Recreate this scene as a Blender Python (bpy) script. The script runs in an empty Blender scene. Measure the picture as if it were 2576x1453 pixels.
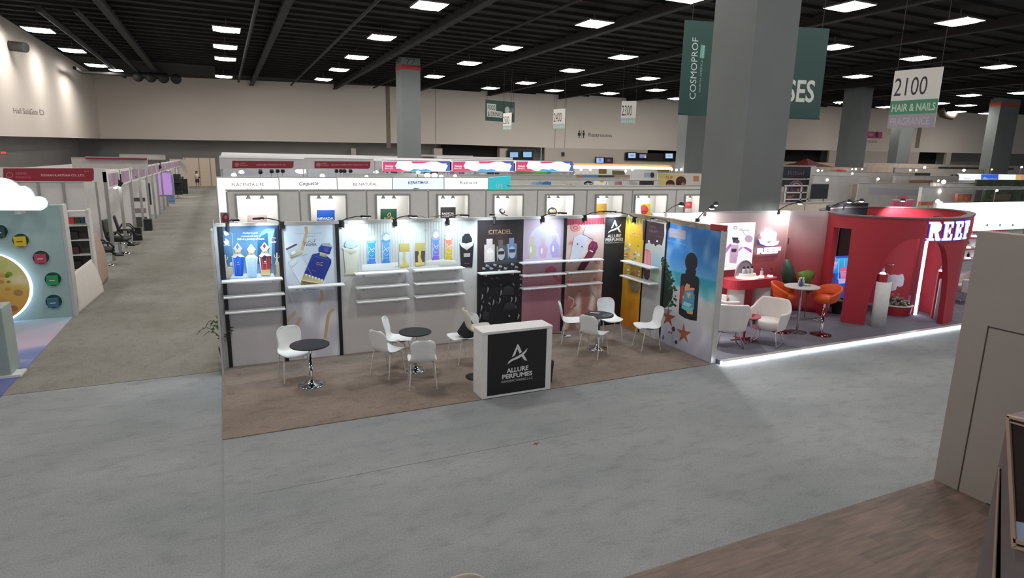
import bpy, math, random
from mathutils import Vector, Matrix, noise
random.seed(7)
PI = math.pi
SC = bpy.context.scene
C = SC.collection
# ------------------------------------------------------------------ camera, world, exposure
F_PX, W_PX, H_PX = 1544.23, 2576, 1453
CAM_H = 3.5916
ROT = ((0.90750299, 0.06882747, -0.41436831), (-0.41955889, 0.1960046, -0.88631402), (0.02021534, 0.97818453, 0.20675194))
RM = Matrix(ROT).to_quaternion().to_matrix()
cam_data = bpy.data.cameras.new('camera'); cam = bpy.data.objects.new('camera', cam_data); C.objects.link(cam)
cam_data.sensor_width = 36.0; cam_data.lens = 36.0 * F_PX / W_PX; cam_data.clip_end = 600; cam_data.clip_start = 0.05
cam.matrix_world = Matrix.Translation((0, 0, CAM_H)) @ RM.to_4x4()
SC.camera = cam
wd = bpy.data.worlds.new('hall_fill_light'); SC.world = wd; wd.use_nodes = True
wd.node_tree.nodes['Background'].inputs[0].default_value = (0.80, 0.84, 0.9, 1)
wd.node_tree.nodes['Background'].inputs[1].default_value = 0.72  # even ambient fill, added to brighten surfaces facing the camera
SC.view_settings.view_transform = 'Standard'; SC.view_settings.look = 'None'
SC.view_settings.gamma = 1.0; SC.view_settings.exposure = 0.0; SC.view_settings.use_curve_mapping = False
SC.cycles.use_denoising = True; SC.cycles.max_bounces = 6; SC.cycles.diffuse_bounces = 3
SC.cycles.sample_clamp_indirect = 4.0; SC.cycles.caustics_reflective = False; SC.cycles.caustics_refractive = False
CEIL_LAMP = 41.0     # radiance of the high-bay ceiling lamps
Z_CEIL = 11.9
# ------------------------------------------------------------------ geometry of the place
def ray(px, py): return RM @ Vector((px - W_PX / 2, -(py - H_PX / 2), -F_PX))
EYE = Vector((0, 0, CAM_H))
def at(px, py, z=0.0):
    d = ray(px, py); return EYE + d * ((z - CAM_H) / d.z)
def atY(px, py, y):
    d = ray(px, py); return EYE + d * (y / d.y)
def atX(px, py, x):
    d = ray(px, py); return EYE + d * (x / d.x)
class Plane:
    """vertical plane through two ground points; u runs from a to b, v is height, n looks to the hall side"""
    def __init__(s, a, b, lift=0.0):
        s.a = Vector((a[0], a[1], 0)); s.u = Vector((b[0] - a[0], b[1] - a[1], 0)); s.len = s.u.length; s.u.normalize()
        s.n = Vector((s.u.y, -s.u.x, 0)); s.lift = lift
    def uv(s, px, py):
        d = ray(px, py); k = (s.a - EYE).dot(s.n) / d.dot(s.n); p = EYE + d * k
        return ((p - s.a).dot(s.u), p.z)
    def pt(s, u, v, off=0.0): return s.a + s.u * u + s.n * (off + s.lift) + Vector((0, 0, v))
    def at(s, px, py, off=0.0): return s.pt(*s.uv(px, py), off)
class Flat:
    """any flat frame: origin, u axis, v axis, normal"""
    def __init__(s, o, u, v): s.o = Vector(o); s.u = Vector(u).normalized(); s.v = Vector(v).normalized(); s.n = s.u.cross(s.v)
    def pt(s, u, v, off=0.0): return s.o + s.u * u + s.v * v + s.n * off
    def uv(s, px, py):
        d = ray(px, py); k = (s.o - EYE).dot(s.n) / d.dot(s.n); p = EYE + d * k - s.o
        return (p.dot(s.u), p.dot(s.v))
# ------------------------------------------------------------------ materials
def lin(c):
    if isinstance(c, str):
        c = [int(c[i:i + 2], 16) / 255 for i in (0, 2, 4)]
    return tuple((x / 12.92 if x <= 0.04045 else ((x + 0.055) / 1.055) ** 2.4) for x in c)
MATS = {}
def mat(name, col='cccccc', rough=0.6, metal=0.0, emit=0.0, var=0.05, scale=8.0, bump=0.0, alpha=1.0, trans=0.0, gain=1.0, ecol=None):
    if name in MATS: return MATS[name]
    m = bpy.data.materials.new(name); m.use_nodes = True; nt = m.node_tree; b = nt.nodes['Principled BSDF']
    rgb = [min(1.0, x * gain) for x in lin(col)]
    b.inputs['Roughness'].default_value = rough; b.inputs['Metallic'].default_value = metal
    tc = nt.nodes.new('ShaderNodeTexCoord'); nz = nt.nodes.new('ShaderNodeTexNoise'); nz.inputs['Scale'].default_value = scale
    nz.inputs['Detail'].default_value = 4.0
    nt.links.new(tc.outputs['Object'], nz.inputs['Vector'])
    cr = nt.nodes.new('ShaderNodeValToRGB'); e = cr.color_ramp.elements
    e[0].position = 0.3; e[1].position = 0.7
    e[0].color = (*[x * (1 - var) for x in rgb], 1); e[1].color = (*[min(1, x * (1 + var)) for x in rgb], 1)
    nt.links.new(nz.outputs['Fac'], cr.inputs['Fac']); nt.links.new(cr.outputs['Color'], b.inputs['Base Color'])
    if bump:
        bp = nt.nodes.new('ShaderNodeBump'); bp.inputs['Strength'].default_value = bump; bp.inputs['Distance'].default_value = 0.02
        nt.links.new(nz.outputs['Fac'], bp.inputs['Height']); nt.links.new(bp.outputs['Normal'], b.inputs['Normal'])
    if emit:
        b.inputs['Emission Color'].default_value = (*lin(ecol or col), 1); b.inputs['Emission Strength'].default_value = emit
    if alpha < 1: b.inputs['Alpha'].default_value = alpha
    if trans: b.inputs['Transmission Weight'].default_value = trans
    MATS[name] = m; return m
def print_mat(name, emit=0.0, rough=0.55):
    if name in MATS: return MATS[name]
    m = bpy.data.materials.new(name); m.use_nodes = True; nt = m.node_tree; b = nt.nodes['Principled BSDF']
    at_ = nt.nodes.new('ShaderNodeAttribute'); at_.attribute_name = 'Col'
    b.inputs['Roughness'].default_value = rough
    tc = nt.nodes.new('ShaderNodeTexCoord'); nz = nt.nodes.new('ShaderNodeTexNoise'); nz.inputs['Scale'].default_value = 40
    mx = nt.nodes.new('ShaderNodeMix'); mx.data_type = 'RGBA'; mx.blend_type = 'OVERLAY'; mx.inputs['Factor'].default_value = 0.06
    nt.links.new(tc.outputs['Object'], nz.inputs['Vector'])
    nt.links.new(at_.outputs['Color'], mx.inputs['A']); nt.links.new(nz.outputs['Color'], mx.inputs['B'])
    if emit:
        b.inputs['Base Color'].default_value = (.02, .02, .02, 1)
        nt.links.new(at_.outputs['Color'], b.inputs['Emission Color']); b.inputs['Emission Strength'].default_value = emit
    else:
        nt.links.new(mx.outputs['Result'], b.inputs['Base Color'])
    MATS[name] = m; return m
# ------------------------------------------------------------------ objects
def link(o, parent=None):
    C.objects.link(o)
    if parent is not None: o.parent = parent
    return o
def tag(o, label=None, cat=None, group=None, kind=None):
    if label: o['label'] = label
    if cat: o['category'] = cat
    if group: o['group'] = group
    if kind: o['kind'] = kind
    return o
def thing(name, label, cat, loc=(0, 0, 0), rz=0.0, group=None):
    o = bpy.data.objects.new(name, None); o.empty_display_size = 0.1; link(o)
    o.location = loc; o.rotation_euler = (0, 0, rz)
    o.matrix_world = Matrix.Translation(loc) @ Matrix.Rotation(rz, 4, 'Z')
    return tag(o, label, cat, group)
def dup(root, loc=None, rz=None, label=None, group=None):
    def cp(o, parent):
        c = o.copy(); C.objects.link(c); c.parent = parent
        for k in list(o.children): cp(k, c)
        return c
    r = cp(root, None)
    if loc is not None: r.location = loc
    if rz is not None: r.rotation_euler = (0, 0, rz)
    if label: r['label'] = label
    if group: r['group'] = group
    return r
class B:
    def __init__(s): s.v = []; s.f = []; s.m = []; s.mi = 0; s.sm = []; s.smooth = False
    def add(s, vs, fs, smooth=None):
        n = len(s.v); s.v += [tuple(v) for v in vs]
        for f in fs: s.f.append(tuple(i + n for i in f)); s.m.append(s.mi); s.sm.append(s.smooth if smooth is None else smooth)
        return s
    def box(s, x0, y0, z0, x1, y1, z1, bev=0.0):
        if bev:
            b = min(bev, (x1 - x0) / 2.1, (y1 - y0) / 2.1)
            p = [(x0 + b, y0), (x1 - b, y0), (x1, y0 + b), (x1, y1 - b), (x1 - b, y1), (x0 + b, y1), (x0, y1 - b), (x0, y0 + b)]
            bz = min(b, (z1 - z0) / 2.1)
            def ring(ins, z):
                cx, cy = (x0 + x1) / 2, (y0 + y1) / 2
                return [(cx + (x - cx) * (1 - ins * 2 / (x1 - x0)), cy + (y - cy) * (1 - ins * 2 / (y1 - y0)), z) for x, y in p]
            vs = ring(bz, z0) + ring(0, z0 + bz) + ring(0, z1 - bz) + ring(bz, z1)
            fs = [tuple(range(7, -1, -1)), tuple(range(24, 32))]
            for k in range(3):
                for i in range(8): j = (i + 1) % 8; fs.append((k * 8 + i, k * 8 + j, k * 8 + 8 + j, k * 8 + 8 + i))
            return s.add(vs, fs)
        vs = [(x0, y0, z0), (x1, y0, z0), (x1, y1, z0), (x0, y1, z0), (x0, y0, z1), (x1, y0, z1), (x1, y1, z1), (x0, y1, z1)]
        return s.add(vs, [(0, 3, 2, 1), (4, 5, 6, 7), (0, 1, 5, 4), (1, 2, 6, 5), (2, 3, 7, 6), (3, 0, 4, 7)])
    def slab(s, a, b, z0, z1, t):
        """upright slab between two ground points, thickness t to both sides"""
        a = Vector((a[0], a[1], 0)); b = Vector((b[0], b[1], 0)); n = (b - a).normalized(); n = Vector((n.y, -n.x, 0)) * t / 2
        vs = [q + Vector((0, 0, z)) for z in (z0, z1) for q in (a + n, b + n, b - n, a - n)]
        return s.add(vs, [(0, 1, 2, 3), (7, 6, 5, 4), (0, 4, 5, 1), (1, 5, 6, 2), (2, 6, 7, 3), (3, 7, 4, 0)])
    def ppoly(s, pl, uvs, off0, off1):
        """prism of a polygon lying on plane pl between two offsets"""
        n = len(uvs); vs = [pl.pt(u, v, off0) for u, v in uvs] + [pl.pt(u, v, off1) for u, v in uvs]
        fs = [tuple(range(n - 1, -1, -1)), tuple(range(n, 2 * n))] + [(i, (i + 1) % n, n + (i + 1) % n, n + i) for i in range(n)]
        return s.add(vs, fs)
    def prect(s, pl, u0, v0, u1, v1, off0, off1): return s.ppoly(pl, [(u0, v0), (u1, v0), (u1, v1), (u0, v1)], off0, off1)
    def cyl(s, p0, p1, r0, r1=None, n=16, cap=True):
        r1 = r0 if r1 is None else r1
        p0 = Vector(p0); p1 = Vector(p1); d = (p1 - p0).normalized()
        a = d.orthogonal().normalized(); b = d.cross(a)
        vs = []
        for p, r in ((p0, r0), (p1, r1)):
            for i in range(n): t = 2 * PI * i / n; vs.append(p + a * (r * math.cos(t)) + b * (r * math.sin(t)))
        s.add(vs, [(i, (i + 1) % n, n + (i + 1) % n, n + i) for i in range(n)], True)
        if cap: s.add(vs, [tuple(range(n - 1, -1, -1)), tuple(range(n, 2 * n))], False)
        return s
    def tube(s, pts, r, n=8):
        pts = [Vector(p) for p in pts]; rs = r if isinstance(r, (list, tuple)) else [r] * len(pts)
        vs = []; a = None
        for k, p in enumerate(pts):
            d = (pts[min(k + 1, len(pts) - 1)] - pts[max(k - 1, 0)]).normalized()
            a = d.orthogonal().normalized() if a is None else (a - d * a.dot(d)).normalized()
            b = d.cross(a)
            for i in range(n): t = 2 * PI * i / n; vs.append(p + (a * math.cos(t) + b * math.sin(t)) * rs[k])
        fs = []
        for k in range(len(pts) - 1):
            for i in range(n): j = (i + 1) % n; fs.append((k * n + i, k * n + j, k * n + n + j, k * n + n + i))
        s.add(vs, fs, True); s.add(vs, [tuple(range(n - 1, -1, -1)), tuple(range((len(pts) - 1) * n, len(pts) * n))], False)
        return s
    def lathe(s, prof, c=(0, 0, 0), n=24, sx=1.0, sy=1.0):
        vs = []
        for r, z in prof:
            for i in range(n): t = 2 * PI * i / n; vs.append((c[0] + r * sx * math.cos(t), c[1] + r * sy * math.sin(t), c[2] + z))
        fs = []
        for k in range(len(prof) - 1):
            for i in range(n): j = (i + 1) % n; fs.append((k * n + i, k * n + j, k * n + n + j, k * n + n + i))
        s.add(vs, fs, True)
        s.add(vs, [tuple(range(n - 1, -1, -1)), tuple(range((len(prof) - 1) * n, len(prof) * n))], False)
        return s
    def ball(s, c, r, n=12, m=8, sq=(1, 1, 1)):
        return s.lathe([(max(1e-4, r * math.sin(PI * k / m)) * 1.0, -r * sq[2] * math.cos(PI * k / m)) for k in range(m + 1)], c, n, sq[0], sq[1])
    def grid(s, fn, nu, nv, smooth=True, closed=False):
        vs = [fn(i / nu, j / nv) for j in range(nv + 1) for i in range(nu + 1)]
        fs = [(j * (nu + 1) + i, j * (nu + 1) + i + 1, (j + 1) * (nu + 1) + i + 1, (j + 1) * (nu + 1) + i) for j in range(nv) for i in range(nu)]
        return s.add(vs, fs, smooth)
    def build(s, name, m, parent=None, mods=()):
        me = bpy.data.meshes.new(name); me.from_pydata([tuple(v) for v in s.v], [], s.f)
        ms = m if isinstance(m, (list, tuple)) else [m]
        for x in ms: me.materials.append(x)
        me.polygons.foreach_set('material_index', s.m); me.polygons.foreach_set('use_smooth', s.sm)
        me.update()
        o = bpy.data.objects.new(name, me); link(o, parent)
        for md in mods:
            if md[0] == 'sub': q = o.modifiers.new('Subdivision', 'SUBSURF'); q.levels = q.render_levels = md[1]
            if md[0] == 'sol': q = o.modifiers.new('Solidify', 'SOLIDIFY'); q.thickness = md[1]; q.offset = 0
            if md[0] == 'bev': q = o.modifiers.new('Bevel', 'BEVEL'); q.width = md[1]; q.segments = 2
        return o
def structure(o): o['kind'] = 'structure'; return o
def local(o, parent):
    """parent o (built in world coordinates) under an empty that stands elsewhere, keeping it in place"""
    o.parent = parent; o.matrix_parent_inverse = parent.matrix_world.inverted(); return o
# ------------------------------------------------------------------ printed artwork: thin layers of ink with a colour attribute
TXT = {}
def glyphs(text, bold=0.0, shear=0.0):
    key = (text, bold, shear)
    if key in TXT: return TXT[key]
    cu = bpy.data.curves.new('lettering', 'FONT'); cu.body = text; cu.size = 1.0; cu.offset = bold; cu.shear = shear
    cu.resolution_u = 3
    ob = bpy.data.objects.new('lettering', cu); C.objects.link(ob)
    dg = bpy.context.evaluated_depsgraph_get()
    me = bpy.data.meshes.new_from_object(ob.evaluated_get(dg))
    vs = [(v.co.x, v.co.y) for v in me.vertices]; fs = [tuple(p.vertices) for p in me.polygons]
    bpy.data.objects.remove(ob); bpy.data.curves.remove(cu); bpy.data.meshes.remove(me)
    xs = [v[0] for v in vs] or [0]; ys = [v[1] for v in vs] or [0]
    TXT[key] = (vs, fs, min(xs), max(xs), min(ys), max(ys)); return TXT[key]
class Art:
    """everything printed on one flat surface, one mesh, coloured per corner; drawn at its place on the plane"""
    def __init__(s, pl, gain=1.0, base=0.002, step=0.0002): s.pl = pl; s.v = []; s.f = []; s.c = []; s.k = 0; s.g = gain; s.base = base; s.step = step
    def off(s): s.k += 1; return s.base + s.k * s.step
    def col(s, c, a=None): return tuple(min(1, x * s.g) for x in lin(c))
    def raw(s, uvs, fs, cols, off=None):
        o = s.off() if off is None else off
        n = len(s.v); s.v += [tuple(s.pl.pt(u, v, o)) for u, v in uvs]
        for f in fs: s.f.append(tuple(i + n for i in f))
        s.c += cols; return s
    def P(s, pts, c, c2=None):
        """polygon given by image positions, laid on the plane; c2: colour at its lower end"""
        uvs = [s.pl.uv(*p) for p in pts]; return s.U(uvs, c, c2)
    def U(s, uvs, c, c2=None):
        if c2 is None: cs = [s.col(c)] * len(uvs)
        else:
            vs = [v for _, v in uvs]; a, b = max(vs), min(vs); ca, cb = s.col(c), s.col(c2)
            cs = [tuple(x + (y - x) * (a - v) / (a - b + 1e-9) for x, y in zip(ca, cb)) for _, v in uvs]
        return s.raw(uvs, [tuple(range(len(uvs)))], cs)
    def bg(s, u0, v0, u1, v1, fn, nu=24, nv=48):
        """background grid; fn(s, t) gives sRGB with t = 0 at the bottom"""
        uvs = [(u0 + (u1 - u0) * i / nu, v0 + (v1 - v0) * j / nv) for j in range(nv + 1) for i in range(nu + 1)]
        cs = [tuple(min(1, x * s.g) for x in lin(fn(i / nu, j / nv))) for j in range(nv + 1) for i in range(nu + 1)]
        fs = [(j * (nu + 1) + i, j * (nu + 1) + i + 1, (j + 1) * (nu + 1) + i + 1, (j + 1) * (nu + 1) + i) for j in range(nv) for i in range(nu)]
        return s.raw(uvs, fs, cs)
    def E(s, cx, cy, rx, ry, c, c2=None, n=20, rot=0.0, a0=0, a1=360):
        """ellipse round an image position"""
        ps = []
        for i in range(n + (a1 - a0 < 360)):
            t = math.radians(a0 + (a1 - a0) * i / n); x, y = rx * math.cos(t), -ry * math.sin(t)
            ps.append((cx + x * math.cos(rot) - y * math.sin(rot), cy + x * math.sin(rot) + y * math.cos(rot)))
        return s.P(ps, c, c2)
    def L(s, pts, w, c):
        """a stroke through image positions, w wide in the same measure"""
        for (x0, y0), (x1, y1) in zip(pts, pts[1:]):
            d = math.hypot(x1 - x0, y1 - y0) or 1; nx, ny = -(y1 - y0) / d * w / 2, (x1 - x0) / d * w / 2
            s.k -= 0.7
            s.P([(x0 + nx, y0 + ny), (x1 + nx, y1 + ny), (x1 - nx, y1 - ny), (x0 - nx, y0 - ny)], c)
        return s
    def T(s, text, x0, y0, x1, y1, h, c, bold=0.012, shear=0.0):
        """lettering whose baseline runs from (x0, y0) to (x1, y1), capitals h tall"""
        vs, fs, a, b, lo, hi = glyphs(text, bold, shear)
        if not vs: return s
        ua, va = s.pl.uv(x0, y0); ub, vb = s.pl.uv(x1, y1); uh, vh = s.pl.uv(x0, y0 - h)
        k = (vh - va) / 0.73
        uvs = [(ua + (ub - ua) * (x - a) / (b - a), va + (vb - va) * (x - a) / (b - a) + y * k) for x, y in vs]
        return s.raw(uvs, fs, [s.col(c)] * len(uvs))
    def build(s, name, m, parent=None):
        me = bpy.data.meshes.new(name); me.from_pydata(s.v, [], s.f); me.materials.append(m)
        ca = me.color_attributes.new('Col', 'FLOAT_COLOR', 'POINT')
        flat = []
        for c in s.c: flat += [c[0], c[1], c[2], 1.0]
        ca.data.foreach_set('color', flat); me.update()
        o = bpy.data.objects.new(name, me)
        C.objects.link(o)
        if parent is not None: local(o, parent)
        return o
def mixc(a, b, t):
    if isinstance(a, str): a = [int(a[i:i + 2], 16) / 255 for i in (0, 2, 4)]
    if isinstance(b, str): b = [int(b[i:i + 2], 16) / 255 for i in (0, 2, 4)]
    t = max(0, min(1, t)); return tuple(x + (y - x) * t for x, y in zip(a, b))
def ramp(stops, t):
    for (t0, c0), (t1, c1) in zip(stops, stops[1:]):
        if t <= t1: return mixc(c0, c1, (t - t0) / (t1 - t0 + 1e-9))
    return mixc(stops[-1][1], stops[-1][1], 0)
def nz(x, y, s=1.0, seed=0.0): return noise.noise(Vector((x * s + seed, y * s, seed * 1.7)))
PRINT = print_mat('printed_panel'); GLOW = print_mat('backlit_print', 1.0); SCREEN = print_mat('screen_picture', 1.0)
# ------------------------------------------------------------------ the hall: carpet, walls, ceiling
def carpet_mat(name, c0, c1, c2, streak=(1.0, 3.0), seed=0.0, rough=0.95):
    m = bpy.data.materials.new(name); m.use_nodes = True; nt = m.node_tree; b = nt.nodes['Principled BSDF']; L = nt.links.new
    b.inputs['Roughness'].default_value = rough; b.inputs['Specular IOR Level'].default_value = 0.15
    tc = nt.nodes.new('ShaderNodeTexCoord'); mp = nt.nodes.new('ShaderNodeMapping'); mp.inputs['Scale'].default_value = (streak[0], streak[1], 1)
    mp.inputs['Location'].default_value = (seed, seed, 0)
    n1 = nt.nodes.new('ShaderNodeTexNoise'); n1.inputs['Scale'].default_value = 0.55; n1.inputs['Detail'].default_value = 6; n1.inputs['Roughness'].default_value = 0.6
    n2 = nt.nodes.new('ShaderNodeTexNoise'); n2.inputs['Scale'].default_value = 3.2; n2.inputs['Detail'].default_value = 8; n2.inputs['Roughness'].default_value = 0.75
    n3 = nt.nodes.new('ShaderNodeTexNoise'); n3.inputs['Scale'].default_value = 60; n3.inputs['Detail'].default_value = 4
    L(tc.outputs['Object'], mp.inputs['Vector']); L(mp.outputs['Vector'], n1.inputs['Vector']); L(mp.outputs['Vector'], n2.inputs['Vector']); L(tc.outputs['Object'], n3.inputs['Vector'])
    r1 = nt.nodes.new('ShaderNodeValToRGB'); e = r1.color_ramp.elements; e[0].position = 0.35; e[1].position = 0.65
    e[0].color = (*lin(c0), 1); e[1].color = (*lin(c1), 1)
    L(n1.outputs['Fac'], r1.inputs['Fac'])
    r2 = nt.nodes.new('ShaderNodeValToRGB'); e = r2.color_ramp.elements; e[0].position = 0.33; e[1].position = 0.5
    e[0].color = (1, 1, 1, 1); e[1].color = (0, 0, 0, 1)
    L(n2.outputs['Fac'], r2.inputs['Fac'])
    mx = nt.nodes.new('ShaderNodeMix'); mx.data_type = 'RGBA'; mu = nt.nodes.new('ShaderNodeMath'); mu.operation = 'MULTIPLY'; mu.inputs[1].default_value = 0.55
    L(r2.outputs['Color'], mu.inputs[0]); L(mu.outputs[0], mx.inputs['Factor']); L(r1.outputs['Color'], mx.inputs['A']); mx.inputs['B'].default_value = (*lin(c2), 1)
    m2 = nt.nodes.new('ShaderNodeMix'); m2.data_type = 'RGBA'; m2.blend_type = 'OVERLAY'; m2.inputs['Factor'].default_value = 0.4
    L(mx.outputs['Result'], m2.inputs['A']); L(n3.outputs['Fac'], m2.inputs['B']); L(m2.outputs['Result'], b.inputs['Base Color'])
    bp = nt.nodes.new('ShaderNodeBump'); bp.inputs['Strength'].default_value = 0.3; bp.inputs['Distance'].default_value = 0.01
    L(n3.outputs['Fac'], bp.inputs['Height']); L(bp.outputs['Normal'], b.inputs['Normal'])
    MATS[name] = m; return m
M_FLOOR = carpet_mat('hall_carpet', '8b9092', '9b9ea0', '787b7d', (0.8, 1.6))
M_AISLE = carpet_mat('aisle_carpet', '838179', '92908a', '716f69', (1.3, 0.8), 9.0)
M_BOOTH = carpet_mat('booth_carpet', '82766d', '95877c', '685b53', (0.9, 1.5), 4.0)
M_REEFC = carpet_mat('stand_carpet', '74747f', '7c7c88', '686874', (1, 1), 2.0)
def slab_obj(name, pts, z0, z1, m, parent=None):
    b = B(); n = len(pts)
    b.add([(x, y, z0) for x, y in pts] + [(x, y, z1) for x, y in pts], [tuple(range(n - 1, -1, -1)), tuple(range(n, 2 * n))] + [(i, (i + 1) % n, n + (i + 1) % n, n + i) for i in range(n)])
    return b.build(name, m, parent)
BX0, BX1, BY0, BYW = -0.24, 7.9, 8.14, 11.08
structure(slab_obj('floor', [(-80, -12), (190, -12), (190, 130), (-80, 130)], -0.1, 0.0, M_FLOOR))
structure(slab_obj('floor_aisle', [(-3.6, 10.95), (BX0, 10.95), (BX0, 95), (-3.6, 95)], 0.0, 0.006, M_AISLE))
t = slab_obj('booth_carpet', [(BX0, BY0), (BX1, BY0), (BX1, BYW + .1), (BX0, BYW + .1)], 0.0, 0.012, M_BOOTH)
tag(t, 'mottled tan brown carpet laid under the open perfume booth', 'carpet')
M_SEAM = mat('seam', '8c8e90', 0.9)
b = B(); b.box(BX0 - .008, -6, 0.0, BX0 + .008, 8.1, 0.004); b.box(BX0 + .3, 6.6, 0, 4.0, 6.612, 0.003)
structure(b.build('trim_1', M_SEAM))
# wood-look vinyl floor of the stand the picture is taken from
def wood_mat():
    m = bpy.data.materials.new('vinyl_planks'); m.use_nodes = True; nt = m.node_tree; b = nt.nodes['Principled BSDF']; L = nt.links.new
    tc = nt.nodes.new('ShaderNodeTexCoord'); mp = nt.nodes.new('ShaderNodeMapping'); L(tc.outputs['Object'], mp.inputs['Vector'])
    br = nt.nodes.new('ShaderNodeTexBrick'); br.inputs['Scale'].default_value = 1.0; br.inputs['Brick Width'].default_value = 0.92; br.inputs['Row Height'].default_value = 0.155
    br.inputs['Mortar Size'].default_value = 0.0015; br.inputs['Color1'].default_value = (*lin('7d6960'), 1); br.inputs['Color2'].default_value = (*lin('5c5049'), 1); br.inputs['Mortar'].default_value = (*lin('3a302b'), 1)
    br.offset = 0.37
    m2 = nt.nodes.new('ShaderNodeMapping'); m2.inputs['Scale'].default_value = (2.2, 16, 1); L(tc.outputs['Object'], m2.inputs['Vector'])
    n = nt.nodes.new('ShaderNodeTexNoise'); n.inputs['Scale'].default_value = 1.3; n.inputs['Detail'].default_value = 7; L(m2.outputs['Vector'], n.inputs['Vector'])
    r = nt.nodes.new('ShaderNodeValToRGB'); r.color_ramp.elements[0].color = (*lin('4e433d'), 1); r.color_ramp.elements[1].color = (*lin('9c8678'), 1); r.color_ramp.elements[0].position = .3; r.color_ramp.elements[1].position = .72
    L(n.outputs['Fac'], r.inputs['Fac']); L(mp.outputs['Vector'], br.inputs['Vector'])
    mx = nt.nodes.new('ShaderNodeMix'); mx.data_type = 'RGBA'; mx.inputs['Factor'].default_value = 0.35
    L(br.outputs['Color'], mx.inputs['A']); L(r.outputs['Color'], mx.inputs['B']); L(mx.outputs['Result'], b.inputs['Base Color'])
    b.inputs['Roughness'].default_value = 0.55; return m
t = slab_obj('vinyl_floor', [(1.5, -4), (12, -4), (12, 3.86), (1.5, 3.86)], 0.0, 0.03, wood_mat())
tag(t, 'brown wood look plank flooring of the near stand', 'flooring')
# back and side walls
A_BW = at(235, 185, Z_CEIL); B_BW = at(1700, 250, Z_CEIL)
BW = Plane((A_BW.x, A_BW.y), (B_BW.x, B_BW.y))
M_WALL = mat('painted_wall', 'e6dbd0', 0.85, var=0.03, scale=0.15)
M_WALL2 = mat('painted_wall_low', 'cabfb4', 0.85, var=0.03, scale=0.2)
M_GREYW = mat('grey_wall', '969390', 0.9, var=0.08, scale=0.3)
M_DARK = mat('opening_dark', '1c1a19', 0.9, var=0.1)
M_JOINT = mat('wall_joint', '8f8478', 0.9)
uL, _ = BW.uv(235, 300); uR, _ = BW.uv(2576, 340); uR += 25
def vline(px): return BW.uv(px, 352 + (px - 235) * 0.0178)[1]
b = B()
edge = [(235, 348), (1105, 362), (1400, 372)]
pts = [(BW.uv(x, y)) for x, y in edge]; pts = [(u, v) for u, v in pts]
pts.append(BW.uv(1628, 377)); pts.append(BW.uv(1717, 380)); pts.append(BW.uv(1965, 376)); pts.append((uR, BW.uv(2576, 385)[1]))
low = pts[0][1]
for (ua, va), (ub, vb) in zip(pts, pts[1:]):
    b.ppoly(BW, [(ua, va), (ub, vb), (ub, Z_CEIL + .3), (ua, Z_CEIL + .3)], -0.5, 0.0)
structure(b.build('wall_back', M_WALL))
b = B()     # lower recessed wall and floor-level wall
u0 = BW.uv(235, 400)[0]
b.prect(BW, u0 - 25, 0, BW.uv(1105, 400)[0], low + .6, -2.6, -2.4)
b.prect(BW, BW.uv(1105, 400)[0], 0, BW.uv(1372, 400)[0], low + .6, -2.6, -2.4)
structure(b.build('wall_recess', M_GREYW))
b = B()
for x0, x1 in ((884, 896), (1092, 1113), (1257, 1276), (1370, 1628), (2085, 2311), (2380, 2392)):
    b.prect(BW, BW.uv(x0, 400)[0], 0, BW.uv(x1, 400)[0], BW.uv((x0 + x1) / 2, 376)[1] + .15, -2.3 if x1 < 1300 else -0.45, -0.02)
for x0, x1, ya in ((1690, 1717, 404), (1628, 1690, 405), (1717, 1960, 402), (1960, 2140, 409), (2311, 2576, 413)):
    b.prect(BW, BW.uv(x0, 400)[0], 0, BW.uv(x1, 400)[0], BW.uv(x0, ya)[1], -0.45, -0.02)
structure(b.build('wall_lower', M_WALL2))
b = B()
for x0, x1 in ((1113, 1257), (1628, 1960), (1960, 2085), (2311, 2380)):
    b.prect(BW, BW.uv(x0, 400)[0], 0, BW.uv(x1, 400)[0], low + 2.6, -1.9, -1.8)
structure(b.build('wall_opening_panels', M_DARK))  # near-black panels set back; their colour stands for the unlit depth
b = B(); b.prect(BW, BW.uv(1372, 400)[0], 0, uR, low + 2.6, -2.1, -2.0); structure(b.build('wall_recess_right', M_GREYW))
b = B()      # joints and expansion strips
for x, w in ((978, .5), (1096, .04), (1395, .05), (1420, .04), (2306, .7)):
    ua, va = BW.uv(x, 372); ub, vb = BW.uv(x, 215 + (x - 500) * .0559); b.prect(BW, ua - w / 2, va, ua + w / 2, Z_CEIL, 0, 0.03)
structure(b.build('trim_2', M_JOINT))
ax, ay = A_BW.x, A_BW.y
LW = Plane((ax, -10), (ax, ay))          # left wall runs along the depth of the hall
b = B(); v0 = LW.uv(2, 342)[1]
yn = 22.0
vn = v0 - (LW.uv(2, 342)[0] - (yn + 10)) * (low - v0) / (ay + 10 - LW.uv(2, 342)[0])
b.ppoly(LW, [(yn + 10, vn), (ay + 10, low), (ay + 10, Z_CEIL + .3), (yn + 10, Z_CEIL + .3)], -0.5, 0)
b.ppoly(LW, [(0, vn), (yn + 10, vn), (yn + 10, Z_CEIL + .3), (0, Z_CEIL + .3)], -0.5, 0)
structure(b.build('wall_left', M_WALL))
b = B(); b.prect(LW, 0, 0, ay + 12, low + .6, -2.6, -2.4); structure(b.build('wall_left_recess', M_GREYW))
# faded directory lettering high on the left wall
art = Art(LW, 0.8, 0.004)
for x, wch in ((44, 'Hall'), (68, 'Sala'), (86, 'Gate'), (110, 'D')):
    art.T(wch, x - 10, 281 + x * .07, x + 10 - (8 if wch == 'D' else 0), 281 + x * .07 + 1.5, 14, 'a39a90')
tag(art.build('wall_lettering', PRINT), 'faint grey lettering high on the far left wall', 'lettering')
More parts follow.
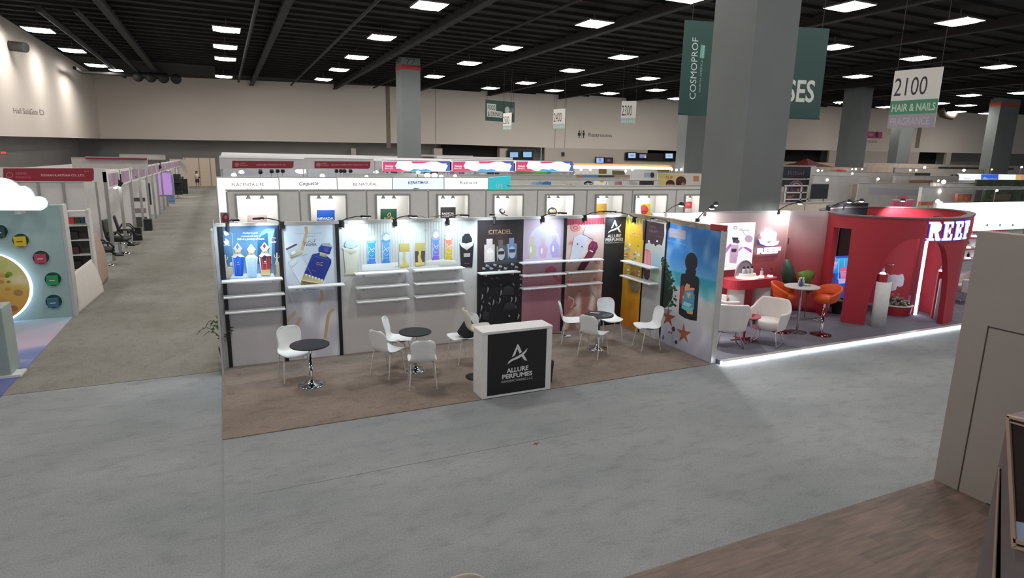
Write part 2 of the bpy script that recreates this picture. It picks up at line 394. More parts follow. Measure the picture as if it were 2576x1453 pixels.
# camera housing on the left wall
b = B(); p = LW.at(22, 115, 0.1); b.cyl(p, p + Vector((.9, -.5, -.1)), .32); b.cyl(p + Vector((-.2, 0, .3)), p, .12)
tag(b.build('wall_speaker', mat('dark_plastic', '2b2a2a', 0.5)), 'small dark speaker fixed high on the left wall', 'speaker')
# ceiling with beams, joists, ducts
def ceil_mat():
    m = mat('black_ceiling', '211e1d', 0.9, var=0.35, scale=0.5, bump=0.4); return m
M_CEIL = ceil_mat(); M_BEAM = mat('black_steel', '1c1a19', 0.7, var=0.2, scale=2)
structure(slab_obj('ceiling', [(-60, -12), (190, -12), (190, 125), (-60, 125)], Z_CEIL + .02, Z_CEIL + .3, M_CEIL))
b = B()
for k in range(-2, 9):
    x = -5.4 + k * 9.1; b.box(x - .08, -10, Z_CEIL - .55, x + .08, 82, Z_CEIL); b.box(x - .22, -10, Z_CEIL - .6, x + .22, 82, Z_CEIL - .52)
structure(b.build('trim_3', M_BEAM))
b = B()
for k in range(48):
    y = 2 + k * 1.55; b.box(-12 if y < 70 else 0, y - .06, Z_CEIL - .14, 110, y + .06, Z_CEIL + .01)
structure(b.build('trim_4', M_CEIL))
b = B()      # pipes and a sprinkler main
for (x0, y0, x1, y1, z, r) in ((2.2, 30, 2.2, 76, 11.2, .11), (7.4, 30, 7.4, 74, 11.0, .09), (16.0, 22, 16.0, 72, 11.1, .08), (-8.6, 44, -8.6, 78, 11.2, .2), (-6.9, 44, -6.9, 76, 11.3, .16)):
    b.tube([(x0, y0, z), (x1, y1, z)], r)
tag(b.build('ceiling_pipes', M_BEAM), 'dark pipes running in depth under the black ceiling', 'pipes')
b = B()
ds = [at(1410 + 0, 90, 11.0)]
p = at(2380, 290, 10.6); b.tube([p + Vector((-1.6, 0, .9)), p + Vector((-.8, 0, .1)), p, p + Vector((1.2, 0, -.1)), p + Vector((2.0, 0, .5))], .45, 12)
tag(b.build('flexible_duct', mat('duct', '5c4a40', 0.7, var=.3, scale=3)), 'brown flexible air duct hanging under the ceiling by the number 2100 banner', 'duct')
for px, py, w, cnt in ((212, 182, 0, 1),):
    b = B(); p0 = at(205, 181, 10.6); p1 = at(335, 189, 10.9)
    b.tube([p0 + Vector((0, -3, 0)), p0, p1], .16); b.tube([p1, p1 + Vector((3, 0, .1))], .3)
    for q in range(4): b.ball(p1 + Vector((.4 + q * 1.1, 0, -.1)), .5)
    tag(b.build('ceiling_rig', M_BEAM), 'black pipe rig with round drums hanging at the far left corner of the ceiling', 'rig')
# ------------------------------------------------------------------ high-bay lamps
M_LAMP = mat('lamp_diffuser', 'fffaf4', 0.5, emit=CEIL_LAMP, ecol='fffaf4', var=0)
M_LAMPH = mat('lamp_housing', '6a6764', 0.5, 0.4)
def lamp_proto():
    r = thing('ceiling_lamp', '', 'ceiling light')
    b = B(); b.box(-.74, -.8, .05, .74, .8, .16, .06); b.cyl((0, 0, .16), (0, 0, .7), .03); b.box(-.2, -.2, .16, .2, .2, .3); b.build('lamp_housing', M_LAMPH, r)
    b = B(); n = 8
    b.grid(lambda u, v: (-.68 + 1.36 * u, -.74 + 1.48 * v, .05 - .1 * (1 - (2 * u - 1) ** 4) * (1 - (2 * v - 1) ** 4)), 8, 6); b.build('lamp_diffuser', M_LAMP, r)
    return r
LAMPS = [(97, 78, 1.0), (183, 129, 1), (242, 166, 1), (292, 178, .7), (570, 77, 1), (567, 120, 1), (567, 150, 1), (563, 194, 1), (1080, 18, 1), (960, 97, 1), (897, 146, 1), (853, 177, 1), (814, 201, 1),
         (1736, -2, 1), (1495, 63, 1), (1277, 123, 1), (1181, 161, 1), (1093, 194, 1), (1567, 146, 1), (1439, 179, 1), (1323, 210, 1), (1234, 223, 1), (2137, 20, 1), (2098, 121, 1),
         (1630, 199, 1), (1489, 215, 1), (1394, 229, 1), (1651, 228, 1), (1534, 236, 1), (1702, 249, 1), (2413, 58, 1), (2308, 149, 1), (2511, 170, 1), (2157, 194, 1), (2227, 270, 1), (2362, 261, 1), (2438, 241, 1), (2430, 266, 1), (2407, 282, 1), (2485, 286, 1), (2568, 235, 1), (2111, 258, .6)]
WHERE = {0: 'nearest lamp of the row beside the far left wall', 3: 'small lamp farthest away in the left corner of the ceiling', 4: 'nearest of four lamps in line above the left aisle',
         7: 'lowest of four lamps in line above the left aisle', 8: 'large lamp at the top edge above pillar 77', 13: 'lamp cut by the top edge beside the tall grey pillar', 22: 'large lamp right of the tall grey pillar at the top', 30: 'large bright lamp at the upper right'}
LAMPTXT = ['', 'second lamp from the near end beside the far left wall', 'third lamp along the far left wall', '', '', 'second of the four lamps in line above the left aisle', 'third of the four lamps in line above the left aisle', '', '', 'lamp just left of the top of pillar 77', 'second lamp down the line left of pillar 77', 'third lamp down the line left of pillar 77', 'lowest lamp of the line left of pillar 77 against the wall', '', 'first full lamp in the line running down to the food sign', 'second lamp in the line running down to the food sign', 'third lamp in the line running down to the food sign', 'lowest lamp just right of pillar 77', 'upper lamp of the line above sign 2300', 'second lamp of the line above sign 2300', 'third lamp of the line above sign 2300', 'small lamp directly above the food and drinks sign', '', 'lamp touching the right edge of the dark green banner', 'upper lamp left of the dark green banner', 'small lamp above sign 2300', 'small lamp above sign 2400', 'lamp just above the wall left of the dark green banner', 'tiny lamp low against the wall above sign 2300', 'lamp touching the lower left edge of the dark green banner', '', 'lamp just above sign 2100', 'lamp at the right edge above the orange banded pillar', 'lamp directly above the dark pillar left of sign 2100', 'tiny lamp touching the left edge of sign 2100', 'tiny lamp touching the right edge of sign 2100', 'upper of the tiny lamps right of sign 2100', 'second of the tiny lamps right of sign 2100', 'third and lowest of the tiny lamps above the flexible duct', 'tiny lamp just left of the orange banded pillar', 'lamp cut by the right edge beyond the orange banded pillar', 'tiny far lamp between the green banner and the dark pillar']
proto = lamp_proto(); H_L = 11.0
first = True
for i, (x, y, s) in enumerate(LAMPS):
    p = at(x, y, H_L)
    o = proto if first else dup(proto)
    first = False
    o.location = (p.x, p.y, H_L); o.scale = (s * 1.12, s * 1.12, 1)
    o['label'] = ('high bay ceiling lamp, ' + WHERE[i]) if i in WHERE else LAMPTXT[i]
    o['group'] = 'high bay lamps of the hall ceiling'
seen = {}
for ix, X in enumerate((-10, .8, 10, 18.8, 27.5)):      # the same grid goes on over and behind the near stand, outside the frame
    for iy, Y in enumerate((4, 13, 22)):
        if (X > 18 and Y > 18) : continue
        o = dup(proto, (X, Y, H_L)); o.scale = (1, 1, 1); o['label'] = 'bright high bay ceiling lamp above the near part of the hall, outside the frame'
for X, Y in ((-10, 31), (-10, 40), (.8, 31), (10, 26)):
    o = dup(proto, (X, Y, H_L)); o.scale = (1, 1, 1); o['label'] = 'bright high bay ceiling lamp above the near part of the hall, outside the frame'
# tiny theatre spots between the far lamps
# ------------------------------------------------------------------ pillars
M_PIL = mat('grey_pillar', '7b807f', 0.85, var=0.04, scale=1.0)
M_RED = mat('red_band', 'b83a48', 0.7); M_ORANGE = mat('orange_band', 'b8553f', 0.7)
def pillar(x0, y0, s, sy, label, band=None, number=None):
    b = B(); b.box(x0, y0, 0, x0 + s, y0 + sy, Z_CEIL)
    o = thing('pillar', label, 'pillar', (x0 + s / 2, y0 + sy / 2, 0), 0, 'grey square pillars')
    local(b.build('shaft', M_PIL), o)
    if band:
        b = B(); b.box(x0 - .02, y0 - .02, band[0], x0 + s + .02, y0 + sy + .02, band[1]); local(b.build('painted_band', band[2]), o)
    return o
pillar(10.69, 10.69, 1.3, 1.3, 'massive grey square pillar rising behind the pink stand in front of the dark green banner')
Y77 = at(1032, 142, Z_CEIL).y; pl77 = at(1012, 300, 6); k = Y77 / pl77.y; x77 = pl77.x * k
zb0 = atY(1030, 175, Y77).z; zb1 = atY(1030, 163, Y77).z
p77 = pillar(x77, Y77, 0.0305 * Y77, 1.9, 'grey pillar numbered 77 with a red band near its top', (zb0, zb1, M_RED))
pn = Plane((x77, Y77), (x77 + 1.2, Y77)); art = Art(pn, 1, .004)
art.T('77', 1021, 161, 1045, 162, 15, '3c4044', 0.0); local(art.build('number', PRINT), p77)
def far_pillar(pxl, pxm, pxr, py, Y, label, band=None):
    if Y is None: Y = at(pxr, band or 220, Z_CEIL).y; band = None
    a = atY(pxl, py, Y); m = atY(pxr, py, Y); return pillar(a.x, Y, m.x - a.x, 1.2, label, band)
far_pillar(1726, 1745, 1800, 350, 44, 'grey pillar half hidden just left behind the massive pillar')
YC = at(2190, 221, Z_CEIL).y; far_pillar(2140, 2140, 2188, 300, YC, 'dark grey pillar standing left of the number 2100 banner')
far_pillar(2262, 2262, 2294, 350, 52, 'dark grey pillar standing directly below the number 2100 banner')
YE = at(2545, 247, Z_CEIL).y
far_pillar(2508, 2510, 2556, 320, YE, 'grey pillar with an orange band near the right edge', (atY(2540, 269, YE).z, atY(2540, 258, YE).z, M_ORANGE))
# ------------------------------------------------------------------ hanging banners
def hang(name, label, quad, zb, art_fn, cat='banner', group=None, thick=.03, back='e8e6e2', wires=True, gain=1.25):
    """quad: image corners TL, TR, BR, BL; zb height of the lower edge"""
    TL, TR, BR, BL = quad
    a = at(*BL, zb); c = at(*BR, zb); pl = Plane((a.x, a.y), (c.x, c.y))
    zt = max(pl.uv(*TL)[1], zb + .5); L = pl.len
    o = thing(name, label, cat, (a + c) / 2, 0, group)
    b = B(); b.prect(pl, 0, zb, L, zt, -thick, 0); local(b.build('banner_sheet', mat('sheet_' + back, back, 0.8)), o)
    ar = Art(pl, gain); art_fn(ar, pl, L, zb, zt)
    local(ar.build('banner_print', PRINT), o)
    if wires:
        b = B()
        for u in (.05 * L, .95 * L): b.cyl(pl.pt(u, zt, -thick / 2), pl.pt(u, Z_CEIL, -thick / 2), .012, n=5)
        local(b.build('wires', M_BEAM), o)
    return o
def sign_num(num, words):
    def f(ar, pl, L, zb, zt):
        h = zt - zb; n = len(words)
        strip = h * .24; y = zt - (h - strip * n)
        ar.bg(0, y, L, zt, lambda s, t: mixc('c9c6c1', 'd4d0ca', t), 4, 4)
        def tx(s, u0, u1, v, hh, c, bd):
            vs, fs, a, b, lo, hi = glyphs(s, bd, 0)
            ar.raw([(u0 + (u1 - u0) * (x - a) / (b - a), v + yy * hh / .73) for x, yy in vs], fs, [ar.col(c)] * len(vs))
        tx(num, L * .04, L * .73, y + (zt - y) * .16, (zt - y) * .62, '2a2838', 0.0)
        for i, (w, bgc, fc, wd) in enumerate(words):
            y1 = y - strip * i; ar.bg(0, y1 - strip, L, y1, lambda s, t: mixc(bgc, bgc, 0), 3, 3)
            tx(w, L * .05, L * wd, y1 - strip * .78, strip * .55, fc, 0.02)
    return f
hang('aisle_sign', 'hanging number 2100 sign with green hair and nails strip and grey fragrance strip', [(2246, 179), (2371, 166), (2350, 320), (2231, 323)], 5.2,
     sign_num('2100', [('HAIR & NAILS', '3f7f62', 'b5bdb2', .96), ('FRAGRANCE', '8e8791', 'a29ca2', .88)]), group='hanging aisle number signs')
hang('aisle_sign', 'hanging number 2300 sign with a pale green strip, above the far booths', [(1562, 254), (1604, 250), (1598, 311), (1561, 311)], 6.2,
     sign_num('2300', [('HAIR & NAILS', '8fa79f', 'c0c6c0', .96)]), group='hanging aisle number signs')
hang('aisle_sign', 'hanging number 2400 sign between the food sign and number 2300', [(1392, 275), (1421, 270), (1420, 323), (1391, 324)], 6.0,
     sign_num('2400', [('HAIR & NAILS', '8fa79f', 'c0c6c0', .96)]), group='hanging aisle number signs')
hang('aisle_sign', 'small hanging number 2500 sign in front of the food and drinks sign', [(1266, 285), (1287, 282), (1286, 326), (1265, 327)], 6.0,
     sign_num('2500', [('HAIR & NAILS', '8fa79f', 'c0c6c0', .96)]), group='hanging aisle number signs')
def food(ar, pl, L, zb, zt):
    ar.bg(0, zb, L, zt, lambda s, t: mixc('2c463f', '33504a', t), 4, 4)
    ar.P([(1225, 260), (1248, 262), (1248, 279), (1264, 281), (1264, 296), (1225, 293)], 'c9c9c2')
    ar.T('FOOD', 1227, 275, 1246, 277, 12, '2f4a43'); ar.T('& DRINKS', 1227, 291, 1262, 294, 12, '2f4a43')
    ar.E(1276, 277, 6, 9, 'b5bbb6'); ar.E(1288, 279, 5, 8, '64786f'); ar.P([(1273, 283), (1280, 284), (1278, 300), (1274, 300)], '9da8a2')
hang('food_sign', 'dark green hanging sign reading food and drinks', [(1221, 250), (1295, 258), (1294, 308), (1221, 303)], 7.1, food, 'sign', back='2c463f')
# the large green banner behind the massive pillar
def cosmo(ar, pl, L, zb, zt):
    ar.bg(0, zb, L, zt, lambda s, t: mixc('2d4a45', '34514c', t + .3 * nz(s, t, 3)), 12, 12)
    ar.P([(1706, 286), (1770, 291), (2062, 298), (2062, 301), (1706, 289)], '25342f')
    # COSMOPROF set upwards, letter by letter as strokes
    def up(text, x0, y0, x1, y1, w, c, bd):
        vs, fs, a, b_, lo, hi = glyphs(text, bd, 0)
        q = []
        for x, y in vs:
            t = (x - a) / (b_ - a); X = x0 + (x1 - x0) * t - y / .73 * w; Y = y0 + (y1 - y0) * t - y / .73 * w * .06
            q.append(ar.pl.uv(X, Y))
        ar.raw(q, fs, [ar.col(c)] * len(q))
    up('COSMOPROF', 1749, 250, 1757, 95, 16, 'c3ccc8', 0.0)
    up('NORTH AMERICA', 1762, 232, 1768, 150, 5, '8fa9a2', 0.0)
    ar.P([(1763, 113), (1774, 114), (1771, 147), (1760, 146)], '6fa592'); up('MIAMI', 1770, 144, 1773, 116, 5, '9cc4b6', 0.0)
    ar.T('CLASSES', 1858, 250, 2046, 256, 57, 'cfd2cc', 0.02)
hang('event_banner', 'wide dark green event banner hanging behind the massive pillar', [(1718, 50), (2083, 85), (2060, 300), (1706, 288)], 5.0, cosmo, 'banner', back='2d4a45')
# restroom sign on the back wall
art = Art(BW, 1.0, .03)
for cx, sk in ((1457, 1), (1468, 0)):
    art.E(cx, 330, 1.8, 2.2, '2b2623'); art.P([(cx - 3, 333), (cx + 3, 333), (cx + (4 if sk else 2), 341), (cx + 1, 341), (cx + 1, 347), (cx - 1, 347), (cx - 1, 341), (cx - (4 if sk else 2), 341)], '2b2623')
art.L([(1463, 327), (1463, 348)], 1, '8a8178'); art.T('Restrooms', 1480, 343, 1539, 345, 10, '6b625a', 0.0)
tag(art.build('restroom_sign', PRINT), 'wall lettering reading restrooms with two dark figures', 'sign')
art = Art(BW, 1.0, .05); art.P([(2124, 329), (2219, 332), (2218, 348), (2123, 346)], 'c2587c'); art.E(2205, 338, 4, 7, '3c2c48'); art.E(2190, 338, 6, 4, 'd890ac')
tag(art.build('pink_wall_sign', PRINT), 'small pink sign on the far wall behind the dark pillar', 'sign')
art = Art(BW, 1.0, .03); art.T('rooms', 2180, 358, 2205, 359, 8, '9a8b7e', 0.0)
tag(art.build('wall_lettering', PRINT), 'grey lettering on the far wall beneath the pink sign', 'lettering')
# menu screens on the back wall
M_BLKP = mat('black_plastic', '151517', 0.4)
def screen(px0, py0, px1, py1, c, label, off=.5, pic=None, group='menu screens along the far wall'):
    ua, vb = BW.uv(px0, py0); ub, va = BW.uv(px1, py1)
    o = thing('wall_screen', label, 'screen', BW.pt((ua + ub) / 2, va, off), 0, group)
    b = B(); b.prect(BW, ua - .12, va - .12, ub + .12, vb + .12, off - .2, off); local(b.build('screen_frame', M_BLKP), o)
    ar = Art(BW, 1, off + .01); ar.P([(px0, py0), (px1, py0), (px1, py1), (px0, py1)], c)
    if pic:
        for q in pic: ar.E(*q)
    local(ar.build('screen_picture', SCREEN if c != '4a3348' else PRINT), o)
screen(1281, 383, 1301, 395, '8fb4e0', 'lit blue screen, left one of the pair beside the dark far opening')
screen(1314, 382, 1335, 395, '8fbce8', 'lit blue screen, right one of the pair beside the dark far opening')
screen(1497, 397, 1515, 409, '9db8ee', 'pale blue lit screen paired with a dim purple one', pic=[(1506, 402, 3, 4, '6a84b8')])
screen(1518, 398, 1536, 410, '4a3348', 'dim purple screen to the right of a pale blue one', pic=[(1528, 403, 4, 3, '8a6a92')])
screen(1577, 385, 1595, 397, 'a8c6ee', 'pale lit screen on the black counter front, third pair', pic=[(1586, 391, 6, 2.5, '7c9ad0')])
screen(1605, 388, 1622, 397, '7a7ea8', 'small screen with a round logo beside the pale third one', pic=[(1619, 395, 2, 2, 'd0d0d8')])
screen(1670, 386, 1688, 398, 'a6ccea', 'pale lit screen left of the massive pillar in the black opening', pic=[(1679, 392, 4, 2, '80a8cc')])
screen(1699, 387, 1710, 398, '54465c', 'small dark picture screen next to the massive pillar', pic=[(1703, 391, 3, 4, '9a7a60')])
b = B(); b.prect(BW, BW.uv(1273, 400)[0], BW.uv(1273, 402)[1], BW.uv(1340, 400)[0], BW.uv(1340, 380)[1], .1, .25)
tag(b.build('screen_board', M_BLKP), 'black board carrying two lit blue screens on the far wall', 'board')
b = B(); b.prect(BW, BW.uv(1570, 400)[0], BW.uv(1570, 403)[1], BW.uv(1717, 400)[0], BW.uv(1717, 387)[1], .1, .25)
tag(b.build('screen_board', mat('dark_board', '2a2523', .7)), 'long black counter front with lit menu screens on the far wall', 'board')
b = B(); b.prect(BW, BW.uv(1412, 400)[0], BW.uv(1412, 392)[1], BW.uv(1418, 400)[0], BW.uv(1418, 383)[1], .0, .3)
tag(b.build('wall_box', mat('dark_plastic')), 'small dark box on the beige far wall', 'box')
# pale far door at the end of the left aisle
pd = Plane((at(468, 466).x, 76.5), (at(546, 466).x, 76.5))
b = B(); b.prect(pd, 0, 0, pd.len, pd.uv(500, 397)[1], -.3, 0); dr = b.build('door_1', mat('pale_partition', 'c9b7a6', .8)); structure(dr)
b = B()
for x in (468, 502, 530): u = pd.uv(x, 430)[0]; b.prect(pd, u - .04, 0, u + .04, pd.uv(500, 397)[1], 0, .03)
local(b.build('door_joint', M_JOINT), dr)
# ------------------------------------------------------------------ the open perfume booth: walls
ZW = 2.42
M_WHITE = mat('white_laminate', 'e8e8e7', 0.5, var=0.02); M_WFRAME = mat('white_aluminium', 'c4c4c2', 0.4, 0.3)
M_BLACK = mat('black_trim', '161618', 0.5); M_PANEL = mat('white_panel', 'cfcdcc', 0.6, var=0.02, scale=2)
M_WOODE = mat('raw_wood_edge', '9a8d7c', 0.8, var=.25, scale=6); M_REDP = mat('red_paint', 'a3303c', 0.6)
PB = Plane((BX0 + .06, BYW), (BX1 - .02, BYW)); U0 = PB.a.x
PS = Plane((BX1 - .02, BYW), (BX1 - .02, 8.2))
G = 1.28     # ink albedo from how it looks under the booth lamps
def zm(x0, y0, k):
    return lambda *ps: [(x0 + x / k, y0 + y / k) for x, y in ps]
o = thing('booth_wall', 'white back wall of the open perfume booth with posters and black posts', 'wall', ((BX0 + BX1) / 2, BYW + .05, 0))
b = B(); b.box(BX0 + .06, BYW, 0.012, BX1 + .06, BYW + .06, ZW); local(b.build('wall_core', M_PANEL), o)
b = B(); b.box(BX0 + .05, BYW - .02, ZW, BX1 + .06, BYW + .08, ZW + .05); b.box(BX0 + .03, BYW - .03, 0.012, BX0 + .07, BYW + .08, ZW + .05); local(b.build('top_rail', M_WFRAME), o)
def uX(px, py): return PB.uv(px, py)[0]
posts = [(PB.uv(575, 900)[0] + .03, 0), (PB.uv(722, 900)[0], 1), (PB.uv(859, 880)[0], 1), (PB.uv(1419, 640)[0], 1)]
for i, (u, full) in enumerate(posts):
    b = B(); b.prect(PB, u - .03, .012, u + .03, ZW, .001, .028); local(b.build('post', M_BLACK), o)
# narrow return panel at the left end
o2 = thing('booth_wall', 'short white return fin at the left end of the perfume booth wall', 'wall', (BX0, 10.9, 0))
b = B(); b.box(BX0 + .0, BYW - .38, 0.012, BX0 + .03, BYW - .05, ZW - .02); local(b.build('fin', M_WFRAME), o2)
b = B(); b.box(BX0 + .035, BYW - .07, .012, BX0 + .06, BYW - .035, ZW + .12); local(b.build('tube', M_WFRAME), o2)
o = thing('booth_wall', 'white side wall of the perfume booth carrying the beach poster', 'wall', (BX1 + .03, 9.6, 0))
b = B(); b.box(BX1 - .02, 8.17, 0.012, BX1 + .05, BYW - .01, ZW); local(b.build('wall_core', M_PANEL), o)
b = B(); b.box(BX1 - .04, 8.16, 0.012, BX1 + .07, 8.2, ZW + .02); local(b.build('end_trim', M_WFRAME), o)
b = B(); b.box(BX1 - .01, 8.5, ZW, BX1 + .05, BYW - .1, ZW + .09); local(b.build('top_timber', M_WOODE), o)
b = B(); b.box(BX1 - .02, 8.16, ZW + .01, BX1 + .06, 8.5, ZW + .11); local(b.build('red_corner_block', M_REDP), o)
b = B(); b.prect(PS, PS.uv(1660, 860)[0] - .03, .012, PS.uv(1660, 860)[0], ZW, .001, .02); local(b.build('post', M_BLACK), o)
b = B(); b.prect(PS, PS.uv(1608, 838)[0] - .03, .012, PS.uv(1608, 838)[0], ZW, .001, .02); local(b.build('post', M_BLACK), o)
def poster(name, label, art, group=None):
    ob = art.build(name, PRINT); tag(ob, label, 'poster', group); return ob
UA = [PB.uv(552, 600)[0], posts[1][0] - .03, posts[1][0] + .03, posts[2][0] - .03, posts[2][0] + .03, PB.uv(1200, 700)[0], PB.uv(1314, 700)[0], posts[3][0] - .03, posts[3][0] + .03, PB.uv(1517, 660)[0], PB.len - .002]
# 1 --- blue poster with three bottles
z = zm(540, 560, 9.083); a = Art(PB, 1.05)
vb = PB.uv(620, 706)[1]
def f(s, t): return mixc(ramp([(0, '9ab0c4'), (.35, '4c7ca6'), (.7, '5888ae'), (1, '41688e')], t), '1e3357', max(0, abs(s - .5) * 3.2 - 1.05) + .25 * nz(s, t, 3))
a.bg(UA[0] - .03, .02, UA[1], vb, lambda s, t: ramp([(0, 'd2ced2'), (1, 'c4c1c4')], t), 4, 8)
a.bg(UA[0] - .03, vb, UA[1], ZW, f, 20, 24)
a.P(z((1370, 130), (1500, 130), (1560, 1290), (1430, 1290), (1380, 700)), '22324f'); a.P(z((45, 160), (130, 165), (230, 1300), (140, 1300)), '27406c')
a.P(z((1000, 340), (1070, 200), (1180, 130), (1370, 130), (1370, 200), (1210, 220), (1090, 290)), '6f989c', '7ca6a8')
a.P(z((1210, 225), (1240, 660), (1240, 940), (980, 940), (980, 420), (1060, 300)), '2b6894', '1f4a70')
a.P(z((1210, 200), (1370, 170), (1310, 400), (1310, 930), (1245, 930), (1225, 500)), '86adb8', '9cc0ca')
a.L(z((128, 170), (140, 500), (190, 1000), (215, 1290)), .5, 'c8d4dc'); a.L(z((370, 230), (395, 240), (430, 720)), .8, 'b6d8ea')
a.P(z((205, 195), (280, 195), (330, 270), (260, 300), (225, 280)), 'f4fbff')
a.P(z((250, 350), (330, 420), (335, 500), (240, 505), (200, 410), (240, 430)), 'e8f2f8'); a.T('SAFIR', *z((190, 525))[0], *z((365, 525))[0], 1.8, 'dfeaf2')
for x in (240, 1420):
    dy = 0 if x < 900 else -45
    a.P(z((x - 15, 730 + dy), (x + 15, 730 + dy), (x + 15, 860 + dy), (x + 45, 1000 + dy), (x - 45, 1000 + dy), (x - 15, 860 + dy)), 'cfcdb8')
    a.L(z((x - 60, 770 + dy), (x - 50, 830 + dy), (x, 860 + dy), (x + 50, 830 + dy), (x + 60, 770 + dy)), 1.6, 'cfcdb8')
    a.P(z((x - 30, 940 + dy), (x + 50, 940 + dy), (x + 80, 1270), (x - 20, 1300)), 'bdb6a4', 'a8a296')
a.P(z((300, 1000), (420, 1000), (440, 1180), (340, 1280), (270, 1250)), 'c4beb0', '9a958b'); a.E(*z((380, 940))[0], 4, 5, 'd4cab4')
a.P(z((1345, 950), (1405, 950), (1415, 1160), (1385, 1185), (1355, 1160)), '75736e')
a.P(z((430, 1160), (1340, 1155), (1385, 1250), (360, 1260)), 'd4e6f4'); a.P(z((360, 1255), (1385, 1245), (1390, 1290), (355, 1300)), 'a9c9e2')
a.T('Crafted in gold', *z((640, 250))[0], *z((990, 245))[0], 4.2, 'f2f7fb', .01, .3)
a.T('crowned with scent', *z((605, 320))[0], *z((1000, 312))[0], 3.6, 'e2edf5', .01, .3)
a.T('Safir is a journey of scent.', *z((515, 392))[0], *z((1135, 382))[0], 5.0, 'f8fbff', .03, .3)
a.T('Safir', *z((1265, 460))[0], *z((1415, 460))[0], 5.5, 'f0e8ea', .02, .3); a.L(z((1270, 370), (1330, 340), (1400, 350)), 1.2, 'e4d0d4')
def safir(cx, top, c1, c2, gem, b1, bot):
    a.P(z((cx, top), (cx + 110, top + 130), (cx + 70, top + 190), (cx + 95, top + 260), (cx - 85, top + 260), (cx - 55, top + 190), (cx - 95, top + 130)), 'ece6dc', 'a89b84')
    a.P(z((cx, top + 30), (cx + 38, top + 90), (cx, top + 150), (cx - 38, top + 90)), gem)
    a.P(z((cx - 10, top + 190), (cx + 15, top + 190), (cx + 15, top + 250), (cx - 10, top + 250)), '8f8264')
    a.P(z((cx - 70, top + 250), (cx + 80, top + 250), (cx + 160, top + 310), (cx + 60, top + 320), (cx, top + 290), (cx - 60, top + 345), (cx - 140, top + 320)), 'cfc9b8', 'e6e2d6')
    a.P(z((cx - 135, top + 325), (cx - 60, top + 345), (cx, top + 292), (cx + 60, top + 322), (cx + 155, top + 312), (cx + 130, top + 740), (cx + 100, top + 755), (cx - 60, top + 755), (cx - 80, top + 730)), c1, c2)
    a.P(z((cx - 128, top + 345), (cx - 95, top + 345), (cx - 55, top + 745), (cx - 70, top + 735)), b1); a.P(z((cx + 95, top + 345), (cx + 122, top + 340), (cx + 118, top + 740), (cx + 100, top + 745)), c2)
    a.P(z((cx - 60, top + 360), (cx + 55, top + 350), (cx + 60, top + 690), (cx - 20, top + 700)), c1, c2); a.L(z((cx - 60, top + 360), (cx - 20, top + 700)), .5, b1); a.L(z((cx + 55, top + 350), (cx + 60, top + 690)), .5, b1)
    a.P(z((cx - 95, top + 130), (cx, top + 165), (cx + 110, top + 130), (cx + 70, top + 190), (cx, top + 215), (cx - 55, top + 190)), 'b5a88c', 'd8d0bc'); a.L(z((cx, top), (cx - 95, top + 130)), .6, 'f6f4ee'); a.L(z((cx, top), (cx + 110, top + 130)), .6, 'fbfaf5')
    a.L(z((cx - 55, top + 195), (cx - 55, top + 255)), 1.0, '9c8f70'); a.L(z((cx + 60, top + 195), (cx + 60, top + 250)), 1.0, '8a7e62'); a.L(z((cx - 130, top + 318), (cx - 60, top + 342), (cx, top + 290), (cx + 60, top + 320), (cx + 155, top + 310)), .8, 'f0ece0')
    a.E(*z((cx + 15, top + 445))[0], 3.6, 3.0, c2); a.E(*z((cx + 15, top + 445))[0], 2.4, 1.8, b1); a.L(z((cx - 20, top + 495), (cx + 50, top + 490)), 1.0, b1)
    if bot: a.P(z((cx - 60, bot), (cx + 138, bot - 15), (cx + 130, top + 740), (cx + 100, top + 755), (cx - 60, top + 755), (cx - 80, top + 730)), 'c9a968', 'dcc48c')
safir(520, 460, '2468d6', '0f48b4', '3f7be0', '8fb8f0', 0); safir(830, 480, 'b4d2ee', '9cc0e2', 'eef2f6', 'c8def2', 0); safir(1135, 440, '33202e', 'b03038', '8a3a4a', 'e0d4d6', 1075)
poster('poster', 'blue poster of three jewel topped perfume bottles at the left end of the booth wall', a)
# 2 --- marble poster with tilted blue bottle
z = zm(530, 520, 3.028); a = Art(PB, G)
def f(s, t):
    c = ramp([(0, 'c4c3ce'), (.3, 'b8b7c2'), (.5, 'b4b8c2'), (.68, 'bccbd8'), (1, 'b9cbd8')], t)
    return mixc(c, 'dce2ea', max(0, nz(s * 1.5, t * 2.2, 2.4, 3) * 1.6))
a.bg(UA[2], .02, UA[3], ZW, f, 20, 40)
for pts, w in (([(725, 150), (730, 200), (712, 260), (695, 330)], 8), ([(840, 630), (850, 690), (820, 740)], 7), ([(940, 775), (905, 800), (890, 860), (880, 940), (870, 1005)], 8), ([(650, 800), (615, 830), (585, 870)], 9), ([(690, 840), (665, 880), (655, 900)], 7)):
    a.L(z(*pts), w, 'c0a585')
a.T('Legendary moments of Tasmir', *z((645, 207))[0], *z((848, 203))[0], 2.8, '8f9fc0', 0); a.T('bottled', *z((720, 228))[0], *z((790, 226))[0], 2.4, '8f9fc0', 0)
a.T('TASMIR', *z((706, 298))[0], *z((808, 296))[0], 6.5, '3f4560', 0.0)
a.L(z((705, 262), (712, 272), (740, 270), (752, 256), (764, 270), (792, 264), (794, 240)), .9, '3a3f5c')
for x, y in ((716, 253), (775, 252), (758, 246), (740, 280)): a.E(*z((x, y))[0], .6, .6, '3a3f5c')
a.P(z((590, 425), (640, 385), (700, 370), (770, 520), (720, 600), (690, 595)), 'c2d2e2', 'd4dce6'); a.L(z((590, 425), (690, 600), (760, 560)), .8, '8fa2b8'); a.L(z((590, 425), (640, 385), (735, 360)), .8, '93a4b6')
